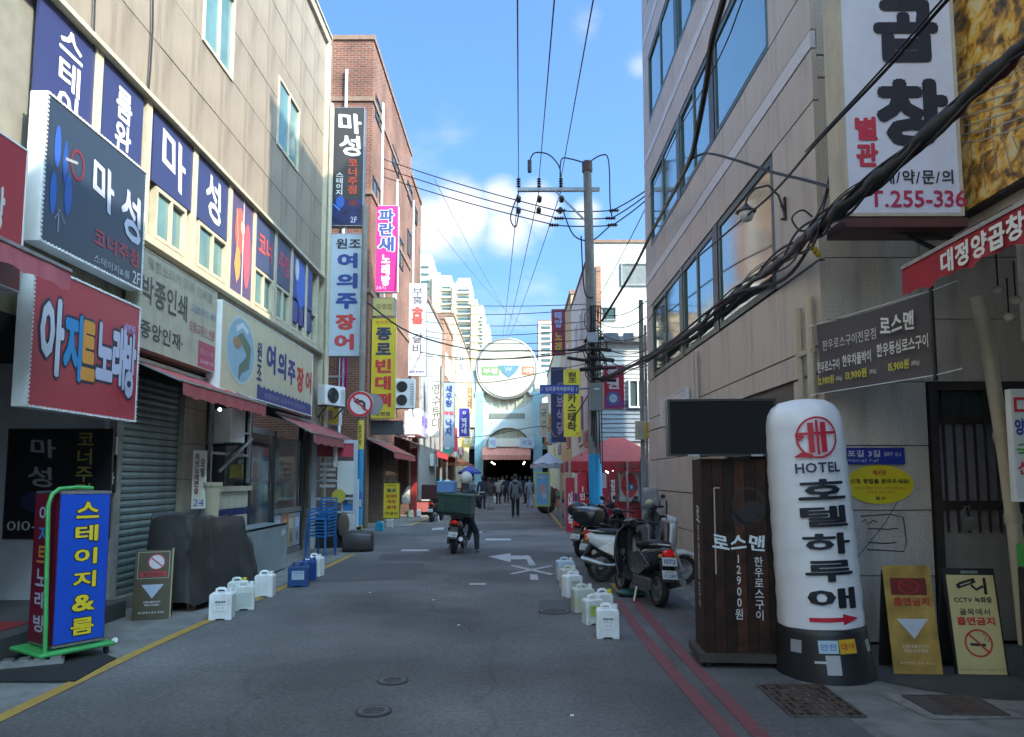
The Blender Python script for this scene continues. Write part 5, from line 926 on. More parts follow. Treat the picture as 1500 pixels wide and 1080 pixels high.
sign('pier_notice', 'narrow white vertical notice with blue foot on the beige pier', 'sign', (lambda f: ((f[0][0], f[0][1], f[0][2]), PI/4, .22, f[3]))(frameL(283, 300, 660, 745, -4.86)), .02, flat((.6, .58, .52)), M_white,
  [('최신노래연습', .32, .6, .3, .7, (.25, .05, .04), VB), ('모텔', .7, .7, .3, .3, (.1, .1, .1), VB), ('24', .5, .1, .7, .12, (.05, .1, .4))])
# small lamps under the sign
t = thing('sign_lamp', 'small bright white lamp under the eel restaurant sign', 'lamp', tuple(atX(322, 600, -4.55)))
MB().ball((0, 0, 0), .025).build('bulb', mat('lit_bulb', (1, .97, .9), .3, emit=4), t); MB().bar((0, 0, .02), (-.3, 0, .2), .015).build('arm', M_black, t)

# ============================================================ PROTRUDING SIGNS, LEFT
B_W = M_white; DK = (.03, .035, .06)
t, w, h = sign('sign_box', 'large slate blue box sign reading 마성 코너주점 on the left building', 'sign', frameL(60, 213, 188, 392, -4.66), .17, mat('slate_print', (.028, .044, .072), .4, var=.06), B_W,
  [('마', .53, .63, .22, .33, (.42, .46, .60), dict(brush=1, wt=.03)), ('성', .83, .55, .24, .40, (.42, .46, .60), dict(brush=1, wt=.03)), ('코너주점', .70, .235, .48, .135, (.34, .055, .08), dict(wt=.02)), ('스테이지&룸', .66, .075, .38, .06, (.38, .42, .46), {}), ('2F', .93, .085, .09, .10, (.5, .54, .56))])
for a, c, q, col in ((-.75, 1.05, .05, (.03, .10, .42)), (-.62, .95, .04, (.02, .07, .30)), (-.78, .55, .05, (.02, .10, .40)), (-.55, .62, .06, (.02, .08, .34))):
    disc(t, a*w/1.9, c, q, .22, col, y=-.004)
disc(t, -.42*w/1.9, 1.0, .12, .17, (.16, .02, .03), y=-.005, inner=.78); stroke(t, [(-.62*w/1.9, .98), (-.42*w/1.9, 1.02)], .03, (.3, .32, .34), y=-.006); stroke(t, [(-.68*w/1.9, .18), (-.68*w/1.9, .42)], .02, (.2, .22, .3)); stroke(t, [(-.74*w/1.9, .3), (-.66*w/1.9, .42), (-.58*w/1.9, .3)], .015, (.2, .22, .3))
t, w, h = sign('sign_box', 'large red box sign with cartoon lettering 아지트노래방', 'sign', frameL(42, 203, 413, 608, -4.62), .14, mat('red_print', (.34, .025, .045), .4, var=.05), B_W,
  [('아', .165, .52, .19, .56, (.48, .52, .62), dict(wt=.05, outline=DK)), ('지', .34, .49, .16, .50, (.02, .22, .50), dict(wt=.06, outline=DK)), ('트', .475, .49, .14, .46, (.60, .26, .04), dict(wt=.06, outline=DK)),
   ('노', .635, .52, .17, .46, (.42, .44, .60), dict(wt=.05, outline=DK)), ('래', .78, .51, .14, .52, (.42, .44, .60), dict(wt=.05, outline=DK)), ('방', .905, .47, .13, .56, (.42, .44, .60), dict(wt=.05, outline=DK)), ('세련된', .88, .78, .13, .07, (.42, .30, .6), dict(wt=.04)), ('노래', .80, .16, .09, .06, (.45, .12, .08), {})])
def bulbs(par, w, h, n, name='edge_bulb'):
    m = MB()
    for k in range(n):
        for (u, v) in ((-w/2+.012, h*(k+.5)/n), (w/2-.012, h*(k+.5)/n)): m.box(u-.012, u+.012, -.016, -.006, v-.012, v+.012)
        for (u, v) in ((-w/2+w*(k+.5)/n, h-.012), (-w/2+w*(k+.5)/n, .012)): m.box(u-.012, u+.012, -.016, -.006, v-.012, v+.012)
    return kind(m.build('edge_bulbs', flat((.6, .62, .64)), par), 'stuff')
bulbs(t, w, h, 34)
for o in bpy.data.objects:
    if o.get('label', '').startswith('large slate blue box'): bulbs(o, *frameL(60, 213, 188, 392, -4.66)[2:], 34)
sign('sign_box', 'plain red box sign cut off by the left edge of the photo', 'sign', frameL(-75, 37, 180, 412, -4.62), .2, mat('deep_red_print', (.28, .02, .025), .4, var=.05), B_W, [('노래방', .4, .5, .6, .3, (.5, .5, .5), dict(wt=.05))])
# name signs flush over the shops
kk = mat('khaki_board', (.36, .34, .27), .55, var=.1, stain=.25)
t, w, h = sign('shop_sign', 'faded khaki printing shop sign with dark letters 박종인쇄 and a red corner', 'sign', frameL(203, 317, 393, 528, -4.72), .18, kk, kk,
  [('명함스티커 각종 인쇄물', .5, .88, .85, .12, (.24, .23, .18), {}), ('박종인쇄', .29, .60, .54, .29, (.07, .065, .06), dict(wt=.02)), ('중앙인재·', .27, .20, .50, .18, (.05, .05, .05), dict(wt=.02)), ('고급봉투카드 제작', .80, .66, .36, .09, (.10, .13, .26), {}), ('도장·고무인 전문', .79, .44, .38, .12, (.34, .06, .05), dict(wt=.01))])
panel(t, w*.24, w*.5-.01, .01, h*.32, (.34, .05, .10)); text(t, '명함·스티커 제작', w*.37, h*.2, w*.2, h*.07, (.5, .3, .35)); text(t, '253-0000 인쇄', w*.37, h*.09, w*.2, h*.05, (.6, .5, .5))
t, w, h = sign('shop_sign', 'cream eel restaurant sign with a round eel picture and navy letters 여의주', 'sign', frameL(322, 458, 478, 590, -4.66), .22, mat('cream_board', (.50, .45, .31), .5, var=.06, stain=.15), B_W,
  [('원조', .335, .50, .05, .50, (.03, .04, .16), dict(vert=True, wt=.03)), ('여', .455, .60, .10, .40, (.03, .04, .18), dict(wt=.05)), ('의', .58, .58, .10, .38, (.03, .04, .18), dict(wt=.05)), ('주', .70, .54, .10, .36, (.03, .04, .18), dict(wt=.05)), ('장', .82, .50, .10, .40, (.50, .04, .03), dict(wt=.05)), ('어', .94, .52, .09, .36, (.45, .05, .04), dict(wt=.05))])
sc = [(-w*.18, .01), (w*.49, .01), (w*.49, h*.15)]+[(w*.49-k*w*.67/28, h*(.17+.03*(k % 2))) for k in range(1, 28)]+[(-w*.18, h*.2)]
MB().poly([(a, -.004, c) for a, c in sc]).build('navy_band', flat((.03, .035, .16)), t)
for k in range(14): disc(t, -w*.15+k*w*.047, h*.235, w*.006, h*.035, (.42, .42, .42), y=-.006, n=10)
text(t, '민물장어 소금구이 양념구이', w*.15, h*.09, w*.5, h*.07, (.25, .27, .4))
disc(t, -w*.335, h*.53, w*.125, h*.41, (.22, .36, .46)); disc(t, -w*.335, h*.53, w*.125, h*.41, (.45, .5, .5), y=-.005, inner=.93)
stroke(t, [(-w*.385, h*.60), (-w*.33, h*.68), (-w*.27, h*.56), (-w*.28, h*.40), (-w*.34, h*.30), (-w*.35, h*.18)], [.16, .22, .26, .24, .17, .05], (.09, .15, .10), y=-.007)
disc(t, -w*.372, h*.60, w*.035, h*.07, (.28, .17, .08), y=-.009); stroke(t, [(-w*.38, h*.76), (-w*.33, h*.84), (-w*.28, h*.78)], .09, (.5, .58, .6), y=-.007)

# ============================================================ AWNINGS
def awning(lab, loc, rz, w, out, drop, val, col, n=None, name='awning', poles=False, texts=(), vcol=None, group='shop awnings along the street'):
    """canvas from the wall (local y=0) out to y=-out, dropping by drop, with a scalloped valance"""
    t = thing(name, lab, 'awning', loc, rz, group); n = n or max(6, int(w*4))
    m = mat('canvas_%02x%02x%02x' % tuple(int(255*c) for c in col), col, .8, var=.14, scale=3, bump=.15, stain=.35)
    b = MB(); g = {}
    NR = 6
    for i in range(n*2+1):
        for j in range(NR+1):
            x = -w/2+w*i/(n*2); f = j/NR; sag = .025*math.sin(f*PI)*(1+.5*math.sin(i*1.1)); b.v.append((x, -out*f, -drop*f-sag+.01*math.sin(i*PI/2)*f))
    st = NR+1
    for i in range(n*2):
        for j in range(NR): b.f.append((i*st+j, (i+1)*st+j, (i+1)*st+j+1, i*st+j+1)); b.m.append(0)
    o = b.build('canopy', m, t, smooth=True)
    b = MB()
    for i in range(n*4+1):
        x = -w/2+w*i/(n*4); z0 = -drop-.0+.01*math.sin(i*PI/4); ph = (i % 4)/4; zb = z0-val*(1-.10*abs(math.cos(ph*PI)))
        b.v += [(x, -out-.003, z0), (x, -out-.012-.012*math.sin(i*.9), zb)]
    for i in range(n*4): b.f.append((2*i, 2*i+2, 2*i+3, 2*i+1)); b.m.append(0)
    b.build('valance', m if vcol is None else mat('canvas_v', vcol, .8), t, smooth=True)
    b = MB(); b.bar((-w/2, -out, -drop), (w/2, -out, -drop), .03); b.bar((-w/2, -.02, 0), (w/2, -.02, 0), .05)
    for x in (-w/2, w/2): b.bar((x, 0, -.01), (x, -out, -drop-.01), .025)
    if poles:
        for x in (-w/2+.05, w/2-.05): b.bar((x, -out+.03, -drop), (x, -out+.03, -loc[2]), .045)
    b.build('frame', M_gal, t)
    for s, u, v, cw, ch, c in texts: text(t, s, u, -drop-val*v, cw, ch, c, y=-out-.02, wt=.04)
    return t
RD = (.30, .045, .05); SAL = (.40, .17, .15)
awning('faded red scalloped awning under the khaki printing shop sign', (-4.9, 10.35, 3.18), PI/2, 3.0, .75, .32, .2, (.36, .08, .085))
awning('long faded brick red awning running past the corner of the beige building', (-4.9, 16.6, 2.98), PI/2, 4.2, .8, .42, .22, (.30, .085, .08))
awning('pink awning at the left edge of the photo under the cut off red sign', (-4.9, 4.9, 3.75), PI/2, 3.1, .8, .2, .2, (.45, .12, .15))

# ============================================================ BRICK BUILDING beyond the left alley
ZB = atX(548, 57, XL).z; ZB2 = atX(600, 225, XL).z
BB = thing('brick_building', 'tall red brick building beyond the left alley with small dark windows', 'building', (-9, 32, 0))
YB0, YB1 = YL(545, 200), YL(617, 330)
print('brick', YB0, YB1, ZB, ZB2)
b = MB(); b.box(-14, XL, YB0, YB0+9, 2.9, ZB); b.build('wall', M_brick, BB, world=True)
b = MB(); b.box(-14, XL-.02, YB0+9.004, YB1, 2.9, ZB-.9); b.build('wall', M_brick, BB, world=True)
b = MB(); b.box(-14, -6.8, YB0+.02, YB1-.02, 0, 2.9); b.build('ground_floor_wall', M_brick2, BB, world=True)
for k in range(5):
    y = YB0+k*(YB1-YB0-.5)/4; MB().box(-6.8, XL-.01, y, y+.5, 0, 2.9).build('ground_floor_pier', M_brick2, BB, world=True)
M_band = mat('grey_concrete_band', (.20, .12, .085), .8, var=.15, stain=.3)
for z in (ZB-.08, ZB-2.3, ZB-5.6, ZB-9.0): MB().box(-14.04, XL+.05, YB0-.05, YB0+9.05, z, z+.16).build('concrete_band', M_band, BB, world=True)
MB().box(-14.04, XL+.04, YB0+9.06, YB1+.04, ZB-.98, ZB-.8).build('concrete_band', M_band, BB, world=True)
MB().box(-6.45, -6.3, YB0-.06, YB0, 3, ZB-.1).build('concrete_rib', M_band, BB, world=True)
for (pn, pf, t_, b_) in ((547, 558, 130, 165), (573, 583, 208, 235), (545, 556, 255, 285), (596, 603, 262, 285), (607, 611, 300, 322), (584, 591, 345, 388), (597, 602, 335, 372)):
    y0, y1 = YL(pn, 300), YL(pf, 300); zc0 = atX(pn, b_, XL).z; zc1 = atX(pn, t_, XL).z
    window(BB, y0, y1, zc0, zc1, XL-.03, 1, M_black, M_glass, 2, fw=.07, dep=.07)
for (x, y, z0, z1) in ((XL+.05, YB0+1.6, 6, ZB-1.5), (XL+.05, YB0+4.9, 8, ZB-3), (XL+.05, YB0+9.6, 3, ZB-2), (-5.8, YB0-.08, 3, ZB-1.2)):
    MB().tube([(x, y, z0), (x, y, z1)], .05).build('drain_pipe', M_white, BB, world=True, smooth=True)
MB().tube([(XL+.04, YB0+2.2, 9.0), (XL+.06, YB0+2.4, 8.2), (XL+.06, YB0+3.6, 8.1), (XL+.04, YB0+4.4, 8.7), (XL+.04, YB0+4.5, 12)], .03, 6).build('conduit', M_white, BB, world=True, smooth=True)

# ---- generic background building
def block(name, lab, x0, x1, y0, y1, z, m, side, wins=(), cat='building', roof=.25, mf=None):
    t = thing(name, lab, cat, ((x0+x1)/2, (y0+y1)/2, 0)); MB().box(x0, x1, y0, y1, 0, z).build('wall', m, t, world=True)
    MB().box(x0-.06, x1+.06, y0-.06, y1+.06, z, z+roof).build('parapet', mf or M_band, t, world=True)
    X = x1 if side > 0 else x0
    for (ya, yb, za, zb) in wins: window(t, ya, yb, za, zb, X-(.03*side), side, M_white, M_glass, 2, fw=.07, dep=.09)
    return t
g2 = mat('pale_render', (.45, .42, .36), .8, var=.1, stain=.3); g3 = mat('cream_render', (.48, .38, .25), .8, var=.1, stain=.2); g4 = mat('grey_render2', (.30, .30, .30), .8, var=.12, stain=.3)
block('shop_building', 'grey walled building between the brick building and the narrow orange one', -14, XL+.05, YB1+.1, 47, 11.4, g4, 1, [(42, 43.4, 7.6, 9.2), (44.4, 45.8, 7.6, 9.2), (42, 43.4, 4.4, 5.8)])
block('shop_building', 'narrow orange brick building with a sloping grey roof on the left', -14, XL+.1, 47.1, 54, 12.2, M_brick3, 1, [(48.5, 50, 8.6, 10.2), (51, 52.5, 8.6, 10.2), (48.5, 50, 5, 6.6)])
block('shop_building', 'cream rendered building close to the market gate on the left', -14, XL+.15, 54.1, 73.5, 14.0, g3, 1, [(56+k*2.6, 57.6+k*2.6, z, z+1.6) for k in range(6) for z in (5, 8.2, 11.2)])
# right side background
ZG = atY(905, 356, 28.8).z
G = block('pale_building', 'pale grey flat roofed building behind the utility pole on the right', 3.2, 14, 28.8, 40.5, ZG, mat('pale_grey_wall', (.52, .53, .50), .75, var=.08, stain=.3), -1, [(30, 31.5, 8, 9.6), (33, 34.5, 8, 9.6), (36, 37.5, 8, 9.6)], roof=.12)
GL = G.location
def winY(par, l, r, t_, b_, Y, frame, glass, mull=2, fw=.06, dep=.08):
    a = atY(l, t_, Y); c = atY(r, b_, Y); x0, x1, z0, z1 = a.x, c.x, c.z, a.z; m = MB(); y0, y1 = Y-dep, Y+.01
    m.box(x0, x0+fw, y0, y1, z0, z1); m.box(x1-fw, x1, y0, y1, z0, z1); m.box(x0+fw, x1-fw, y0, y1, z0, z0+fw); m.box(x0+fw, x1-fw, y0, y1, z1-fw, z1)
    for k in range(1, mull): q = x0+(x1-x0)*k/mull; m.box(q-fw*.4, q+fw*.4, y0, y1, z0+fw, z1-fw)
    o = m.build('window', frame, par, world=True)
    p = MB().box(x0+fw*.8, x1-fw*.8, Y-dep*.5, Y-dep*.4, z0+fw*.8, z1-fw*.8).build('pane', glass, None); p.parent = o
    for v in p.data.vertices: v.co -= par.location
    return o
winY(G, 909, 955, 386, 419, 28.8, M_gal, mat('grey_pane', (.18, .20, .20), .1, spec=.8), 1)
winY(G, 880, 903, 450, 470, 28.8, M_gal, M_glass, 1)
b = MB(); b.box(3.3, 3.5, 28.7, 28.8, 7.8, ZG-1.0); b.build('orange_strip', M_brick3, G, world=True)
LH = thing('lower_house', 'low blue grey clapboard house with a white window behind the red lotto sign', 'house', (6, 25, 0))
for k in range(22):
    z = 2.9+k*.155; q = MB().prism([(24.55, z), (24.5, z), (24.53, z+.15), (24.55, z+.15)], 'x', 2.9, 9).build('clapboard', mat('blue_grey_board', (.16, .20, .25), .6, var=.1) if k < 9 else mat('white_board', (.5, .5, .5), .6, var=.1), LH, world=True)
MB().box(2.95, 9, 24.56, 28.7, 0, 6.3).build('wall', g4, LH, world=True)
MB().box(2.8, 9.1, 24.3, 28.7, 6.3, 6.5).build('roof', M_gal, LH, world=True)
winY(LH, 920, 948, 556, 598, 24.5, M_white, M_glass, 2)
block('shop_building', 'tan building with a dark sloping eave beyond the pale building on the right', 3.2, 14, 40.6, 50, 12.2, mat('tan_wall', (.42, .30, .17), .8, var=.1, stain=.2), -1, [(42, 43.5, 8, 9.6), (45, 46.5, 8, 9.6)])
block('shop_building', 'pale green fronted building beside the market gate on the right', 3.3, 14, 50.1, 73.5, 12.0, mat('pale_green_wall', (.40, .46, .42), .8, var=.1, stain=.2), -1, [(52+k*3, 53.8+k*3, z, z+1.5) for k in range(6) for z in (5, 8.5)])
block('distant_tower', 'small pale peach tower block far beyond the gate on the right', atY(789, 600, 180).x, atY(815, 600, 180).x, 180, 190, atY(800, 470, 180).z, mat('peach_wall', (.55, .42, .36), .8), -1)
_t = bpy.data.objects['distant_tower']
m = MB()
for k in range(9): a = atY(793, 478+k*8, 180); c = atY(806, 482+k*8, 180); m.box(a.x, c.x, 179.9, 180, c.z, a.z)
m.build('window_rows', M_glass, _t, world=True)
# apartment tower
AP = thing('apartment_tower', 'white stepped apartment tower far behind the left roofs', 'apartment building', (-15, 225, 0))
M_apt = mat('white_apartment_wall', (.56, .52, .40), .8, var=.05); M_apt2 = mat('yellow_apartment_wall', (.62, .50, .28), .8, var=.05)
cols_ = [(612, 633, 378, 0), (633, 645, 402, 2), (645, 662, 408, 1), (662, 668, 418, 2), (668, 690, 412, 1), (690, 700, 442, 2), (700, 709, 452, 1), (709, 718, 482, 0)]
for l, r, tp, wk in cols_:
    a = atY(l, tp, 225-wk*1.2); c = atY(r, tp, 225-wk*1.2); MB().box(a.x, c.x-.02, 225-wk*1.2, 240, 0, a.z).build('tower_bay', M_apt2 if wk == 2 else M_apt, AP, world=True)
    MB().box(a.x+.4, c.x-.4, 226, 236, a.z, a.z+1.6).build('roof_box', M_apt, AP, world=True)
    py = tp+12; Y = 225-wk*1.2
    while py < 600 and wk != 2:
        u = atY(l+2.5, py, Y); v = atY(r-2.5, py+4.2, Y)
        if wk == 1:
            MB().box(u.x, v.x, Y-.15, Y, v.z, u.z).build('window', M_glass, AP, world=True); MB().box(u.x-.3, v.x+.3, Y-.9, Y-.16, v.z-.55, v.z).build('balcony', M_apt, AP, world=True)
        else: MB().box(u.x+.5, v.x-.5, Y-.12, Y, v.z+.2, u.z).build('window', M_glass, AP, world=True)
        py += 10.5

# ============================================================ MODERN BUILDING ON THE RIGHT
XR = 3.16; YR0 = 7.3; YR1 = 17.0; ZRT = 17.2
MBD = thing('stone_building', 'modern granite clad office building with green framed mirror windows on the right', 'building', (6, 12, 0))
OFF = MBD.location
b = MB(); b.box(XR+.06, 13, YR0+.06, YR1, 2.75, ZRT); b.build('wall', M_joint, MBD, world=True)
b = MB(); b.box(XR+.9, 13, 10.2, YR1-.1, 0, 2.75); b.build('ground_floor_wall', M_dark, MBD, world=True)
MB().box(XR-.04, 13, YR0-.04, YR1+.04, ZRT, ZRT+.3).build('parapet', M_stone, MBD, world=True)
spm = {}
def slab(y0, y1, z0, z1, m=M_stone, out=0):
    k = (round(y1-y0, 2), round(z1-z0, 2), m.name)
    loc = Vector((XR+random.uniform(0, .004)-out, y0, z0))-OFF
    if k not in spm:
        o = MB().box(0, .055, .005, y1-y0-.005, .005, z1-z0-.005).build('stone_panel', m, MBD); spm[k] = o.data; o.location = loc
    else: piece('stone_panel', spm[k], MBD, loc)
wins = [(8.55, 10.95), (11.2, 13.3), (13.55, 16.3)]
yy = [YR0, 8.45]+[8.45+1.06*i for i in range(1, 8)]+[YR1]
for (z0, z1) in ((2.75, 3.02), (3.03, 3.9), (5.65, 6.22), (6.44, 6.98), (8.65, 9.2), (9.42, 9.98), (11.65, 12.2), (12.42, 12.98), (14.65, 15.2), (15.4, 16.0), (16.6, 17.2)):
    for i in range(len(yy)-1): slab(yy[i], yy[i+1], z0, z1)
for z in (6.23, 9.21, 12.21, 15.21):
    for i in range(len(yy)-1): slab(yy[i], yy[i+1], z, z+.20, M_stripe, .006)
for (z0, z1) in ((3.92, 5.64), (6.99, 8.64), (9.99, 11.64), (12.99, 14.64), (16.0, 16.6)):
    slab(YR0, 8.53, z0, z1); slab(16.32, YR1, z0, z1)
    MB().box(XR+.05, XR+.10, 8.53, 16.32, z0, z1).build('window_recess', M_black, MBD, world=True)
    for k, (y0, y1) in enumerate(wins):
        window(MBD, y0, y1, z0+.02, z1-.02, XR+.06, -1, M_green, M_mirror, 2 if k else 1, fw=.09, dep=.05)
    for y in (11.075, 13.425): MB().box(XR+.0, XR+.05, y-.10, y+.10, z0, z1).build('window_pillar', M_green if y > 12 else M_black, MBD, world=True)
# ground floor, street side
for (y0, y1) in ((YR0, 8.1), (12.9, 13.7), (16.2, YR1)):
    for k in range(4): slab(y0, y1, .02+k*.68, .69+k*.68)
for k in range(4): slab(13.7, 15.0, .02+k*.68, .69+k*.68); slab(15.0, 16.2, .02+k*.68, .69+k*.68)
b = MB(); b.box(XR+.06, XR+.9, YR0+.06, 8.1, 0, 2.75); b.box(XR+.06, XR+.9, 12.9, YR1, 0, 2.75); b.build('ground_floor_pier', M_joint, MBD, world=True)
g = None
for k in range(30):
    if g is None: g = MB().box(0, .02, 0, 2.6, 0, .055).build('shutter_slat', mat('cream_shutter', (.38, .34, .25), .5, var=.1, stain=.3), MBD); g.location = Vector((XR+.12, 10.25, .08))-OFF
    else: piece('shutter_slat', g.data, MBD, Vector((XR+.12, 10.25, .08+k*.085))-OFF)
b = MB(); b.box(XR+.05, XR+.1, 8.1, 10.25, 2.55, 2.75); b.box(XR+.06, XR+.12, 10.15, 10.25, 0, 2.7); b.build('door_frame', M_black, MBD, world=True)
# front face of stone blocks at YR0
fpm = {}
def block_(x0, x1, z0, z1, m=M_granite):
    k = (round(x1-x0, 2), round(z1-z0, 2)); loc = Vector((x0, YR0+random.uniform(0, .004), z0))-OFF
    if k not in fpm:
        o = MB().box(.005, x1-x0-.005, 0, .055, .005, z1-z0-.005).build('stone_block', m, MBD); fpm[k] = o.data; o.location = loc
    else: piece('stone_block', fpm[k], MBD, loc)
rows = [0.02+.652*k for k in range(10)]
xs = [XR+.055, 4.2, 5.35, 6.5, 7.7]
for j in range(len(rows)-1):
    for i in range(len(xs)-1):
        if i == 1 and rows[j] < 2.5: continue
        block_(xs[i], xs[i+1], rows[j], rows[j+1])
for z in (5.9, 6.15, 7.0, 7.9, 8.8): 
    for i in range(len(xs)-1): block_(xs[i], xs[i+1], z, z+(.24 if z < 6 else .84))
b = MB(); b.box(XR+.06, 4.2, YR0+.06, YR0+.6, 0, 2.75); b.box(5.35, 13, YR0+.06, YR0+.6, 0, 2.75); b.box(4.2, 5.35, YR0+.4, YR0+.6, 0, 2.75); b.build('ground_floor_wall', M_joint, MBD, world=True)
# barred door
D = thing('barred_gate', 'dark metal barred gate with a grey lower sheet in the granite wall', 'gate', (4.78, YR0+.03, 0))
fr_m = mat('brown_metal_frame', (.05, .04, .04), .5, metal=.3, var=.2)
b = MB(); b.box(-.56, -.48, -.05, .06, 0, 2.62); b.box(.48, .56, -.05, .06, 0, 2.62); b.box(-.48, .48, -.05, .06, 2.54, 2.62); b.box(-.48, .48, -.03, .04, 2.2, 2.26); b.box(-.48, .48, -.03, .04, 1.33, 1.42); b.build('frame', fr_m, D)
MB().box(-.48, .48, .03, .05, 1.1, 2.2).build('frosted_panel', mat('frosted_mauve_glass', (.27, .26, .33), .35, var=.1, stain=.2), D)
MB().box(-.48, .48, .03, .05, 2.26, 2.54).build('dark_pane', M_glass, D)
MB().box(-.48, .48, -.02, .0, .04, 1.14).build('lower_sheet', mat('grey_sheet', (.24, .235, .235), .45, var=.14, scale=3, stain=.4), D)
for k in range(9):
    x = -.42+k*.105; MB().box(x-.009, x+.009, -.035, -.015, 1.1, 2.54).build('bar', fr_m, D)
MB().tube([(-.28, -.03, 1.28), (-.26, -.05, 1.36), (-.22, -.05, 1.36), (-.2, -.03, 1.28)], .008).box(-.3, -.18, -.06, -.03, 1.12, 1.26).build('padlock', M_gal, D)
# wall marks: street plate, oval notice, graffiti
sign('street_plate', 'blue street name plate with an arrow end on the granite wall', 'sign', frameY(1205, 1325, 656, 680, YR0-.03), .02, flat((.02, .04, .28), .3), flat((.02, .04, .28), .3),
     [('남포길 3길', .45, .64, .5, .40, (.6, .62, .7), dict(wt=.02)), ('Nampo-gil 3-gil', .45, .22, .45, .22, (.5, .52, .62), {}), ('BIFF 8-1', .85, .6, .2, .25, (.5, .5, .6), {})], rim=.006)
t = thing('oval_notice', 'yellow oval notice sticker below the blue street plate', 'sign', tuple(atY(1288, 710, YR0-.012)))
_w = (atY(1338, 710, YR0).x-atY(1238, 710, YR0).x)/2; _hh = (atY(1288, 681, YR0).z-atY(1288, 738, YR0).z)/2
MB().lathe([(1, 0), (1, .006), (0, .006)], n=40, axis='y').build('plate', flat((.62, .50, .015)), t)
for v in t.children[0].data.vertices: v.co = (v.co.x*_w, -v.co.y, v.co.z*_hh)
text(t, '신청 방법을 문의주세요!', 0, .035, _w*1.7, .05, (.05, .04, .02), y=-.012, wt=.03); text(t, '쓰레기는 지정된 장소와 시간에 배출합시다', 0, -.035, _w*1.5, .03, (.45, .12, .03), y=-.012); text(t, '과태료 부과 지역', 0, -.08, _w*.8, .025, (.45, .12, .03), y=-.012)
text(t, '깨끗한', 0, .12, .14, .05, (.45, .08, .03), y=-.012, wt=.03, brush=1); text(t, '중구', 0, -.14, .1, .035, (.03, .03, .03), y=-.012, wt=.02)
t = thing('graffiti', 'scrawled dark graffiti box with two arrows on the granite wall', 'graffiti', tuple(atY(1298, 780, YR0-.004)))
for pl in ([(-.25, .16), (.05, .18), (.18, .15), (.2, -.1), (.17, -.19), (-.2, -.17)], [(-.18, .04), (.02, .03), (.12, .04)], [(-.18, -.1), (.0, -.11), (.1, -.1)], [(-.24, .1), (-.2, .13), (-.18, .08), (-.12, .12), (-.08, .1)]):
    stroke(t, pl, .012, (.07, .06, .06), y=0)
stroke(t, [(-.3, -.25), (.0, .1), (.25, .5)], .008, (.06, .05, .05), y=0)
# pipes on the corner
b = MB()
for (x, y, r) in ((XR-.05, 7.75, .035), (XR-.06, 7.45, .045)): b.tube([(x, y, 0.1), (x, y, 3.55 if r > .04 else 3.5)], r)
b.bar((XR-.06, 7.4, 2.98), (XR-.06, 7.8, 2.98), .05); b.build('drain_pipe', M_cream, MBD, world=True, smooth=True)
b = MB().tube([(XR-.05, 12.2, .1), (XR-.05, 12.2, 3.8)], .03).tube([(XR-.05, 12.4, .1), (XR-.05, 12.4, 3.8)], .025).build('drain_pipe', M_stone, MBD, world=True, smooth=True)
sign('wall_sign', 'white wall sign with pink script above the black screen board', 'sign', (lambda p: ((XR-.08, 14.0, 2.72), -PI/2, 2.3, .55))(0), .06, flat((.6, .58, .62)), M_white, [('신발백화점', .4, .5, .6, .5, (.5, .15, .3), dict(slant=.1))])
# street lamp on a bracket arm
LM = thing('wall_lamp', 'grey globe street lamp hanging from a curved bracket on the stone building', 'street lamp', (XR, 8.15, 4.8)); LM.scale = (.78, .78, .78)
b = MB().tube([(-.02, 0, -.1), (-.1, 0, .18), (-.25, 0, .34), (-.42, .1, .33), (-.52, .15, .22), (-.54, .16, .12)], .018); b.box(-.03, 0, -.03, .03, -.2, .15); b.box(-.08, 0, -.01, .01, -.2, -.17); b.box(-.08, 0, -.01, .01, .0, .03); b.build('bracket', M_black, LM, smooth=True)
MB().lathe([(.02, .12), (.06, .06), (.13, .01), (.15, 0), (.15, -.015)], (-.54, .16, 0), n=20).build('lamp_shade', M_black, LM, smooth=True)
MB().lathe([(.11, -.01), (.115, -.06), (.09, -.13), (.04, -.16), (0, -.165)], (-.54, .16, 0), n=20).build('globe', mat('lamp_globe', (.5, .5, .48), .2, var=.1, spec=.7), LM, smooth=True)

# ============================================================ RESTAURANT AT THE RIGHT EDGE
RS = thing('restaurant', 'restaurant building at the right edge with a dark open front', 'building', (8, 1, 0))
M_rs = mat('pale_render_wall', (.50, .46, .40), .8, var=.2)
RH = 13.65
b = MB(); b.box(4.1, 12, -14, 6.42, 3.9, RH); b.box(4.102, 12, -14, 5.75, 2.75, 3.9); b.build('wall', M_rs, RS, world=True)
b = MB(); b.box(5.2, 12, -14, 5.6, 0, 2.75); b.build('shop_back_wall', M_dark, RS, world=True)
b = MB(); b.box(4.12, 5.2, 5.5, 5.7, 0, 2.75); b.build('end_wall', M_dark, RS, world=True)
b = MB()
for y in (5.45, 4.2, 2.8): b.box(4.02, 4.12, y-.05, y+.05, 0, 2.75)
b.build('front_post', M_black, RS, world=True)
awning('bright red restaurant awning with white letters 대정양곱창 at the right edge', (4.1, 3.38, 3.66), -PI/2, 4.5, 1.0, .34, .25, (.36, .02, .035),
       texts=[('대정양곱창', -1.28, .52, .86, .17, (.75, .73, .7))])
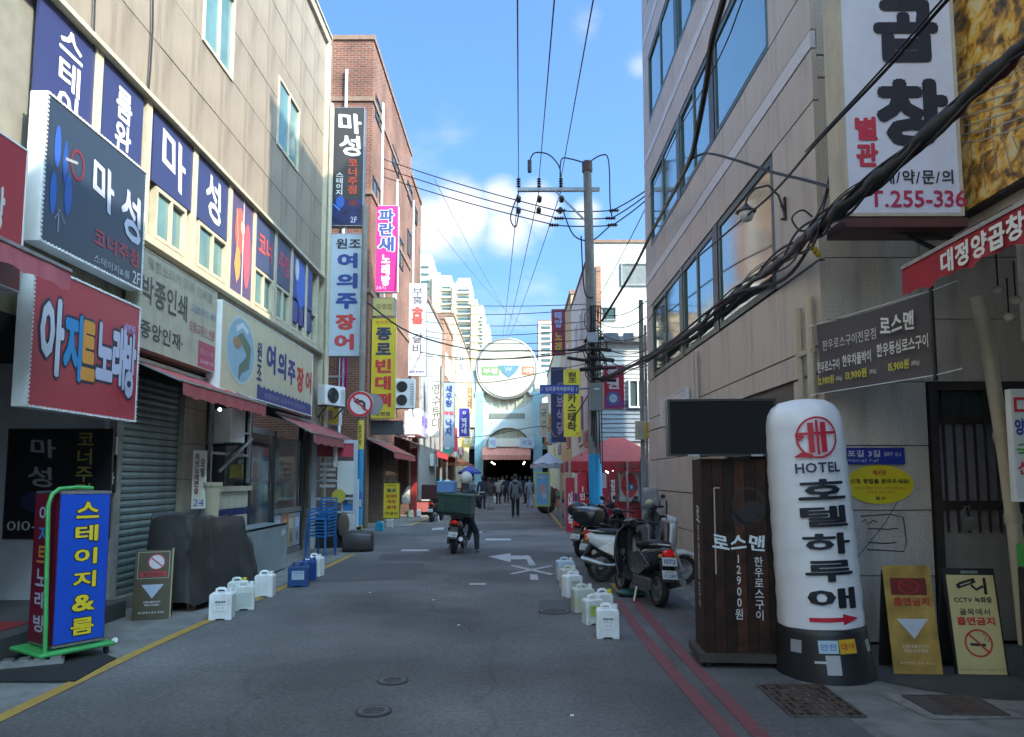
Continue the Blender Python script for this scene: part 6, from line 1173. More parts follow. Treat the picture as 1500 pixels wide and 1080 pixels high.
# food photo billboard
t = thing('photo_billboard', 'large billboard photo of food sizzling on a wire grill', 'billboard', (3.98, 5.42, 3.98), -PI/2)
def food():
    m = bpy.data.materials.new('grill_photo_print'); m.use_nodes = True; T = m.node_tree; B = T.nodes['Principled BSDF']; B.inputs['Roughness'].default_value = .35; L = T.links
    tx = T.nodes.new('ShaderNodeTexCoord')
    n = T.nodes.new('ShaderNodeTexNoise'); n.inputs['Scale'].default_value = 5.5; n.inputs['Detail'].default_value = 7; n.inputs['Roughness'].default_value = .6; n.inputs['Distortion'].default_value = .5; L.new(tx.outputs['Object'], n.inputs['Vector'])
    cr = T.nodes.new('ShaderNodeValToRGB'); L.new(n.outputs['Fac'], cr.inputs[0]); e = cr.color_ramp.elements
    e[0].position = .33; e[0].color = (.035, .028, .02, 1); e[1].position = .62; e[1].color = (.75, .62, .32, 1)
    for p, c in ((.40, (.13, .09, .045)), (.46, (.36, .17, .03)), (.51, (.70, .36, .05)), (.56, (.80, .52, .12))): k = e.new(p); k.color = (*c, 1)
    L.new(cr.outputs[0], B.inputs['Base Color']); return m
w, h = 2.0, 3.0
MB().box(-w/2, w/2, .01, .18, 0, h).build('cabinet', M_black, t); MB().box(-w/2+.02, w/2-.02, 0, .012, .02, h-.02).build('photo', food(), t)
for k in range(9):
    y0 = .12+k*.085; stroke(t, [(-w/2+.03, y0+.62-k*.02), (-w*.25, y0+.42), (-w*.05, y0+.32-k*.01), (w*.2, y0+.2), (w*.48, y0+.12)], .012, (.36, .34, .28))
for k in range(7): stroke(t, [(-w/2+.05+k*.14, 1.35-k*.16), (-w/2+.1+k*.14, .85-k*.1), (-w/2+.05+k*.16, .1)], .010, (.33, .30, .24), y=-.007)
for (u, v, a, c2, col) in ((.25, 1.45, .2, .25, (.62, .34, .05)), (.1, 1.9, .25, .2, (.6, .45, .16)), (.35, .9, .22, .18, (.55, .26, .04)), (-.15, 2.2, .25, .2, (.25, .22, .12)), (.4, 2.1, .2, .3, (.65, .42, .12))):
    b = MB(); n = 26; b.poly([(u+a*math.cos(2*PI*j/n)*(1+.16*math.sin(3*j)+.1*math.sin(7*j)), -.008, v+c2*math.sin(2*PI*j/n)*(1+.15*math.cos(4*j))) for j in range(n)]); b.build('printed_food', mat('food_%d' % int(u*100+50), col, .4, var=.45, scale=11), t)
# hanging vertical sign 곱창
t, w, h = sign('hanging_sign', 'tall white hanging sign with black 곱창 and a red phone number', 'sign', frameY(1229, 1399, -170, 317, 6.0), .30, mat('lilac_white_panel', (.62, .64, .74), .35, var=.04, stain=.1), M_cream,
  [('곱', .58, .546, .56, .19, (.015, .017, .03), dict(wt=.06)), ('창', .60, .300, .62, .205, (.015, .017, .03), dict(wt=.06)), ('별', .20, .255, .19, .07, (.50, .03, .06), dict(wt=.05)), ('관', .20, .178, .19, .07, (.50, .03, .06), dict(wt=.05)),
   ('예/약/문/의', .62, .113, .60, .042, (.02, .02, .03), dict(wt=.02)), ('T.255-336', .61, .050, .82, .050, (.42, .02, .08), dict(wt=.02, gap=.6))], rim=.03)
MB().box(-w/2-.02, w/2+.02, -.02, .34, -.1, -.02).build('bottom_rail', mat('maroon_metal', (.09, .03, .03), .5), t)
b = MB(); b.bar((w/2-.4, .15, -.12), (w/2+.2, .3, -.35), .03); b.bar((-.1, .15, -.08), (w/2+.5, .15, -.2), .03); b.build('bracket', M_black, t)
# leaning downpipe and things at the right edge
t = thing('downpipe', 'thick leaning beige downpipe with joint collars beside the barred gate', 'pipe', (4.05, 6.0, 0))
P3 = [atY(1432, 435, 6.0), atY(1448, 520, 6.0), atY(1468, 640, 6.0), atY(1484, 760, 6.0), atY(1497, 880, 6.0), atY(1503, 945, 6.0)]
P3 = [p-t.location for p in P3]; MB().tube(P3, .055, 14).build('pipe', mat('beige_pipe', (.42, .36, .27), .5, var=.1, stain=.25), t, smooth=True)
for k in (1, 2, 3): d = (P3[k+1]-P3[k-1]).normalized(); MB().tube([P3[k]-d*.04, P3[k]+d*.04], .066, 14).build('collar', mat('beige_pipe'+'x', (.36, .31, .24), .5), t, smooth=True)
sign('side_sign', 'white sign with red and blue letters cut off by the right edge', 'sign', frameY(1484, 1560, 570, 735, 5.6), .06, flat((.60, .63, .66)), M_white, [('□', .2, .86, .3, .13, (.55, .03, .05), dict(wt=.04)), ('양곱창', .35, .66, .62, .15, (.03, .06, .3), dict(wt=.05)), ('국', .2, .45, .3, .12, (.05, .3, .06), dict(wt=.03)), ('산', .2, .3, .3, .12, (.5, .05, .05), dict(wt=.03))])
t = thing('green_basket', 'green plastic basket beside the thick downpipe at the right edge', 'basket', (atY(1497, 750, 5.7).x, 5.7, .95)); MB().box(.0, .2, -.1, .1, 0, .18).build('basket_body', flat((.05, .30, .05)), t, bevel=.015)
t3 = thing('black_crate', 'stack of black crates under the green basket', 'crate', (atY(1500, 750, 5.7).x+.05, 5.75, 0)); MB().box(.0, .25, -.1, .15, 0, .94).build('crate_body', M_black, t3, bevel=.02)
for k, (x, y) in enumerate(((1462, 425), (1488, 440), (1478, 465))):
    t = thing('hanging_bulb', ['upper', 'right', 'lower'][k]+' unlit bulb hanging in the dark restaurant front', 'bulb', tuple(atY(x, y, 5.3))); MB().ball((0, 0, 0), .035).build('glass', mat('bulb_glass', (.5, .45, .4), .1, spec=.8), t, smooth=True); MB().tube([(0, 0, .03), (0, 0, .3)], .006, 6).build('wire', M_cable, t)
# banner of the grill restaurant
t = thing('menu_banner', 'grey brown cloth banner of 로스맨 with yellow prices stretched across the wall corner', 'banner', (3.27, 6.55, 2.5), R(-72.9))
w, h = 1.38, .70
b = MB(); NX = 24
for i in range(NX+1):
    for j in range(7): u = i/NX; v = j/6; b.v.append((-w/2+w*u, .018*math.sin(u*9+v*3)*math.sin(v*PI), h*v-.02*math.sin(u*PI)))
for i in range(NX):
    for j in range(6): a = i*7+j; b.f.append((a, a+7, a+8, a+1)); b.m.append(0)
b.build('cloth', mat('banner_cloth', (.085, .075, .082), .7, var=.06, bump=.05), t, smooth=True)
b = MB()
for z in (-.005, h+.005): b.tube([(-w/2-.12, 0, z), (-w/2, 0, z), (w/2, 0, z), (w/2+.25, 0, z+.02)], .005, 5)
b.build('cord', M_white, t); MB().box(w/2-.012, w/2+.012, -.012, .012, -.05, h+.05).build('side_pole', M_black, t)
text(t, '한우로스구이전문점', -.17*w, h*.66, w*.50, h*.15, (.62, .60, .58), y=-.03, wt=.0); text(t, '로스맨', .25*w, h*.72, w*.27, h*.24, (.72, .71, .7), y=-.03, wt=.03, brush=1)
for (s, u, v, ww, hh, c) in (('한우로스구이', -.37, .36, .22, .16, (.7, .68, .66)), ('한우차돌박이', -.10, .38, .26, .16, (.7, .68, .66)), ('한우등심로스구이', .28, .42, .40, .17, (.7, .68, .66)), ('12,900원', -.40, .16, .16, .13, (.62, .55, .04)), ('13,900원', -.11, .17, .19, .13, (.62, .55, .04)), ('15,900원', .25, .18, .16, .13, (.62, .55, .04)), ('(180g)', -.27, .15, .06, .07, (.5, .5, .5)), ('(180g)', .04, .16, .06, .07, (.5, .5, .5)), ('(180g)', .38, .17, .06, .07, (.5, .5, .5))):
    text(t, s, u*w, v*h, ww*w, hh*h, c, y=-.03, wt=.02)

# ============================================================ FOREGROUND RIGHT: CABINET, BALLOON, BOARDS
Yc = 6.45
p0 = atZ(1010, 972); p1 = atZ(1150, 968); cx = (p0.x+p1.x)/2
t = thing('wooden_cabinet_sign', 'tall dark wooden cabinet sign reading 로스맨 with a black screen on top', 'sign', (cx, Yc, 0), R(-4))
W2 = .33
for k in range(7):           # front planks
    x0 = -W2+k*2*W2/7; MB().box(x0+.002, x0+2*W2/7-.002, -.012, .01, .12, 1.82).build('plank', mat('plank_%d' % (k % 4), [(.026, .013, .009), (.036, .017, .011), (.021, .012, .009), (.058, .024, .014)][k % 4], .65, var=.5, scale=7, bump=.2, spec=.22), t)
MB().box(-W2, W2, .01, .44, .12, 1.82).build('cabinet_body', M_wood, t)
MB().box(-W2-.06, W2+.05, -.07, .48, .05, .12).build('base_platform', mat('base_wood', (.05, .04, .03), .6, var=.3), t)
for x in (-W2, W2-.06):
    for y in (-.02, .38): MB().lathe([(.035, 0), (.035, .05)], (x+.03, y+.03, 0), n=12).build('caster', M_rub, t)
MB().box(-.62, .31, -.10, .03, 1.85, 2.34).build('screen', mat('led_panel', (.011, .011, .014), .7, var=.3, scale=50, spec=.25), t, bevel=.01)
m = MB()
for k in range(30): m.box(-.60, .29, -.104, -.101, 1.87+k*.0152, 1.877+k*.0152)
m.build('screen_rows', mat('led_rows', (.018, .018, .022), .7, spec=.2), t)
b = MB(); b.box(-.61, .30, -.11, -.09, 2.33, 2.35); b.box(-.61, .30, -.11, -.09, 1.84, 1.86); b.box(-.63, -.61, -.11, .04, 1.84, 2.35); b.box(.30, .32, -.11, .04, 1.84, 2.35); b.box(-.1, .1, -.02, .1, 1.82, 1.84); b.build('screen_frame', M_black, t)
for x in (-.33, .22): MB().box(x-.13, x-.03, -.116, -.112, 1.838, 1.856).build('chrome_plate', M_gal, t)
text(t, '로스맨', -.02, 1.08, .46, .14, (.62, .70, .72), y=-.016, wt=.03, brush=1.4)
text(t, '한우로스구이', .15, .68, .075, .55, (.58, .58, .57), y=-.016, vert=True, wt=.01); text(t, '12900원', -.03, .69, .065, .56, (.58, .58, .57), y=-.016, vert=True, wt=.01)
stroke(t, [(-.22, 1.56), (-.22, .80)], .012, (.35, .30, .28), y=-.015); stroke(t, [(-.22, 1.56), (-.17, 1.56)], .012, (.35, .30, .28), y=-.015)
disc(t, .08, 1.40, .145, .17, (.012, .009, .008), y=-.014, inner=.86); disc(t, .04, 1.30, .11, .07, (.012, .009, .008), y=-.014); disc(t, .12, 1.38, .09, .07, (.012, .009, .008), y=-.0145)
s_ = thing('x', 'x', 'x'); bpy.data.objects.remove(s_)
q = bpy.data.objects.new('side_print', None); COL.objects.link(q); q.parent = t; q.location = (-W2-.004, .16, 0); q.rotation_euler = (0, 0, -PI/2)
text(q, '한우전문점로스구이', 0, .85, .09, .75, (.6, .6, .6), y=-.002, vert=True, wt=.02); text(q, '로', 0, 1.32, .16, .14, (.6, .6, .6), y=-.002, brush=1, wt=.03)
# blue lattice panel between
t = thing('lattice_panel', 'narrow blue and white lattice panel between the wooden cabinet and the balloon', 'panel', (atY(1137, 800, 6.9).x, 6.85, 0), R(-8))
MB().box(-.11, .11, .0, .03, .05, 1.75).build('board', flat((.10, .28, .45)), t)
for k in range(30): MB().box(-.105, .105, -.01, 0, .32+k*.047, .335+k*.047).build('lattice_strip', flat((.25, .45, .60)), t)
b = MB(); b.box(-.12, -.10, -.015, .03, .05, 1.76); b.box(.10, .12, -.015, .03, .05, 1.76); b.build('lattice_frame', flat((.18, .35, .5)), t)
# inflatable hotel sign
BC = atZ(1222, 975); BC.y = 6.28; BC.x = (1196-755)/1050*6.28
t = thing('inflatable_sign', 'white inflatable column sign reading HOTEL 호텔하루애 on a black base', 'sign', (BC.x, BC.y, 0), R(-2), ry=0)
t.rotation_euler = (0, R(-3.0), R(-13))
MB().lathe([(.395, 0), (.39, .06), (.355, .37), (.35, .40), (.33, .42), (0, .42)], n=48).build('base', mat('black_plastic', (.018, .018, .02), .45, var=.1, bump=.1), t, smooth=True)
pr = [(.32, .40)]
for k in range(25):
    z = .42+k*1.66/24; pr.append((.345-.022*k/24+.004*math.sin(k*2.1), z))
pr += [(.318, 2.14), (.302, 2.21), (.265, 2.27), (.2, 2.315), (.1, 2.335), (0, 2.34)]
o = MB().lathe(pr, n=56)
o.v = [(x*(1+.010*math.sin(9*math.atan2(y, x))*(z > 2.05 or z < .56)), y*(1+.010*math.sin(9*math.atan2(y, x))*(z > 2.05 or z < .56)), z) for x, y, z in o.v]
o.build('balloon', mat('balloon_fabric', (.74, .75, .78), .45, var=.04, bump=.12, bscale=9, stain=.12), t, smooth=True)
BD = (.349, 0)
NV = (.03, .035, .09)
text(t, 'HOTEL', .04, 1.735, .37, .085, NV, wt=.03, bend=BD)
for k, c in enumerate('호텔하루애'): text(t, c, .06, 1.555-k*.222, .40, .172, (.012, .013, .02), wt=.034, bend=BD)
stroke_pts = None
def bend_obj(o, rad):
    bm = bmesh.new(); bm.from_mesh(o.data); k = -.34
    while k < .34: k += .03; bmesh.ops.bisect_plane(bm, geom=bm.verts[:]+bm.edges[:]+bm.faces[:], plane_co=(k, 0, 0), plane_no=(1, 0, 0))
    for q2 in bm.verts: th = q2.co.x/rad; e = -q2.co.y; q2.co.y = -(rad+e)*math.cos(th); q2.co.x = (rad+e)*math.sin(th)
    bm.to_mesh(o.data); bm.free()
CR = (.50, .012, .035)
for o in (disc(t, .05, 1.985, .17, .175, CR, y=-.004, inner=.90, n=40), stroke(t, [(.0, 1.86), (.0, 2.11)], .045, CR), stroke(t, [(.1, 1.86), (.1, 2.11)], .045, CR), stroke(t, [(.05, 1.84), (.05, 2.13)], .02, CR, y=-.0055), stroke(t, [(-.10, 2.02), (.2, 2.02)], .022, CR, y=-.006),
          stroke(t, [(-.12, 2.02), (-.06, 1.99), (-.1, 1.97)], .03, CR, y=-.006), stroke(t, [(-.14, 1.83), (-.07, 1.85), (0, 1.83)], [.01, .05, .03], CR, y=-.006), stroke(t, [(-.14, .50), (.13, .50)], .035, CR), MB().poly([(.12, -.005, .455), (.27, -.005, .50), (.12, -.005, .545)]).build('printed_arrow', flat(CR), t)): bend_obj(o, .349)
def on_base(u, v, w, h, col, y=-.006, nm='sticker', txt=None):
    o = MB().box(-w/2, w/2, -.002, .002, -h/2, h/2).build(nm, flat(col), t); r = .398-.113*v; a = u
    v -= .02; o.location = ((r+.004)*math.sin(a), -(r+.004)*math.cos(a), v); o.rotation_euler = (R(-9), 0, a)
    if txt: text(o, txt[0], 0, 0, w*.8, h*.5, txt[1], y=-.004, wt=.02)
on_base(-.75, .30, .10, .10, (.28, .28, .3)); on_base(-.05, .31, .15, .10, (.35, .50, .60), txt=('안전', (.1, .15, .4))); on_base(.36, .31, .14, .11, (.62, .35, .02), txt=('대여', (.4, .04, .02))); on_base(.02, .17, .11, .15, (.38, .38, .40)); on_base(-.22, .19, .10, .018, (.5, .5, .5)); on_base(1.0, .29, .06, .09, (.3, .3, .3))
# gold board and CCTV board
t = thing('gold_board', 'shiny gold no smoking A-board leaning by the granite wall', 'board', (atZ(1350, 990).x, atZ(1350, 988).y, 0), R(-3), rx=R(-9))
gold = mat('gold_foil', (.85, .55, .16), .22, metal=.6, var=.35, scale=5, bump=.8, bscale=4)
wg = .40; hg = .90
MB().box(-wg/2, wg/2, 0, .012, 0, hg).build('front_sheet', gold, t)
k2 = MB().box(-wg/2, wg/2, 0, .012, 0, hg).build('back_sheet', M_black, t); k2.location = (0, .3, 0); k2.rotation_euler = (R(18), 0, 0)
disc(t, 0, hg*.80, .09, .065, (.35, .02, .02), inner=.8); stroke(t, [(-.06, hg*.83), (.06, hg*.77)], .012, (.35, .02, .02)); panel(t, -.15, .15, hg*.72, hg*.88, (.16, .02, .015), y=-.0025)
text(t, '흡연금지', .01, hg*.66, .30, .07, (.38, .03, .02), wt=.04); MB().poly([(-.13, -.004, hg*.50), (0, -.004, hg*.32), (.13, -.004, hg*.50)]).build('white_triangle', flat((.55, .58, .66)), t)
text(t, '건물내흡연금지', 0, hg*.25, .22, .03, (.6, .55, .45)); text(t, '적발시과태료', 0, hg*.21, .2, .03, (.6, .55, .45)); text(t, '부산광역시 중구 보건소', 0, hg*.10, .28, .025, (.6, .5, .3))
t = thing('cctv_board', 'pale yellow CCTV and no smoking A-board at the right edge of the pavement', 'board', (atZ(1440, 990).x, atZ(1440, 990).y, 0), R(-4), rx=R(-9))
wg = .42; hg = .88
MB().box(-wg/2, wg/2, 0, .03, 0, hg).build('frame', M_black, t); panel(t, -wg/2+.015, wg/2-.015, .01, hg*.935, (.56, .47, .22)); MB().box(-.07, .07, -.01, .02, hg*.95, hg*.975).build('handle', M_gal, t)
k2 = MB().box(-wg/2, wg/2, 0, .02, 0, hg).build('back_sheet', M_black, t); k2.location = (0, .32, 0); k2.rotation_euler = (R(18), 0, 0)
MB().poly([(-.10, -.005, .76), (.03, -.005, .80), (.045, -.005, .76), (-.08, -.005, .715)]).poly([(-.125, -.005, .745), (-.095, -.005, .755), (-.08, -.005, .715), (-.11, -.005, .705)]).build('camera_icon', flat(BLACK), t)
stroke(t, [(0, .74), (.04, .70), (.10, .73)], .022, BLACK); stroke(t, [(.115, .66), (.115, .80)], .025, BLACK); stroke(t, [(-.09, .735), (.0, .765)], .01, (.5, .45, .3), y=-.007)
text(t, 'CCTV 녹화중', .0, .615, .31, .05, (.03, .025, .02), wt=.03); text(t, '골목에서', 0, .515, .25, .055, (.05, .04, .03), wt=.02); text(t, '흡연금지', 0, .44, .31, .07, (.50, .04, .03), wt=.05)
disc(t, 0, .26, .115, .115, (.5, .05, .04), inner=.86, n=36); stroke(t, [(-.075, .335), (.075, .185)], .016, (.5, .05, .04), y=-.0075); stroke(t, [(-.07, .25), (.055, .245)], .022, (.04, .03, .02), y=-.006); stroke(t, [(.05, .28), (.07, .31), (.04, .34)], .008, (.1, .08, .06)); stroke(t, [(.075, .27), (.09, .30)], .008, (.1, .08, .06))
text(t, '금연구역 위반시 과태료 부과', 0, .045, .36, .02, (.15, .12, .08))
t = thing('wall_stone', 'small grey stone lying at the foot of the granite wall', 'stone', (atY(1315, 930, 7.0).x, 7.05, 0)); MB().ball((0, 0, .05), (.09, .06, .05), 9, 5).build('stone_body', M_conc, t)

# ============================================================ LEFT SIDE STREET THINGS
# trolley sign
TS = thing('trolley_sign', 'blue two sided trolley sign with yellow letters on a green platform cart', 'sign', (-4.02, 6.72, 0), R(57))
M_grn = mat('green_painted_metal', (.06, .36, .10), .4, var=.12, stain=.2)
SW, SDp, SH_ = .46, .42, 1.36
MB().box(-SW/2, SW/2, -.01, SDp, .15, .15+SH_).build('cabinet', flat((.10, .012, .02), .4), TS)
MB().box(-SW/2+.01, SW/2-.01, -.02, -.01, .16, .14+SH_).build('blue_face', flat((.012, .075, .50), .35), TS)
MB().box(-SW/2, SW/2, -.025, .43, .14+SH_, .165+SH_).box(-SW/2, SW/2, -.025, .43, .13, .15).build('edge_trim', M_gal, TS)
for k, c in enumerate('스테이지&룸'):
    zc = 1.35-k*.212; text(TS, c, .02, zc, .225, .165, (.008, .01, .03), y=-.023, wt=.075); text(TS, c, .02, zc, .205, .15, (.72, .55, .03), y=-.027, wt=.034)
q = bpy.data.objects.new('red_face', None); COL.objects.link(q); q.parent = TS; q.location = (-SW/2-.004, .21, 0); q.rotation_euler = (0, 0, -PI/2)
MB().box(-.205, .205, -.006, 0, .16, 1.49).build('red_panel', flat((.16, .012, .03), .35), q)
for c, zc, col in (('아', 1.32, (.42, .44, .52)), ('지', 1.13, (.03, .2, .45)), ('트', .95, (.45, .22, .04)), ('노', .74, (.42, .44, .52)), ('래', .54, (.42, .44, .52)), ('방', .33, (.42, .44, .52))):
    text(q, c, 0, zc, .22, .155, col, y=-.009, wt=.02)
text(q, '마성', 0, 1.44, .14, .05, (.2, .03, .05), y=-.009)
MB().box(-.36, .30, -.10, .50, .075, .115).build('platform', M_grn, TS, bevel=.02)
MB().tube([(-.30, -.06, .10), (-.34, -.06, 1.40), (-.31, -.05, 1.50), (-.24, -.03, 1.55), (-.05, .05, 1.56), (.12, .12, 1.55)], .019, 10).build('handle', M_grn, TS, smooth=True)
for x, y in ((-.28, -.04), (.24, -.04), (-.28, .44), (.24, .44)):
    MB().lathe([(.036, -.012), (.04, 0), (.036, .012)], (x, y, .04), n=14, axis='x').build('caster', M_rub, TS, smooth=True)
t = thing('rubber_mat', 'black rubber mat lying in front of the trolley sign', 'mat', (0, 0, .003))
P = [atZ(*a) for a in ((-60, 1000), (0, 962), (155, 961), (170, 966), (110, 1000))]
m = MB(); n = len(P); m.v = [(p.x, p.y, 0) for p in P]+[(p.x, p.y, .012) for p in P]; m.f = [tuple(range(n, 2*n))]+[(i, (i+1) % n, n+(i+1) % n, n+i) for i in range(n)]; m.m = [0]*len(m.f)
m.build('mat_body', M_rub, t)
t = thing('drain_channel', 'pale plastic drain channel piece lying by the entrance step', 'channel', (atZ(35, 978).x, atZ(35, 978).y, .0), R(25))
b = MB(); b.box(-.3, .3, -.05, .05, .002, .06)
for k in range(5): b.box(-.28+k*.12, -.2+k*.12, -.06, .06, .06, .08)
b.build('channel_body', M_gal, t)
t = thing('bottle_cap', 'small white round cup lid lying on the pavement beside the cart', 'lid', tuple(atZ(168, 943))); MB().lathe([(.028, 0), (.03, .012), (0, .014)], n=16).build('lid_body', M_plastic, t); t.rotation_euler = (R(60), 0, R(20)); t.location.z = .03
# brown board on the left
def aboard(lab, loc, rz, w, h, lean=-9):
    return thing('notice_board', lab, 'board', loc, rz, rx=R(lean))
t = aboard('dark olive no smoking A-board in front of the tarpaulin covered cart', (atZ(228, 905).x, atZ(228, 905).y-.12, 0), R(20), .4, .8)
MB().box(-.20, .20, 0, .02, 0, .80).build('front_sheet', mat('olive_sheet', (.060, .050, .026), .4, var=.15), t); k2 = MB().box(-.2, .2, 0, .02, 0, .8).build('back_sheet', M_black, t); k2.location = (0, .3, 0); k2.rotation_euler = (R(18), 0, 0)
MB().box(.195, .21, -.01, .03, 0, .82).build('edge_strip', mat('brass_edge', (.30, .24, .12), .4, metal=.6), t)
for (a, c, e, g) in ((-.17, .17, .775, .78), (-.17, .17, .47, .475), (-.17, -.165, .47, .78), (.165, .17, .47, .78)): panel(t, a, c, e, g, (.45, .42, .32), y=-.004)
disc(t, .03, .66, .085, .085, (.55, .56, .6)); disc(t, .03, .66, .095, .095, (.40, .03, .05), y=-.005, inner=.85); stroke(t, [(-.03, .71), (.09, .61)], .014, (.40, .03, .05), y=-.006)
panel(t, -.14, .14, .49, .55, (.42, .03, .04), y=-.003); text(t, '흡연금지', 0, .52, .22, .045, (.14, .02, .02), y=-.006, wt=.04)
MB().poly([(-.12, -.004, .40), (0, -.004, .24), (.12, -.004, .40)]).build('pale_triangle', flat((.36, .42, .55)), t)
text(t, '건물내흡연금지', 0, .20, .18, .025, (.5, .5, .48), y=-.004, wt=.03); text(t, '적발시과태료', 0, .165, .16, .025, (.5, .5, .48), y=-.004, wt=.03); text(t, '부산광역시 중구 보건소', 0, .08, .28, .025, (.5, .5, .48), y=-.004, wt=.03)
# tarpaulin covered cart
t = thing('covered_cart', 'bulky street cart hidden under a dark grey tarpaulin', 'cart', (-4.36, 10.2, 0), R(3))
b = MB(); NU, NV = 64, 16
def tarp(u, v):
    a = 2*PI*u; ca, sa = math.cos(a), math.sin(a); e = .34
    hx, hy = .36, 1.18
    x = math.copysign(abs(ca)**e, ca)*hx; y = math.copysign(abs(sa)**e, sa)*hy
    f = 1-v; flare = 1+.16*f*f
    top = 1.13-.16*max(0, (y+.1))/1.1-(.22 if y > .62 else 0)+.05*math.sin(y*5)
    z = .09+.03*math.sin(a*7)+(top-.09)*(v**.9)
    fold = (.05*math.sin(a*13+2*v)+.03*math.sin(a*29+v*5)+.02*abs(math.sin(a*9)))*(1-v)**.7*(1+f)
    sag = .05*math.sin(v*7+y*3)*math.sin(a*3)
    k = flare+fold*1.6+sag*.4
    if v > .86: k *= 1-(v-.86)*.5
    return (x*k, y*(1+.04*f)+fold*.3, z)
for j in range(NV+1):
    for i in range(NU): b.v.append(tarp(i/NU, j/NV))
for j in range(NV):
    for i in range(NU): a = j*NU+i; c = j*NU+(i+1) % NU; b.f.append((a, c, c+NU, a+NU)); b.m.append(0)
# roof of the tarpaulin: rings shrinking to a ridge
base = len(b.v)-NU
for r in range(1, 6):
    s_ = 1-r/5
    for i in range(NU):
        x, y, z = b.v[base+i]; b.v.append((x*s_, y*(s_*.75+.25)if r < 5 else y*.25, z+.02*math.sin(r*1.7+y*6)-.015*r*(y > .3)))
    for i in range(NU): a = base+(r-1)*NU+i; c = base+(r-1)*NU+(i+1) % NU; b.f.append((a, c, c+NU, a+NU)); b.m.append(0)
tm_ = mat('dark_tarpaulin', (.040, .038, .038), .38, var=.3, scale=3, bump=1.0, bscale=4.5, stain=.3)
b.build('tarpaulin', tm_, t, smooth=True)
for x, y in ((-.2, -1.05), (.25, -1.05), (.25, .9)): MB().lathe([(.06, -.02), (.07, 0), (.06, .02)], (x, y, .07), n=14, axis='x').build('wheel', M_rub, t)
t = thing('orange_pot', 'small terracotta pot tucked under the edge of the tarpaulin', 'pot', (atZ(280, 893).x, atZ(280, 893).y, 0)); MB().lathe([(.05, 0), (.07, .12), (.06, .12), (.045, .02), (0, .02)], n=18).build('pot_body', mat('terracotta', (.22, .09, .06), .8), t, smooth=True)
# translucent plastic box
t = thing('plastic_screen', 'clouded clear plastic sheet box standing behind the white jerry canisters', 'screen', (-4.18, 12.3, 0), PI/2)
fr_ = mat('clouded_plastic', (.62, .73, .75), .3, var=.18, scale=2, trans=.7, spec=.6, bump=.25, bscale=5)
MB().box(-1.15, .95, 0, .012, .03, .83).build('front_panel', fr_, t); MB().box(-1.15, .95, .45, .462, .03, .80).build('rear_panel', fr_, t); MB().box(-1.15, .95, 0, .46, .80, .83).build('top_panel', fr_, t); MB().box(-1.16, -1.148, 0, .46, .03, .82).build('end_panel', fr_, t)
panel(t, .62, .82, .62, .72, (.55, .58, .58)); MB().box(-1.1, .9, .05, .42, .02, .25).build('tray', M_gal, t)
# jerry canisters
def jerry(lab, px, py, w, h, rz, col, cap=(.7, .7, .7), label=None, liquid=None, d=None):
    p = atZ(px, py); t = thing('plastic_canister', lab, 'jerry canister', (p.x, p.y, 0), rz, 'plastic jerry canisters lined up along the road'); d = d or w*.78
    mt = mat('canister_%02x%02x%02x' % tuple(int(255*c) for c in col), col, .35, var=.10, scale=7, stain=.22)
    b = MB(); pr = [(-w/2, 0), (-w*.22, 0), (-w*.18, h*.05), (w*.18, h*.05), (w*.22, 0), (w/2, 0), (w/2, h*.80), (w*.44, h*.87), (-w*.44, h*.87), (-w/2, h*.80)]
    b.prism(pr, 'y', -d/2, d/2); b.build('body', mt, t, bevel=.022)
    MB().tube([(-w*.28, 0, h*.84), (-w*.26, 0, h*.97), (-w*.15, 0, h), (w*.06, 0, h), (w*.14, 0, h*.96), (w*.16, 0, h*.84)], .016, 8).build('handle', mt, t, smooth=True)
    MB().lathe([(.028, 0), (.028, .05), (.022, .055), (0, .055)], (w*.34, 0, h*.85), n=14).build('cap', flat(cap, .4), t, smooth=True)
    m = MB()
    for s in (-1, 1): m.box(s*w*.40-.006, s*w*.40+.006, -d/2-.005, -d/2+.004, h*.1, h*.76)
    m.build('rib', mt, t)
    if liquid: MB().box(-w*.5-.002, w*.5+.002, -d*.5-.002, d*.5+.002, .03, h*liquid[1]).build('liquid_level', flat(liquid[0], .3), t, bevel=.02)
    if label:
        panel(t, -w*.3, w*.3, h*.32, h*.68, label[0], y=-d/2-.006, name='label_sticker')
        text(t, '액체세제', 0, h*.60, w*.45, h*.08, label[1], y=-d/2-.010, wt=.03)
        text(t, '세척용 20kg', 0, h*.50, w*.40, h*.05, label[1], y=-d/2-.010); text(t, '주의사항', 0, h*.41, w*.35, h*.04, label[1], y=-d/2-.010)
    return t
WC = (.80, .82, .82); GC = (.68, .72, .70)
jerry('white jerry canister with black print, nearest one of the left row', 325, 907, .255, .355, R(8), WC, label=(WC, (.06, .06, .07)))
jerry('milky jerry canister with a black handle hollow, second of the left row', 357, 893, .25, .345, R(20), GC, liquid=((.50, .56, .54), .7))
jerry('yellow capped canister hidden behind the second white jerry canister', 348, 884, .24, .33, R(10), GC, cap=(.6, .5, .02))
jerry('white jerry canister touching the plastic screen, third of the left row', 388, 874, .25, .35, R(5), WC)
jerry('blue jerry canister with a white label beside the plastic screen', 437, 859, .30, .36, R(12), (.015, .06, .20), cap=(.02, .1, .3), label=((.38, .48, .56), (.1, .2, .4)))
jerry('dark blue jerry canister standing behind the labelled blue one', 451, 850, .26, .36, R(12), (.01, .045, .22), cap=(.02, .05, .25))
jerry('white jerry canister at the far end of the left row beyond the blue ones', 461, 844, .26, .37, R(-10), WC)
jerry('white jerry canister with green print, nearest one of the right row', 890, 934, .235, .34, R(-4), WC, label=(WC, (.10, .18, .12)))
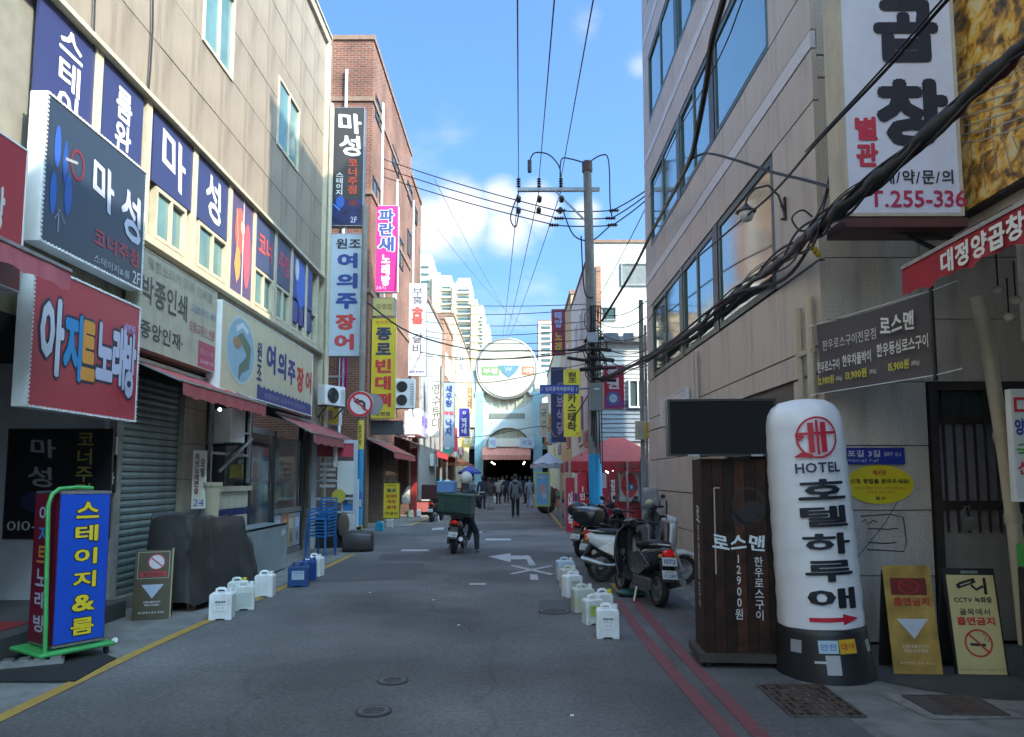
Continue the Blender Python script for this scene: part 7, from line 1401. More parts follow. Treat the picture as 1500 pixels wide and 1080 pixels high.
jerry('white jerry canister with a green label and black handle, second of the right row', 869, 914, .22, .32, R(14), GC, label=((.45, .55, .1), (.2, .3, .1)))
jerry('yellow capped jerry canister behind the nearest canister of the right row', 884, 905, .22, .33, R(0), GC, cap=(.65, .5, .02))
jerry('jerry canister half full of yellowish liquid in the right row', 854, 896, .26, .33, R(10), (.52, .56, .50), liquid=((.46, .48, .30), .62))
jerry('white jerry canister with a yellow corner label in the right row', 838, 874, .24, .34, R(24), WC, cap=(.7, .7, .7), label=((.62, .64, .5), (.3, .3, .3)))
jerry('white jerry canister with a yellowish side between its neighbours in the right row', 833, 862, .24, .33, R(16), (.58, .58, .50), liquid=((.55, .52, .28), .45))
jerry('pale blue topped jerry canister at the far end of the right row', 828, 850, .28, .36, R(8), (.48, .58, .68), liquid=((.55, .58, .56), .55), label=((.50, .52, .4), (.3, .35, .4)))
for k, (x, y) in enumerate(((950, 870), (628, 869), (635, 879), (670, 915), (1075, 1050), (838, 1050), (725, 982))):
    pass
lt = [(542, 869), (635, 880), (672, 917), (838, 1050)]
for k, (x, y) in enumerate(lt):
    p = atZ(x, y); t = thing('paper_scrap', ['crumpled white scrap left of the manhole', 'white scrap near the road centre line', 'white scrap at mid road', 'pale scrap near the bottom of the photo', 'white scrap beside the lower manhole', 'grey scrap left of the red line', 'white scrap by the far blue chairs'][k], 'litter', (p.x, p.y, .006))
    b = MB(); q5 = .014; b.poly([(-q5, -q5*.6, .001), (q5, -q5*.5, .004), (q5*.8, q5*.7, .012), (0, q5*.9, .004), (-q5*.9, q5*.4, .01)]).poly([(-q5, -q5*.6, .0), (q5, -q5*.5, .0), (q5*.8, q5*.7, -.001), (-q5*.9, q5*.4, -.001)]); b.build('scrap', M_plastic, t)
# stacked blue chairs
t = thing('stacked_chairs', 'tall stack of blue plastic chairs at the alley corner', 'chairs', (atZ(470, 815).x, atZ(470, 815).y, 0), R(-18))
bc = mat('blue_plastic', (.02, .14, .36), .4, var=.06)
for k in range(6):
    b = MB(); z = k*.07
    for x, y in ((-.22, -.2), (.22, -.2), (-.2, .2), (.2, .2)): b.bar((x*1.08, y*1.1, z), (x*.95, y*.95, z+.43), .035)
    b.box(-.22, .22, -.21, .21, .42+z, .445+z); 
    for s in (-1, 1): b.bar((s*.2, .19, z+.44), (s*.19, .27, z+.86), .03); b.bar((s*.23, -.15, z+.62), (s*.22, .22, z+.66), .03); b.bar((s*.23, -.16, z+.43), (s*.23, -.16, z+.62), .025)
    b.bar((-.19, .27, z+.86), (.19, .27, z+.86), .05, .03)
    for j in range(3): b.bar((-.19, .22+j*.015, z+.55+j*.09), (.19, .22+j*.015, z+.55+j*.09), .03, .02)
    b.build('chair', bc, t)
t = thing('covered_box', 'low box under black plastic sheet at the corner of the left alley', 'box', (atZ(521, 809).x, atZ(521, 809).y+.25, 0), R(5))
b = MB(); b.loft([(-.33, .2, .22, .2), (-.31, .22, .27, .22), (-.1, .24, .29, .235), (.1, .225, .28, .225), (.3, .22, .27, .21), (.34, .19, .2, .18)], 20, pw=5); b.build('cover', tm_, t, smooth=True)
# drink menu frame, cooler, poster stand
t = thing('display_rack', 'pale metal frame shelf with a red header and yellow round sticker by the alley', 'frame', (atZ(480, 806).x, atZ(480, 806).y+.5, 0), R(14))
b = MB()
for x in (-.48, .48): b.box(x-.05, x+.05, -.05, .0, 0, 2.55)
b.box(-.43, .43, -.04, 0, 2.47, 2.55); b.box(-.43, .43, -.05, .3, 1.13, 1.18); b.box(-.43, .43, -.05, .3, .82, .86); b.box(-.43, .43, -.03, 0, 1.55, 1.59); b.build('frame', flat((.38, .42, .48), .4), t)
panel(t, -.42, .42, 2.15, 2.46, (.42, .03, .06), y=-.01)
for k in range(5): MB().box(-.34, .02, -.03, -.01, 1.42+k*.13, 1.49+k*.13).build('louvre', M_gal, t)
MB().box(.06, .44, -.06, -.02, 1.25, 2.05).build('white_board', flat((.5, .52, .5)), t)
disc(t, .1, 1.22, .16, .16, (.42, .36, .03), y=-.08); MB().box(-.40, .42, .0, .02, .0, .8).build('back_sheet', M_dark, t); MB().box(-.05, .05, -.10, -.05, 1.9, 2.4).build('white_lamp', M_plastic, t, bevel=.02)
MB().ball((.22, -.12, .55), (.14, .04, .3)).build('brown_bundle', flat((.10, .07, .05)), t, smooth=True); MB().box(.25, .47, -.12, .2, 0, .8).build('white_bag', mat('grey_cloth', (.42, .42, .42), .8, bump=.6, bscale=7), t, bevel=.05)
sign('poster_stand', 'white poster stand with blue pictures and a yellow top by the blue utility pole', 'poster stand', frameY(500, 524, 702, 772, 17.3), .12, flat((.50, .53, .54)), M_white, [('해운대', .5, .88, .7, .10, (.6, .45, .03), dict(wt=.04)), ('●', .5, .5, .1, .1, WHITE) if False else ('소주', .5, .14, .5, .14, (.03, .1, .4), dict(wt=.05))])
t = bpy.data.objects['poster_stand']; panel(t, -.15, .15, .35, 1.0, (.05, .22, .5), y=-.004); panel(t, -.05, .12, .55, .95, (.5, .5, .55), y=-.005)
# pole with no left turn sign
xp = (528-755)/1050*17.6
t = thing('road_sign_pole', 'blue wrapped pole carrying the round no left turn sign at the left alley', 'sign pole', (xp, 17.6, 0))
MB().tube([(0, 0, 0), (0, 0, .5)], .085, 14).build('hazard_wrap', flat((.55, .45, .03)), t, smooth=True)
for k in range(5): m = MB().tube([(0, 0, .04+k*.1), (0, 0, .085+k*.1)], .088, 14).build('hazard_stripe', M_black, t); m.rotation_euler = (R(12), 0, 0)
MB().tube([(0, 0, .5), (0, 0, 2.35)], .08, 14).build('blue_wrap', flat((.02, .25, .48)), t, smooth=True)
panel(t, -.06, .07, .9, 1.3, (.03, .12, .4), y=-.088); panel(t, -.07, .06, .95, 1.12, (.4, .5, .55), y=-.09)
MB().tube([(0, 0, 2.35), (0, 0, 3.05)], .083, 14).build('yellow_wrap', flat((.58, .48, .06)), t, smooth=True); text(t, '금연구역', 0, 2.7, .07, .5, (.03, .03, .03), y=-.088, vert=True, wt=.03)
MB().tube([(0, 0, 3.05), (0, 0, 4.4), (.01, 0, 8.5)], .075, 12).build('pole', M_pole, t, smooth=True)
zc = atY(528, 592, 17.45).z
m = MB().lathe([(.315, 0), (.32, .01), (.315, .025), (0, .025)], (0, -.12, zc), n=40, axis='y').build('sign_plate', flat((.62, .62, .64)), t)
disc(t, 0, zc, .31, .31, (.50, .02, .04), y=-.128, inner=.80, n=40); stroke(t, [(.1, zc-.14), (.1, zc+.02), (.04, zc+.07), (-.05, zc+.07)], .065, (.02, .02, .03), y=-.131); MB().poly([(-.17, -.131, zc+.07), (-.04, -.131, zc+.16), (-.04, -.131, zc-.02)]).build('arrow_head', flat((.02, .02, .03)), t)
stroke(t, [(-.19, zc+.19), (.19, zc-.19)], .045, (.5, .02, .04), y=-.134); disc(t, .28, zc, .27, .27, (.25, .25, .26), y=-.05, n=30)

# ---- vertical signs that face the camera, left of the street
MG = (.30, .30, .30)
t, w, h = sign('blade_sign', 'tall charcoal blade sign with white brush letters and a blue glow at its foot', 'sign', frameY(485, 533, 157, 331, 18.15), .22, mat('charcoal_print', (.035, .037, .042), .4, var=.05), M_gal,
  [('마', .55, .86, .72, .17, (.72, .72, .74), dict(brush=1, wt=.03)), ('성', .55, .67, .68, .18, (.72, .72, .74), dict(brush=1, wt=.03)), ('코너주점', .67, .41, .30, .29, (.55, .07, .03), dict(vert=True, wt=.04)), ('스테이지', .27, .35, .22, .19, (.62, .62, .64), dict(vert=True, wt=.03)), ('2F', .72, .05, .2, .05, (.5, .5, .55), dict(wt=.03))])
panel(t, -w*.46, w*.46, .03, h*.22, (.012, .02, .10), y=-.002, m=mat('night_blue_print', (.012, .02, .10), .4, var=.7, scale=4)); disc(t, -w*.2, h*.20, w*.13, h*.05, (.03, .10, .45)); stroke(t, [(-w*.4, h*.18), (-w*.2, h*.13)], .03, (.1, .3, .7)); disc(t, w*.2, h*.19, w*.14, h*.03, (.15, .02, .03))
sign('blade_sign', 'tall pale blue blade sign of the eel restaurant with navy and red letters', 'sign', frameY(482, 534, 342, 522, 18.1), .25, mat('ice_blue_panel', (.44, .52, .60), .35, var=.04), M_gal,
  [('원조', .52, .915, .70, .085, (.03, .03, .05), dict(wt=.03)), ('여', .5, .775, .58, .125, (.03, .06, .26), dict(wt=.06)), ('의', .5, .61, .60, .125, (.03, .06, .26), dict(wt=.06)), ('주', .5, .445, .62, .13, (.03, .06, .26), dict(wt=.06)), ('장', .48, .275, .58, .13, (.55, .05, .04), dict(wt=.06)), ('어', .45, .115, .56, .13, (.50, .05, .05), dict(wt=.06))])
PK = (.62, .02, .22)
sign('blade_sign', 'hot pink karaoke blade sign with outlined navy letters', 'sign', frameY(548, 583, 301, 428, 24.6), .22, flat(PK), flat((.55, .50, .52)),
  [('파', .5, .88, .62, .15, (.04, .07, .25), dict(wt=.05, outline=(.7, .7, .75))), ('란', .5, .72, .60, .15, (.04, .07, .25), dict(wt=.05, outline=(.7, .7, .75))), ('새', .5, .55, .66, .17, (.04, .07, .25), dict(wt=.05, outline=(.7, .7, .75))), ('노래방', .5, .25, .38, .36, (.70, .66, .70), dict(vert=True, wt=.06)), ('24시', .3, .05, .4, .05, (.6, .5, .6), {})])
t, w, h = sign('blade_sign', 'yellow mung bean pancake blade sign with black and red letters', 'sign', frameY(544, 579, 466, 613, 23.9), .2, flat((.66, .48, .03)), flat((.5, .4, .08)),
  [('원조본점', .5, .955, .7, .035, (.5, .12, .04), {}), ('종', .5, .84, .66, .13, (.04, .05, .10), dict(wt=.05)), ('로', .5, .69, .64, .12, (.04, .05, .10), dict(wt=.05)), ('빈', .5, .52, .66, .14, (.55, .04, .05), dict(wt=.05)), ('대', .5, .35, .66, .14, (.55, .04, .05), dict(wt=.05)), ('떡', .52, .18, .66, .14, (.55, .04, .05), dict(wt=.05)), ('강변점', .5, .045, .6, .04, (.1, .1, .08), dict(wt=.03))])
sign('sign_box', 'khaki yellow small box sign above the yellow pancake blade sign', 'sign', frameY(546, 579, 436, 463, 24.2), .3, flat((.45, .36, .14)), M_gal, [('종로집', .5, .5, .7, .3, (.2, .15, .05))])
sign('blade_sign', 'white charcoal ribs blade sign with red middle letters', 'sign', frameY(597, 625, 415, 551, 32.5), .2, flat((.56, .55, .57)), M_gal,
  [('부흥', .5, .86, .56, .18, (.10, .10, .13), dict(vert=True, wt=.02)), ('숯불', .5, .65, .62, .19, (.62, .07, .06), dict(vert=True, wt=.07)), ('갈비', .52, .35, .56, .22, (.10, .10, .13), dict(vert=True, wt=.02)), ('생고기전문', .5, .185, .8, .03, (.5, .1, .1)), ('051-245-0000', .5, .10, .8, .022, (.2, .2, .3)), ('주차장완비', .5, .045, .8, .03, (.06, .08, .3), dict(wt=.03))])
sign('blade_sign', 'cream blade sign with thin black brush letters in front of the grey building', 'sign', frameY(627, 650, 552, 640, 37.5), .2, flat((.52, .52, .46)), M_gal, [('영수튜디', .5, .5, .5, .74, (.05, .05, .05), dict(vert=True, brush=1.2))])
sign('blade_sign', 'grey blue blade sign with dark blue letters and a red band', 'sign', frameY(649, 666, 560, 655, 40), .2, flat((.30, .36, .44)), M_gal, [('새우랑', .5, .78, .6, .34, (.02, .04, .2), dict(vert=True, wt=.05)), ('낙지', .5, .30, .6, .26, (.02, .06, .25), dict(vert=True, wt=.05)), ('맛집', .5, .52, .8, .06, (.5, .03, .05), dict(wt=.05))])
sign('blade_sign', 'small navy blade sign with a white disc near the left gate post', 'sign', frameY(672, 688, 598, 640, 48), .2, flat((.03, .03, .26)), M_white, [('백가네', .5, .38, .5, .55, (.5, .5, .55), dict(vert=True, wt=.04)), ('●', .5, .84, .3, .1, (.6, .6, .6)) if False else ('0', .5, .84, .3, .1, (.6, .6, .6))])
sign('blade_sign', 'orange and cream blade sign high beside the left gate post', 'sign', frameY(683, 693, 560, 606, 55), .2, flat((.50, .36, .22)), M_white, [('인쇄', .5, .5, .7, .7, (.2, .12, .05), dict(vert=True, wt=.03))])
sign('blade_sign', 'small white blade sign with grey letters on the cream building', 'sign', frameY(670, 681, 520, 546, 56), .2, flat((.5, .5, .5)), M_gal, [('상회', .5, .5, .6, .8, (.12, .12, .15), dict(vert=True, wt=.03))])
sign('sign_box', 'purple printed box sign over the second red awning', 'sign', frameL(615, 627, 603, 640, -4.4), .6, flat((.40, .38, .55)), M_white, [('횟집', .5, .6, .8, .4, (.15, .1, .4), dict(wt=.04))])
t = thing('lightbox_end', 'white end face light box sign above the left awning', 'sign', tuple(atY(603, 637, 28.5))); MB().box(-.3, .3, 0, .8, 0, .95).build('cabinet', M_white, t, bevel=.02)
sign('sign_board', 'blank grey sign board above the yellow pancake stand', 'sign', frameY(540, 590, 616, 637, 24.2), .1, flat((.065, .075, .08)), M_black, [])
sign('magenta_banner', 'magenta strip banner hanging behind the corner air conditioner', 'banner', frameY(498, 508, 522, 572, 20.5), .04, flat((.38, .01, .2)), flat((.38, .01, .2)), [('노래', .5, .6, .6, .4, (.6, .5, .55), dict(vert=True))])
sign('small_box_sign', 'yellow and white box sign under the corner air conditioner', 'sign', frameY(470, 497, 594, 622, 18.4), .3, flat((.6, .48, .05)), M_white, [('주점', .4, .5, .5, .5, (.3, .1, .4), dict(wt=.04))])
t, w, h = sign('menu_board_stand', 'yellow standing menu board with red and black letters on the pavement', 'menu board', frameY(561, 586, 707, 760, 22.0), .06, flat((.68, .52, .02)), M_black,
  [('전문점', .5, .92, .5, .06, (.06, .05, .03)), ('종로', .5, .78, .55, .1, (.05, .05, .1), dict(wt=.04)), ('빈대떡', .5, .62, .6, .11, (.5, .04, .03), dict(wt=.05)), ('파전', .5, .47, .5, .1, (.5, .04, .03), dict(wt=.05)), ('순대', .5, .32, .55, .1, (.5, .04, .03), dict(wt=.05)), ('막걸리', .5, .15, .7, .09, (.2, .05, .03), dict(wt=.03))])
for k, (x, y, c, l) in enumerate(((556, 778, (.03, .32, .5), 'bright blue small canister on the pavement beyond the alley'), (571, 773, (.5, .52, .5), 'white small canister under the yellow menu board'), (612, 757, (.5, .5, .5), 'round white canister beside the red post'), (601, 758, (.5, .48, .38), 'cream low box near the red post'))):
    jerry(l, x, y, .24, .30, R(10*k), c)
ac_unit('grey double fan air conditioner on the brick building beside the yellow blade sign', tuple(atY(592, 598, 26.0)), 0, .9, 2); ac_unit('grey single air conditioner low on the brick wall', tuple(atY(601, 640, 30)), R(60), .8)
awning('dark red awning over the first brick shop front', (-4.88, 26.0, 2.95), PI/2, 5.0, .9, .45, .22, (.25, .05, .045))
awning('bright red awning sticking out over the second brick shop front', (-4.88, 31.3, 3.35), PI/2, 5.0, 1.7, .6, .28, (.42, .03, .04), poles=True)
awning('pinkish red awning over a shop of the narrow orange building', (-4.7, 45.5, 3.3), PI/2, 6.0, 1.2, .5, .3, (.40, .12, .10), poles=True)
awning('orange awning over a stall far down on the left', (-4.7, 53.5, 3.2), PI/2, 6.0, 1.5, .6, .3, (.45, .14, .05), poles=True)
# shutters and fronts of the brick building
for k in range(4):
    y0 = YB0+.6+k*3.05
    t = thing('storefront', ['first', 'second', 'third', 'fourth'][k]+' shop front of the brick building, counted from the alley', 'shop front', (-5.6, y0, 0)); b = MB()
    if k == 0:
        for j in range(22): b.box(-.02, .02, .1, 2.3, j*.1, j*.1+.09)
        b.build('shutter', mat('grey_green_shutter', (.12, .15, .15), .6, var=.15), t)
    else:
        b.box(-.03, .03, .1, 2.6, 0, .9).build('front_panel', flat([(.3, .05, .05), (.35, .3, .25), (.28, .2, .12)][k-1]), t)
        b = MB(); b.box(-.02, .02, .1, 2.6, .9, 2.2); b.build('glass', M_glass, t)
        b = MB(); b.box(-.03, .05, .1, .16, .9, 2.3); b.box(-.03, .05, 1.3, 1.36, .9, 2.3); b.box(-.03, .05, 2.55, 2.6, .9, 2.3); b.box(-.03, .05, .1, 2.6, 2.2, 2.3); b.build('frame', M_gal, t)
t = thing('red_post', 'red painted shop post with a white cloth tied to it', 'post', (atZ(607, 757).x, 30.5, 0)); MB().box(-.12, .12, -.1, .1, 0, 2.9).build('post', flat((.28, .03, .03)), t); MB().loft([(0, 1.0, .05, .5), (-.3, .9, .1, .35), (-.5, .75, .06, .15)], 10).build('cloth', M_plastic, t, smooth=True)
for (x, Y, l) in ((646, 34, 'thin pale pole with a blue foot beside the delivery scooter'),):
    t = thing('slim_pole', l, 'pole', ((x-755)/1050*Y, Y, 0)); MB().tube([(0, 0, 0), (0, 0, 1.6)], .11, 12).build('blue_foot', flat((.03, .25, .45)), t, smooth=True); MB().tube([(0, 0, 1.6), (0, 0, 7)], .08, 12).build('pole', M_pole, t, smooth=True)

# ============================================================ RIGHT SIDE OF THE MARKET
XPOLE = (873-755)/1050*20.0
UP = thing('utility_pole', 'tall leaning concrete utility pole wrapped with cables and a blue foot band', 'utility pole', (XPOLE, 20, 0))
Tp = atY(860, 240, 20.0)-UP.location; ZT = Tp.z
def onp(z): return Vector((Tp.x*z/ZT*1.0, 0, z))
MB().tube([onp(0), onp(ZT*.5), onp(ZT)], [.175, .15, .115], 18).build('shaft', M_pole, UP, smooth=True)
MB().tube([onp(.6), onp(2.3)], .182, 18).build('blue_band', flat((.02, .30, .55)), UP, smooth=True)
MB().tube([onp(ZT-.25), onp(ZT+.05)], .15, 12).build('pole_cap', mat('brown_rust', (.10, .06, .06), .7), UP, smooth=True)
za = atY(860, 278, 20).z; xa = atY(758, 278, 20).x-UP.location.x
MB().box(xa, Tp.x+.35, -.06, .06, za-.05, za+.05).build('crossarm', M_gal, UP)
MB().bar((xa+1.1, 0, za-.05), (Tp.x*.93, 0, za-1.0), .05).build('brace', M_gal, UP)
def insul(x, y, z, ax='z'):
    b = MB(); pr = [(.02, -.14)]
    for k in range(4): pr += [(.03, -.12+k*.07), (.07, -.10+k*.07), (.03, -.075+k*.07)]
    pr.append((.02, .16)); b.lathe(pr, (x, y, z), n=12, axis=ax); return b.build('insulator', mat('brown_porcelain', (.035, .03, .032), .3), UP, smooth=True)
for x in (xa+.03, xa+.62, xa+1.25): insul(x, -.05, za+.18); insul(x, -.3, za-.4, 'y'); insul(x, .3, za-.5, 'y')
for x, z in ((Tp.x+.65, za-.85), (Tp.x+.75, za-.62), (Tp.x+.7, za-1.05), (-1.0, za-.85), (-1.15, za-1.05), (-.95, za-.62)): insul(x, 0, z, 'x')
m = MB(); m.tube([(xa+.35, -.05, za+.5), (xa+.35, -.05, za+.85)], .06, 10).build('surge_arrester', mat('brown_porcelain', (.035, .03, .032), .3), UP, smooth=True)
for pl in ([(xa+.35, 0, za+.85), (xa+.5, 0, za+1.1), (xa+.9, 0, za+1.05), (xa+1.2, 0, za+.7), (xa+1.25, 0, za+.3)], [(Tp.x, 0, ZT), (Tp.x-.5, 0, ZT+.15), (Tp.x-.75, 0, ZT+.1), (Tp.x-.78, 0, za+.1)], [(Tp.x, 0, ZT), (Tp.x+.4, 0, ZT+.25), (Tp.x+.62, 0, ZT+.1), (Tp.x+.65, 0, za-.4), (Tp.x+.7, 0, za-.8)],
           [(xa+1.3, 0, za-.6), (Tp.x-.4, 0, za-1.35), (Tp.x+.1, 0, za-1.5), (Tp.x+.5, 0, za-1.2), (Tp.x+.7, 0, za-1.0)], [(xa+.03, 0, za-.1), (xa-.2, 0, za-.8), (xa-.05, 0, za-1.1), (xa+.05, 0, za-.6)], [(Tp.x-.2, -.1, za-1.4), (Tp.x-.12, -.12, za-3), (-.05, -.15, za-3.2)]):
    MB().tube(smoothp(pl, 5), .02, 6).build('jumper_wire', M_cable, UP, smooth=True)
for k in range(4): z = ZT*.45+k*.9; MB().bar(onp(z)+Vector((.1, 0, 0)), onp(z)+Vector((.3, 0, 0)), .02).build('climbing_peg', M_gal, UP)
zb0, zb1 = atY(872, 602, 19.7).z, atY(872, 562, 19.7).z
MB().box(-.20, .16, -.42, -.18, zb0, zb1).build('grey_box', mat('grey_cabinet', (.17, .19, .19), .5, var=.08), UP, bevel=.01); MB().box(-.08, .06, -.43, -.42, (zb0+zb1)/2+.2, (zb0+zb1)/2+.23).build('box_plate', M_plastic, UP)
zz = atY(872, 495, 19.7).z
for dx, dz, sx_, sz_ in ((-.1, 0, .3, .28), (.42, .02, .4, .22), (.9, 0, .28, .25)): MB().box(dx-sx_/2, dx+sx_/2, -.38, -.16, zz+dz-sz_/2, zz+dz+sz_/2).build('terminal_box', mat('pale_blue_box', (.34, .38, .42), .5, var=.15), UP, bevel=.01)
for k in range(9):      # black splice closures and slack loops around the pole
    z = atY(872, random.uniform(500, 560), 20).z; x = random.uniform(-.5, .3); MB().tube([(x-.35, -.28-.02*k, z), (x+.3, -.28-.02*k, z+random.uniform(-.1, .1))], random.uniform(.03, .06), 8).build('splice_closure', M_rub, UP, smooth=True)
for k in range(10):
    z = atY(872, random.uniform(455, 590), 20).z; r = random.uniform(.15, .4); MB().tube([(r*math.cos(a*PI/8)*1.0+random.uniform(-.02, .02), -.22+.03*math.sin(a), z+r*1.3*math.sin(a*PI/8)) for a in range(15)], .014, 6).build('slack_loop', M_cable, UP, smooth=True)
for k in range(7):
    MB().tube([(-.15+.05*k, -.2, atY(872, 450, 20).z), (-.2+.06*k+random.uniform(-.1, .1), -.21, atY(872, 520, 20).z), (-.14+.05*k, -.2, atY(872, 640+8*k, 20).z)], .016, 6).build('riser_cable', M_cable, UP, smooth=True)
sign('pole_placard', 'blue lozenge road name sign sticking out left of the utility pole', 'sign', frameY(791, 848, 564, 577, 19.6), .05, flat((.015, .05, .36), .3), flat((.015, .05, .36)), [('남포동먹자골목길', .5, .55, .72, .5, (.5, .52, .62), dict(wt=.03)), ('(', .06, .5, .04, .4, (.5, .52, .62), {}), (')', .94, .5, .04, .4, (.5, .52, .62), {})], rim=.01)
MB().tube([(.2, .03, .12), (1.2, .1, .2)], .03, 8).build('arm', M_gal, bpy.data.objects['pole_placard'])
YS = (.62, .50, .03)
sign('blade_sign', 'yellow castella cake blade sign with black letters left of the utility pole', 'sign', frameY(826, 851, 541, 640, 23), .2, flat(YS), flat((.5, .42, .1)), [('원조', .5, .88, .5, .16, (.06, .05, .02), dict(vert=True, wt=.04)), ('카스테라', .48, .36, .52, .56, (.06, .05, .02), dict(vert=True, wt=.05)), ('2F', .8, .05, .2, .04, (.3, .1, .02))])
sign('blade_sign', 'red karaoke blade sign with blue and yellow letters, high left of the utility pole', 'sign', frameY(808, 828, 453, 520, 33), .2, flat((.22, .02, .05)), flat((.25, .06, .08)), [('태양', .5, .77, .55, .36, (.25, .35, .6), dict(vert=True, wt=.05)), ('노래', .5, .28, .55, .44, (.5, .34, .06), dict(vert=True, wt=.05))])
sign('blade_sign', 'long navy blade sign with pale letters behind the yellow castella sign', 'sign', frameY(807, 829, 538, 648, 36), .2, flat((.03, .045, .14)), flat((.1, .1, .2)), [('삼보식당', .6, .45, .45, .7, (.35, .36, .5), dict(vert=True, wt=.04))])
sign('blade_sign', 'cream banner with grey brush marks beside the right gate post', 'sign', frameY(789, 804, 590, 640, 48), .1, flat((.42, .43, .36)), M_white, [('국수', .5, .5, .6, .6, (.12, .12, .1), dict(vert=True, brush=1))])
sign('blade_sign', 'small mustard blade sign low beside the right gate post', 'sign', frameY(802, 812, 606, 634, 42), .1, flat((.42, .32, .05)), M_white, [('전', .5, .5, .6, .5, (.2, .1, .02), {})])
t, w, h = sign('box_sign', 'red lottery box sign with a white emblem right of the utility pole', 'sign', frameY(885, 914, 536, 598, 21.2), .35, flat((.42, .012, .05)), flat((.30, .02, .06)), [('복', .45, .86, .6, .22, (.55, .5, .55), dict(wt=.04)), ('권', .45, .58, .62, .26, (.58, .55, .58), dict(wt=.05))])
disc(t, -w*.05, h*.23, w*.36, h*.17, (.10, .10, .30)); disc(t, -w*.05, h*.23, w*.20, h*.10, (.45, .5, .6), y=-.006); text(t, 'Lotto', -w*.05, h*.23, w*.3, h*.05, (.05, .1, .4), y=-.01); panel(t, -w*.48, w*.48, .0, .18*h, (.22, .04, .2), y=-.002)
# yellow lantern box on thin pole by the building corner
t = thing('slim_pole', 'slim grey pole at the far corner of the granite building with a yellow box', 'pole', (atY(941, 600, 17.8).x, 17.8, 0)); MB().tube([(0, 0, 0), (0, 0, atY(941, 440, 17.8).z)], .06, 12).build('pole', M_pole, t, smooth=True); MB().tube([(.12, .1, 0), (.12, .1, 5.5)], .035, 8).build('conduit', M_gal, t, smooth=True)
z0, z1 = atY(941, 644, 17.6).z, atY(941, 617, 17.6).z; MB().box(-.2, .05, -.25, -.05, z0, z1).build('white_box', M_cream, t, bevel=.01); MB().box(.02, .14, -.27, -.05, z0+.03, z1-.03).build('yellow_box', flat((.55, .38, .02)), t, bevel=.01)
# red corner kiosk
K = thing('corner_kiosk', 'red corner market stall with a big faded red canopy and dark inside', 'kiosk', (3.3, 24, 0))
zt = atY(905, 642, 24).z; ze = atY(905, 676, 22).z
b = MB(); x0, x1, y0, y1 = 1.65, 4.6, 21.9, 26.2
cx_, cy_ = 3.4, 24.0
ring = [(x0, y0), (cx_, y0-.02), (x1, y0), (x1, cy_), (x1, y1), (cx_, y1), (x0, y1), (x0, cy_)]
for i in range(8):
    a, c = ring[i], ring[(i+1) % 8]; b.poly([(a[0], a[1], ze), (c[0], c[1], ze), (cx_+.15*(c[0]-cx_), cy_+.15*(c[1]-cy_), zt), (cx_+.15*(a[0]-cx_), cy_+.15*(a[1]-cy_), zt)])
b.poly([(cx_+.15*(a[0]-cx_), cy_+.15*(a[1]-cy_), zt) for a in ring])
b.build('canopy', mat('faded_red_canvas', (.30, .055, .06), .8, var=.12, stain=.2), K, world=True)
b = MB()
for i in range(8):
    a, c = ring[i], ring[(i+1) % 8]
    for k in range(8):
        p = Vector(a).lerp(Vector(c), k/8); q = Vector(a).lerp(Vector(c), (k+1)/8); b.poly([(p.x, p.y, ze), (q.x, q.y, ze), (q.x, q.y, ze-.28), ((p.x+q.x)/2, (p.y+q.y)/2, ze-.34), (p.x, p.y, ze-.28)])
b.build('valance', mat('red_canvas', (.36, .02, .03), .8, var=.1), K, world=True)
b = MB()
for a in ring: b.bar((a[0], a[1], 0), (a[0], a[1], ze), .06)
b.build('frame', M_gal, K, world=True)
kt = bpy.data.objects.new('valance_print', None); COL.objects.link(kt); kt.parent = K; kt.location = (0, -2.1, 0)
text(kt, '어묵 떡볶이', .1, ze-.15, .8, .2, (.15, .05, .04), y=-.03, wt=.03); text(kt, '3', .85, ze-.15, .16, .22, (.6, .4, .03), y=-.03, wt=.06)
b = MB(); b.box(2.3, 4.6, 25.2, 25.4, 0, 2.2); b.box(4.5, 4.6, 22.2, 25.2, 0, 2.2); b.build('back_wall', flat((.16, .02, .025)), K, world=True)
MB().box(2.2, 4.4, 22.6, 23.2, 0, .95).build('serving_counter', flat((.30, .02, .03)), K, world=True); MB().box(2.15, 4.45, 22.55, 23.25, .95, 1.0).build('counter_top', M_gal, K, world=True)
RPa = (.46, .015, .03)
for k, (l, r, t_, b_, tx, Y) in enumerate(((846, 860, 692, 776, '1인 3천원', 21.7), (829, 842, 700, 780, '어묵', 21.4), (862, 890, 692, 760, '1등당첨', 21.3), (892, 904, 690, 740, '김밥', 21.8))):
    t, w, h = sign('red_banner', ['red banner with white prices left of the utility pole foot', 'narrow pink red banner, leftmost at the corner kiosk', 'red banner with a white rosette top in front of the pole foot', 'dark red menu strip right of the pole foot'][k], 'banner', frameY(l, r, t_, b_, Y), .03, flat(RPa if k != 3 else (.25, .02, .03)), flat((.4, .05, .08)), [(tx, .5, .42, .55, .66, (.62, .58, .58), dict(vert=True, wt=.05))])
    if k == 2: panel(t, -w*.45, w*.45, h*.66, h*.98, (.55, .40, .42)); disc(t, 0, h*.88, w*.2, h*.09, (.03, .05, .3), y=-.006)
    if k == 0: text(t, '4.1', 0, h*.42, w*.5, h*.09, (.6, .4, .03), y=-.01, wt=.05)
t, w, h = sign('game_poster', 'red round capsule game poster at the back of the corner kiosk', 'poster', frameY(907, 937, 692, 735, 22.2), .1, flat((.30, .32, .30)), M_gal, []); disc(t, 0, h*.55, w*.40, h*.42, (.42, .02, .03)); panel(t, -w*.4, w*.4, h*.42, h*.5, (.1, .02, .02), y=-.006); disc(t, w*.1, h*.5, w*.14, h*.16, (.02, .10, .22), y=-.008); disc(t, w*.1, h*.5, w*.06, h*.07, (.4, .5, .55), y=-.010)
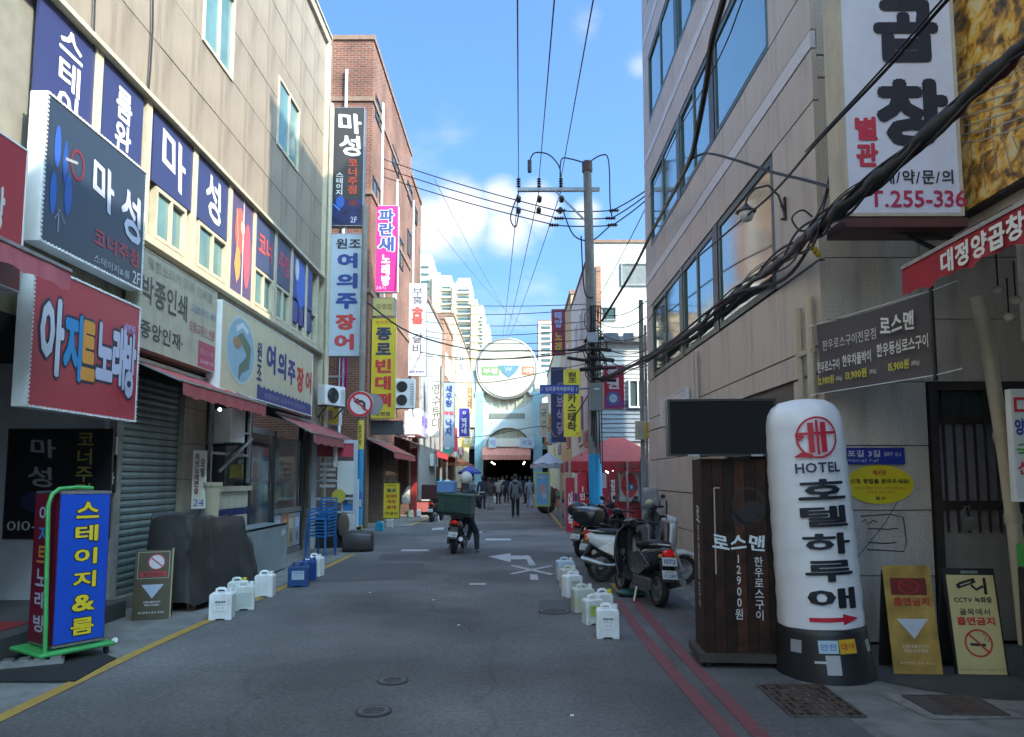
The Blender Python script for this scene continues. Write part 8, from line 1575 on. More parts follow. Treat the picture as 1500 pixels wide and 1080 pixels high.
for (x, y, l) in ((852, 679, 'left bright lamp under the red kiosk canopy'), (893, 690, 'right bright lamp under the red kiosk canopy')):
    t = thing('stall_lamp', l, 'lamp', tuple(atY(x, y, 22.3))); MB().ball((0, 0, 0), (.13, .13, .08)).build('bulb', mat('lit_stall_bulb', (1, .95, .85), .3, emit=3), t, smooth=True); MB().bar((0, 0, .05), (0, 0, .35), .02).build('cord', M_black, t)
t = thing('purple_banner', 'narrow purple banner beside the granite building end', 'banner', tuple(atY(943, 735, 18.5))); MB().box(-.08, .08, 0, .02, -.2, 1.1).build('cloth', flat((.14, .08, .32)), t)
# poster stand and parasols
t, w, h = sign('poster_stand', 'yellow framed light blue poster stand at the right market entry', 'poster stand', frameY(784, 806, 692, 742, 28), .12, flat((.14, .36, .58)), flat((.55, .52, .03)), [('떡볶이', .5, .85, .6, .1, (.5, .5, .5), dict(wt=.04))], rim=.05)
disc(t, 0, h*.5, w*.22, h*.16, (.5, .3, .3)); disc(t, w*.1, h*.3, w*.14, h*.08, (.5, .5, .45), y=-.006)
t = thing('black_bag', 'black covered bundle next to the yellow framed poster stand', 'bundle', tuple(atZ(800, 752))); MB().ball((0, 0, .3), (.42, .3, .32), 14, 8).ball((.25, .1, .75), (.22, .2, .5), 12, 8).build('cover', tm_, t, smooth=True)
def parasol(lab, x, y, Y, r, col, hz=.45):
    p = atY(x, y, Y); t = thing('parasol', lab, 'parasol', (p.x, p.y, 0)); b = MB(); n = 8
    z = p.z
    for k in range(n):
        a, c = 2*PI*k/n, 2*PI*(k+1)/n; m = (a+c)/2
        b.poly([(0, 0, z), (r*math.cos(a), r*math.sin(a), z-hz), (r*.96*math.cos(m), r*.96*math.sin(m), z-hz+.05), (r*math.cos(c), r*math.sin(c), z-hz)])
        b.poly([(r*math.cos(a), r*math.sin(a), z-hz), (r*math.cos(c), r*math.sin(c), z-hz), (r*math.cos(c), r*math.sin(c), z-hz-.15), (r*math.cos(a), r*math.sin(a), z-hz-.15)])
    b.build('canopy', mat('canopy_%d' % int(r*1000+x), col, .7, var=.08), t); MB().tube([(0, 0, 0), (0, 0, z)], .02, 8).build('pole', M_gal, t)
parasol('white parasol at the right side of the market entry', 803, 663, 30, .75, (.40, .44, .52), .5)
parasol('deep blue parasol at the left side before the gate', 688, 682, 50, .8, (.03, .06, .30)); parasol('orange parasol over a stall on the left', 663, 668, 44, 1.1, (.42, .13, .05))
# market stalls with goods
random.seed(3)
def stall(lab, x, y, w, side, col):
    t = thing('market_stall', lab, 'stall', (x, y, 0)); d = .9
    MB().box(-d/2, d/2, -w/2, w/2, .55, .62).build('table_top', M_wood, t); b = MB()
    for a in (-d/2+.05, d/2-.05):
        for c in (-w/2+.05, w/2-.05): b.box(a-.025, a+.025, c-.025, c+.025, 0, .55)
    b.build('leg', M_gal, t); MB().box(-d/2-.01, d/2+.01, -w/2-.01, w/2+.01, .15, .56).build('cloth_skirt', flat(col), t)
cl_ = [(.35, .1, .1), (.1, .2, .4), (.4, .35, .2), (.15, .3, .2), (.5, .5, .5), (.4, .2, .1)]
lab_s = ['stall with a red skirt', 'stall with a blue skirt', 'stall with a tan skirt', 'stall with a green skirt', 'stall with a white skirt', 'stall with a brown skirt']
gn = 0
gcol = [('white', (.55, .55, .55)), ('orange', (.45, .16, .04)), ('green', (.12, .3, .1)), ('brown', (.2, .12, .06)), ('blue', (.05, .15, .4)), ('red', (.4, .04, .04)), ('yellow', (.5, .4, .05)), ('black', (.03, .03, .03))]
sp = [(-4.0, 33.5, -1), (-3.9, 37.5, -1), (-3.8, 43, -1), (-3.7, 49, -1), (2.5, 30.5, 1), (2.6, 35.5, 1), (2.6, 41, 1), (2.7, 48, 1), (-3.6, 56, -1), (2.8, 56, 1)]
SN = ['first', 'second', 'third', 'fourth', 'first', 'second', 'third', 'fourth', 'fifth', 'fifth']
for i, (x, y, s) in enumerate(sp):
    stall('%s, %s on the %s of the market street' % (lab_s[i % 6], SN[i], 'left' if s < 0 else 'right'), x, y, 3.0, s, cl_[i % 6])
    for k in range(5):
        nm, c = gcol[(i*3+k) % 8]; bx = MB().box(-.2, .2, -.22, .22, 0, random.uniform(.15, .35)).build('goods_box', flat(c), None, bevel=.02); bx.location = (x+random.uniform(-.15, .15), y-1.2+k*.6, .62)
        tag(bx, '%s goods box, %s on the %s %s stall' % (nm, ['nearest', 'second', 'third', 'fourth', 'farthest'][k], SN[i], 'left' if s < 0 else 'right'), 'box', 'goods on the market stalls')
fs = [(-4.6, 41.5, 2.3, (.45, .5, .5), '횟집'), (-4.6, 44.5, 2.5, (.5, .1, .1), '분식'), (-4.55, 57, 3.3, (.5, .5, .5), '국밥'), (-4.55, 62, 3.6, (.55, .3, .3), '시장'), (3.1, 31, 3.0, (.3, .05, .05), '식당'), (3.1, 34.5, 3.2, (.5, .5, .45), '김밥'), (3.1, 43, 3.4, (.3, .12, .12), '족발'), (3.2, 53, 3.4, (.15, .2, .35), '안경'), (3.2, 60, 3.6, (.5, .45, .3), '상회')]
for i, (x, y, z, c, s) in enumerate(fs):
    t = thing('shop_sign', 'small %s shop sign over the stalls, number %s on the %s side' % (['grey', 'red', 'white', 'pink', 'maroon', 'ivory', 'brown', 'blue', 'tan'][i], ['one', 'two', 'three', 'four'][i if i < 4 else (i-4) % 4], 'left' if x < 0 else 'right'), 'sign', (x, y, z), PI/2 if x < 0 else -PI/2)
    MB().box(-1.3, 1.3, 0, .2, 0, .7).build('cabinet', flat(c), t); text(t, s, 0, .35, 1.2, .45, (.05, .05, .08), y=-.01, wt=.04)
    t2 = thing('blade_sign', 'small %s blade sign projecting over the stalls on the %s' % (['teal', 'cherry', 'lemon', 'grey', 'violet', 'peach', 'leaf green', 'sky blue', 'rust'][i], 'left' if x < 0 else 'right'), 'sign', (x+(.55 if x < 0 else -.4), y+1, z+.8), 0)
    MB().box(-.35, .35, 0, .15, 0, 1.5).build('cabinet', flat([(.05, .25, .25), (.45, .03, .08), (.5, .42, .1), (.3, .3, .3), (.2, .1, .3), (.5, .3, .2), (.1, .3, .12), (.2, .35, .5), (.3, .1, .04)][i]), t2); text(t2, s, 0, .75, .35, 1.0, (.6, .6, .6), y=-.01, vert=True, wt=.05)

# ============================================================ GATE
GY = 75.0
def gx(px): return (atY(px, 600, GY).x)
def gz(py): return atY(745, py, GY).z
GT = thing('market_gate', 'pale blue and cream market gate with a big round emblem and an arched window', 'gate', (gx(743), GY, 0))
M_lb = mat('light_blue_metal', (.22, .42, .52), .4, var=.08, stain=.2); M_pb = mat('pale_blue_panel', (.34, .42, .46), .4, var=.06); M_cp = mat('cream_panel', (.40, .38, .32), .5, var=.08); M_gr = mat('olive_grille', (.30, .32, .26), .5, var=.15)
for (l, r) in ((696, 708), (781, 794)):
    MB().box(gx(l), gx(r), GY-.5, GY+.5, 0, gz(575)).build('post', M_lb, GT, world=True); MB().box(gx(l+2), gx(r-2), GY-.4, GY+.4, gz(575), gz(536)).build('upper_post', M_cp, GT, world=True)
cz = gz(541); rr = (gx(789)-gx(692))/2*.87; ccx = gx(742)
MB().lathe([(0, -.25), (rr, -.25), (rr, .25), (0, .25)], (ccx, GY-.35, cz), n=48, axis='y').build('round_emblem', mat('ivory_disc', (.36, .345, .28), .5, var=.06), GT, world=True)
b = MB(); b.tube([(ccx+(rr+.15)*math.cos(2*PI*k/48), GY-.4, cz+(rr+.15)*math.sin(2*PI*k/48)) for k in range(49)], .14, 6, cap=False).build('emblem_ring', M_gal, GT, world=True, smooth=True)
for s in (-1, 1):
    MB().lathe([(1.5, -.15), (1.5, .15), (0, .15)], (ccx+s*(rr+.5), GY-.1, cz-1.6), n=28, axis='y').build('side_disc', M_pb, GT, world=True)
ez = bpy.data.objects.new('emblem_print', None); COL.objects.link(ez); ez.parent = GT; ez.location = (ccx-GT.location.x, -.62, cz)
panel(ez, -2.6, -.75, -.75, .15, (.12, .22, .09)); panel(ez, 1.6, 2.9, -.7, .2, (.32, .12, .06)); MB().poly([(-.9, -.02, .3), (1.4, -.02, .3), (.9, -.02, -.5), (.25, -.02, -1.0), (-.4, -.02, -.5)]).build('blue_shield', flat((.08, .16, .22)), ez)
text(ez, '부평', -1.7, -.3, 1.5, .6, (.45, .5, .3), y=-.03, wt=.05); text(ez, '시장', 2.25, -.25, 1.1, .6, (.5, .45, .35), y=-.03, wt=.05); text(ez, 'W', .2, -.1, .8, .5, (.3, .4, .45), y=-.04); text(ez, '깡통시장', .3, -1.6, 2.2, .5, (.36, .36, .28), y=-.01)
# upper grille behind emblem, portal with arched opening
x0, x1 = gx(708), gx(781); zt_, zm, zb_ = gz(560), gz(602), gz(655)
MB().box(x0, x1, GY+.1, GY+.3, gz(612), zt_).build('upper_grille', M_gr, GT, world=True)
for k in range(7): x = x0+(x1-x0)*k/6; MB().box(x-.06, x+.06, GY-.02, GY+.1, gz(612), zt_).build('grille_bar', M_cp, GT, world=True)
mid = (x0+x1)/2; ra = (x1-x0)*.46; zc_ = gz(655); out = [(x0, gz(600)+1.4), (x0, zb_-.2), (mid-ra, zb_-.2)]+[(mid-ra*math.cos(PI*k/20), zb_-.2+ra*.92*math.sin(PI*k/20)) for k in range(1, 20)]+[(mid+ra, zb_-.2), (x1, zb_-.2), (x1, gz(600)+1.4)]+[(mid+(x1-x0)/2*math.cos(PI*k/16)*.97, gz(600)+1.4-1.5*math.sin(PI*k/16)) for k in range(1, 16)]
MB().prism(out, 'y', GY-.2, GY+.1).build('portal', M_pb, GT, world=True)
MB().box(gx(717), gx(769), GY-.26, GY-.21, gz(613), gz(606)).build('name_bar', flat((.14, .16, .15)), GT, world=True)
MB().box(x0, x1, GY+.35, GY+.5, zb_-.2, gz(615)).build('arch_grille', M_gr, GT, world=True)
for k in range(7): x = mid-ra+2*ra*k/6; MB().box(x-.05, x+.05, GY+.28, GY+.35, zb_-.2, gz(620)).build('arch_bar', M_cp, GT, world=True)
MB().box(gx(727), gx(761), GY-.9, GY-.7, gz(655), gz(643)).build('white_sign', flat((.5, .52, .5)), GT, world=True)
for l, r in ((716, 727), (761, 782)):
    sign('gate_banner', 'small pale blue printed banner %s of the white gate sign' % ('left' if l < 730 else 'right'), 'banner', frameY(l, r, 641, 656, GY-1.2), .05, flat((.35, .42, .55)), M_white, [('세일', .5, .5, .7, .5, (.05, .1, .4), {})])
a_ = awning('salmon pink awning across the market gate entrance', (ccx, GY-.6, gz(655)), 0, gx(777)-gx(708), 1.2, .9, .5, (.46, .20, .17), n=20)
# arcade behind
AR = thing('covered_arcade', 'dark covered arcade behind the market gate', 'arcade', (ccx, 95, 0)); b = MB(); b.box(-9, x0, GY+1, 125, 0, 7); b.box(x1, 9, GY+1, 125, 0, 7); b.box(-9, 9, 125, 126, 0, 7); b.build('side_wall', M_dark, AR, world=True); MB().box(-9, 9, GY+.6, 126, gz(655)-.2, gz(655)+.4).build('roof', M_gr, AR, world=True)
for k in range(6):
    t = thing('arcade_lamp', 'warm lamp hanging in the arcade, %s' % ['nearest left', 'nearest right', 'middle left', 'middle right', 'far left', 'far right'][k], 'lamp', (ccx+(-1.6 if k % 2 == 0 else 1.9), GY+2+5*(k//2), 3.3)); MB().ball((0, 0, 0), .09, 8, 5).build('bulb', mat('lit_arcade_bulb', (1, .9, .7), .3, emit=1.6), t)

# ============================================================ CABLES
def sagged(a, b, sag, n=14):
    a, b = Vector(a), Vector(b); return [a.lerp(b, k/n)-Vector((0, 0, sag*4*(k/n)*(1-k/n))) for k in range(n+1)]
def cable(lab, pts, r, group=None, name='power_cable', m=None):
    c = Vector(pts[0]); t = MB().tube([Vector(p)-c for p in pts], r, 6).build(name, m or M_cable, None, smooth=True); t.location = c
    tag(t, lab, 'cable', group); return t
PX, PYp = UP.location.x, 20.0
for k, (x, nm) in enumerate(((xa+.03, 'left'), (xa+.62, 'middle'), (xa+1.25, 'right'))):
    w0 = Vector((PX+x, 20, za+.3)); tx_ = (758, 812, 869)[k]; far = atY(tx_, 0, 9.0); d = (far-w0)/11.0
    cable('%s overhead wire running over the road towards the camera' % nm, sagged(w0+d*22, w0, .0, 4), .011, 'overhead wires along the street')
    cable('%s overhead wire running on to the gate from the crossarm' % nm, sagged(w0-Vector((0, 0, .35)), (x*.3-.9, 78, 16.2), .5), .014, 'overhead wires along the street')
for k, dy in enumerate((0, .2, .45)):
    a = atY(536, 224+k*13, 26); cable('%s cable crossing the sky from the brick building to the pole' % ['upper', 'middle', 'lower'][k], sagged(a, (PX-1.05, 20, za-.62-.22*k), .1)+sagged((PX-1.0, 20, za-.62-.22*k), (PX+Tp.x+.7, 20, za-.62-.22*k), .03, 5), .018, 'sky cables left of the pole')
    b_ = atY(948, 278+k*7, 18.5); cable('%s cable from the pole to the granite building' % ['upper', 'middle', 'lower'][k], sagged((PX+Tp.x+.7, 20, za-.62-.22*k), b_, .03), .018, 'sky cables right of the pole')
cable('pair of long thin wires slanting down behind the gate from the brick roof', sagged(atY(636, 262, 30), atY(752, 470, 90), .5), .012)
cable('faint thin wire slanting from the left roofs to the gate', sagged(atY(640, 335, 40), atY(770, 480, 88), .5), .012)
cable('thin wire slanting from the granite building corner down to the pole', sagged(atY(948, 300, 17.2), atY(880, 430, 20), .05), .012)
random.seed(11)
cr = [(441, 445), (455, 452), (468, 470), (482, 480), (488, 496), (513, 512), (517, 505)]
for k, (ya, yb) in enumerate(cr):
    cable('thin cable strung across the street behind the pole, %s from the top' % ['first', 'second', 'third', 'fourth', 'fifth', 'sixth', 'seventh'][k], sagged(atY(604, ya, 33.5), atY(872, yb, 20.2), .15+.04*k), .013 if k != 5 else .022, 'cables strung across the street')
for k in range(5):
    cable('thin cable between the pole and the granite building, %s from the top' % ['first', 'second', 'third', 'fourth', 'fifth'][k], sagged(atY(872, 455+k*14, 19.9), atY(948, 440+k*24, 17.3), .25), .012, 'cables between pole and granite building')
cable('heavy black cable drooping from the pancake sign across to the pole', smoothp([atY(534, 440, 18.4), atY(600, 487, 20), atY(690, 512, 22), atY(760, 514, 22), atY(830, 513, 20.5), atY(872, 500, 19.8)]), .022)
cable('black cable sagging below the blue lozenge sign to the gate side', smoothp([atY(872, 530, 19.8), atY(800, 545, 26), atY(720, 560, 30), atY(650, 560, 34), atY(628, 556, 38)]), .016)
cable('second black cable sagging low over the market street', smoothp([atY(872, 560, 19.8), atY(845, 605, 22), atY(815, 640, 25), atY(790, 625, 30), atY(700, 640, 40), atY(645, 640, 44)]), .02)
cable('thin low wire in front of the gate portal', sagged(atY(700, 588, 60), atY(800, 575, 50), .2), .02)
# thick bundle from the upper right corner down to the pole
B0 = [atY(1600, -10, 3.9)*7-atY(1500, 68, 4.3)*6, atY(1600, -10, 3.9), atY(1500, 68, 4.3), atY(1400, 160, 4.75), atY(1300, 252, 5.25), atY(1228, 310, 5.8), atY(1185, 345, 6.5), atY(1140, 386, 7.9), atY(1080, 430, 9.8), atY(1010, 488, 12.6), atY(950, 525, 16.0), atY(880, 558, 19.8)]
t = thing('cable_bundle', 'thick black bundle of cables hanging along the granite building from the upper right', 'cable bundle', tuple(B0[5]))
SP = smoothp(B0, 8); L0 = t.location
MB().tube([p-L0+Vector((.01*math.sin(i*1.1), 0, .01*math.sin(i*2.3))) for i, p in enumerate(SP)], [.055-.012*math.sin(i*.9) if i < 48 else .04+.012*math.sin(i*.9) for i in range(len(SP))], 10).build('main_bundle', M_cable, t, smooth=True)
for k in range(9):
    ph = random.uniform(0, 6); am = random.uniform(.05, .12)
    MB().tube([p-L0+Vector((am*.5*math.sin(i*.35+ph), 0, am*math.cos(i*.27+ph)+.015*k/9)) for i, p in enumerate(SP)], random.choice((.006, .009, .012)), 6).build('loose_strand', M_cable, t, smooth=True)
MB().tube([p-L0 for p in smoothp([atY(1206, 318, 6.6), atY(1262, 395, 8.2) if False else atY(1150, 395, 8.0)+Vector((0, 0, -.1)), atY(1060, 440, 10.3), atY(960, 520, 15.5)], 8)], .02, 6).build('loose_strand', M_cable, t, smooth=True)
for (x, y, Y) in ((1222, 312, 6.45), (1235, 318, 6.35), (1226, 300, 6.4)):
    MB().ball(tuple(atY(x, y, Y)-L0), (.07, .05, .06), 10, 6).build('tape_wrap', mat('masking_tape', (.30, .25, .17), .8, bump=.4), t, smooth=True)
for k in range(3): MB().ball(tuple(atY(1190+k*4, 362+k*5, 7.0)-L0), (.03, .03, .04), 8, 5).build('yellow_clip', flat((.6, .38, .03)), t, smooth=True)
for p_ in ([(1190, 318), (1175, 308), (1160, 320), (1172, 338), (1188, 335)], [(1240, 330), (1290, 345), (1330, 342), (1400, 350)], [(1205, 322), (1240, 350), (1290, 340)], [(1218, 240), (1208, 290), (1195, 318)], [(1223, 242), (1212, 285), (1204, 312)]):
    MB().tube([p-L0 for p in smoothp([atY(x, y, 6.7) for x, y in p_], 5)], .009, 6).build('loose_wire', M_cable, t, smooth=True)
# thinner cable from the top right to the lower left
cable('black cable pair crossing the white hanging sign down to the granite facade', smoothp([atY(1450, -60, 4.0)*6-atY(1388, 0, 4.3)*5, atY(1450, -60, 4.0), atY(1388, 0, 4.3), atY(1300, 100, 4.9), atY(1200, 205, 5.8), atY(1130, 285, 7.4), atY(1060, 345, 9.2), atY(1000, 400, 12), atY(950, 470, 16.4)]), .013)
cable('second strand crossing the white hanging sign beside the first', smoothp([atY(1440, -60, 4.0)*6-atY(1380, 0, 4.3)*5, atY(1440, -60, 4.0), atY(1380, 0, 4.3), atY(1295, 98, 4.9), atY(1196, 205, 5.9), atY(1180, 222, 6.3)]), .008)
cable('thick black cable falling from the top edge along the mirror windows', smoothp([atY(1075, -60, 6.5)*6-atY(1060, 0, 7.0)*5, atY(1075, -60, 6.5), atY(1060, 0, 7.0), atY(1043, 60, 7.6), atY(1035, 120, 8.2), atY(1020, 200, 9.2), atY(1010, 236, 10.0), atY(985, 285, 12), atY(955, 340, 15), atY(925, 400, 17.5), atY(882, 470, 19.8)]), .036)
cable('thin black wire beside the thick cable on the mirror windows', smoothp([atY(1095, -20, 7.2)*5-atY(1065, 60, 8.0)*4, atY(1095, -20, 7.2), atY(1065, 60, 8.0), atY(1030, 130, 9.2), atY(990, 200, 11.5), atY(950, 290, 15.8)]), .009)
cable('arched black service cable from the thick cable to the hanging sign', smoothp([atY(1010, 234, 10.0), atY(1035, 225, 9.4), atY(1075, 234, 8.6), atY(1130, 252, 7.8), atY(1180, 264, 7.1), atY(1222, 276, 6.5)]), .017)

# ============================================================ PEOPLE
def skin_person(lab, loc, rz, H, cols_, pose='stand', extra=None):
    """one continuous skinned body; colours by nearest bone. cols_ = (jacket, trousers, shoes, hair)"""
    s = H/1.72; J = {}
    st = .16 if pose == 'walk' else .0
    if pose == 'ride':
        pts = dict(pel=(0, 0, .80), spi=(.03, 0, 1.02), che=(.10, 0, 1.25), nek=(.15, 0, 1.43), hd0=(.18, 0, 1.53), hd1=(.20, 0, 1.68),
            shl=(.11, .20, 1.37), ell=(.28, .27, 1.15), wrl=(.50, .26, 1.04), hnl=(.58, .25, 1.02), shr=(.11, -.20, 1.37), elr=(.28, -.27, 1.15), wrr=(.50, -.26, 1.04), hnr=(.58, -.25, 1.02),
            hpl=(.02, .10, .78), knl=(.42, .17, .66), anl=(.38, .20, .26), tol=(.52, .20, .22), hpr=(.02, -.11, .78), knr=(.22, -.24, .47), anr=(.08, -.27, .12), tor=(.22, -.29, .06))
    else:
        pts = dict(pel=(0, 0, .93), spi=(0, 0, 1.10), che=(.01, 0, 1.30), nek=(.0, 0, 1.46), hd0=(.01, 0, 1.54), hd1=(.015, 0, 1.66),
            shl=(0, .19, 1.40), ell=(-.02-st*.3, .25, 1.13), wrl=(.06-st*.2, .26, .89), hnl=(.09-st*.2, .26, .80), shr=(0, -.19, 1.40), elr=(-.02+st*.4, -.25, 1.13), wrr=(.07+st*.6, -.25, .90), hnr=(.10+st*.7, -.25, .81),
            hpl=(0, .09, .90), knl=(.03+st, .10, .50), anl=(-.02+st*.9, .10, .09), tol=(.13+st*.9, .12, .03), hpr=(0, -.09, .90), knr=(.03-st*.3, -.10, .50), anr=(-.02-st*1.5, -.10, .11), tor=(.10-st*1.3, -.12, .03))
    rad = dict(pel=(.15, .13), spi=(.145, .12), che=(.17, .125), nek=(.055, .055), hd0=(.075, .085), hd1=(.085, .095), shl=(.075, .07), ell=(.055, .055), wrl=(.04, .045), hnl=(.035, .045), shr=(.075, .07), elr=(.055, .055), wrr=(.04, .045), hnr=(.035, .045),
        hpl=(.10, .105), knl=(.072, .075), anl=(.055, .058), tol=(.045, .035), hpr=(.10, .105), knr=(.072, .075), anr=(.055, .058), tor=(.045, .035))
    E_ = [('pel', 'spi', 0), ('spi', 'che', 0), ('che', 'nek', 0), ('nek', 'hd0', 3), ('hd0', 'hd1', 3), ('che', 'shl', 0), ('shl', 'ell', 0), ('ell', 'wrl', 0), ('wrl', 'hnl', 3), ('che', 'shr', 0), ('shr', 'elr', 0), ('elr', 'wrr', 0), ('wrr', 'hnr', 3),
          ('pel', 'hpl', 1), ('hpl', 'knl', 1), ('knl', 'anl', 1), ('anl', 'tol', 2), ('pel', 'hpr', 1), ('hpr', 'knr', 1), ('knr', 'anr', 1), ('anr', 'tor', 2)]
    names = list(pts); P = [Vector(pts[n])*s for n in names]; me = bpy.data.meshes.new('body'); me.from_pydata(P, [(names.index(a), names.index(b)) for a, b, c in E_], [])
    o = bpy.data.objects.new('body', me); COL.objects.link(o); sk = o.modifiers.new('skin', 'SKIN'); sk.use_smooth_shade = True
    for i, n in enumerate(names): me.skin_vertices[0].data[i].radius = (rad[n][0]*s, rad[n][1]*s); me.skin_vertices[0].data[i].use_root = (n == 'pel')
    ss = o.modifiers.new('sub', 'SUBSURF'); ss.levels = ss.render_levels = 2
    PEOPLE.append((o, lab, loc, rz, s, cols_, [(P[names.index(a)], P[names.index(b)], c) for a, b, c in E_], pts, extra))
PEOPLE = []
def finish_people():
    dg = bpy.context.evaluated_depsgraph_get(); dg.update()
    for o, lab, loc, rz, s, cc, bones, pts, extra in PEOPLE:
        me = bpy.data.meshes.new_from_object(o.evaluated_get(dg)); old = o.data; o.modifiers.clear(); o.data = me; bpy.data.meshes.remove(old)
        me.name = 'body'; me.materials.clear(); 
        for k, c in enumerate((cc[0], cc[1], cc[2], (.42, .24, .17))): me.materials.append(mat('cloth_%02x%02x%02x' % tuple(int(255*q) for q in c), c, .85, var=.15, scale=9, bump=.2, bscale=14))
        for p in me.polygons:
            best = 9; bi = 0
            for a, b, c in bones:
                ab = b-a; t_ = max(0, min(1, (p.center-a).dot(ab)/ab.length_squared)); d = (p.center-(a+ab*t_)).length-(.10*s if c == 0 and abs(a.y) < .05 and abs(b.y) < .05 else 0)
                if d < best: best, bi = d, c
            p.material_index = bi; p.use_smooth = True
        t = thing('person', lab, 'person', loc, rz); o.parent = t
        hd = Vector(pts['hd1'])*s
        if extra == 'helmet':
            MB().ball(tuple(hd+Vector((.0, 0, .02))), (.15*s, .14*s, .15*s), 18, 10).build('helmet', mat('white_helmet', (.6, .58, .52), .3), t, smooth=True)
        else:
            b = MB(); b.ball((0, 0, 0), (.105*s, .092*s, .11*s), 16, 10); b.v = [(x+hd.x-.02*s, y+hd.y, z+hd.z+.02*s) for x, y, z in b.v if True]
            b.build('hair', mat('hair_%02x' % int(cc[3][0]*255), cc[3], .6, bump=.4), t, smooth=True)
        b = MB(); b.ball(tuple(hd+Vector((.088*s, 0, -.03*s))), (.02*s, .014*s, .02*s), 8, 5)
        b.build('nose', mat('skin_tone', (.42, .24, .17), .6), t, smooth=True)
        for sy in (-1, 1): MB().ball(tuple(hd+Vector((.0, sy*.088*s, -.03*s))), (.018*s, .01*s, .028*s), 8, 5).build('ear', mat('skin_tone', (.42, .24, .17), .6), t, smooth=True)
        if extra and extra != 'helmet':
            kx, col_ = extra; hp = Vector(pts['hnr'])*s
            if kx == 'bag': bg_ = thing('shopping_bag', 'plastic bag carried by the '+' '.join(lab.split()[:9]), 'bag', (Matrix.Rotation(rz, 3, 'Z') @ (hp+Vector((0, 0, -.42*s)))+Vector(loc)), rz); b = MB(); b.prism([(-.13, 0), (.13, 0), (.16, .25), (.05, .32), (-.05, .32), (-.15, .26)], 'y', -.07, .07); b.build('bag_body', flat(col_), bg_, bevel=.03); MB().tube([(-.05, 0, .3), (-.02, 0, .4), (.02, 0, .4), (.05, 0, .3)], .008, 5).build('handle', flat(col_), bg_)
            if kx == 'pack': MB().box(-.30*s, -.13*s, -.15*s, .15*s, 1.02*s, 1.42*s).build('backpack', flat(col_), t, bevel=.05)
            if kx == 'hood': MB().ball((-.08*s, 0, 1.47*s), (.09*s, .14*s, .08*s), 12, 7).build('hood', mat('hood_cloth', col_, .85), t, smooth=True)
            if kx == 'hem': MB().tube([(0, 0, .86*s), (0, 0, .92*s)], .17*s, 16).build('shirt_hem', flat(col_), t)
def person_at(lab, px, py, H, rz, cc, pose='walk', extra=None):
    p = atZ(px, py); skin_person(lab, (p.x, p.y, 0), rz, H, cc, pose, extra)
FW = PI/2
person_at('man in a grey hooded jacket and black trousers walking away down the road', 755, 758, 1.74, FW, ((.13, .145, .16), (.012, .012, .016), (.3, .3, .3), (.02, .018, .015)), 'stand', ('hood', (.13, .145, .16)))
person_at('man in a navy jacket with a white hem left of the walkers', 707, 746, 1.72, FW, ((.016, .02, .045), (.02, .022, .035), (.05, .05, .05), (.02, .018, .015)), 'walk', ('hem', (.5, .5, .5)))
person_at('woman in a brown coat and pale trousers beside the navy jacket man', 718, 747, 1.60, FW, ((.055, .045, .04), (.25, .24, .22), (.2, .2, .2), (.03, .02, .015)), 'stand', ('bag', (.55, .55, .55)))
person_at('woman in a pale top and black skirt trousers walking in the middle', 730, 739, 1.60, FW, ((.30, .28, .26), (.02, .02, .02), (.03, .03, .03), (.02, .015, .012)), 'walk')
person_at('person in a dark blue padded coat in the middle of the crowd', 742, 737, 1.72, FW, ((.02, .025, .05), (.02, .02, .025), (.03, .03, .03), (.02, .015, .012)))
person_at('person in a light blue coat at the right of the crowd', 776, 744, 1.65, FW, ((.22, .27, .33), (.25, .3, .38), (.1, .1, .1), (.02, .015, .012)), 'walk', ('bag', (.4, .45, .5)))
person_at('person in a pale green jacket with a grey backpack behind the scooter', 692, 744, 1.62, FW, ((.28, .33, .32), (.12, .12, .14), (.1, .1, .1), (.03, .025, .02)), 'stand', ('pack', (.12, .12, .14)))
person_at('person in an orange vest standing at the left stalls', 678, 738, 1.68, R(200), ((.45, .10, .03), (.03, .03, .04), (.03, .03, .03), (.02, .02, .02)), 'stand')
person_at('person in black standing by the yellow framed poster', 770, 738, 1.7, R(150), ((.015, .015, .02), (.02, .02, .025), (.03, .03, .03), (.02, .02, .02)), 'stand')
dk = [((.02, .02, .03), 'black coat'), ((.05, .04, .04), 'dark brown coat'), ((.03, .05, .08), 'blue parka'), ((.25, .24, .22), 'cream coat'), ((.10, .02, .03), 'wine red jacket'), ((.06, .06, .065), 'grey coat'), ((.02, .04, .03), 'dark green coat'), ((.2, .2, .22), 'silver jacket')]
for k, (px, py) in enumerate(((724, 731), (750, 733), (762, 729), (736, 728), (715, 729))):
    person_at('distant walker in a %s close to the gate entrance' % dk[k][1], px, py, 1.62+.03*(k % 4), FW if k % 3 else -FW, (dk[k][0], (.02, .02, .025), (.03, .03, .03), (.02, .02, .02)), 'walk' if k % 2 else 'stand')

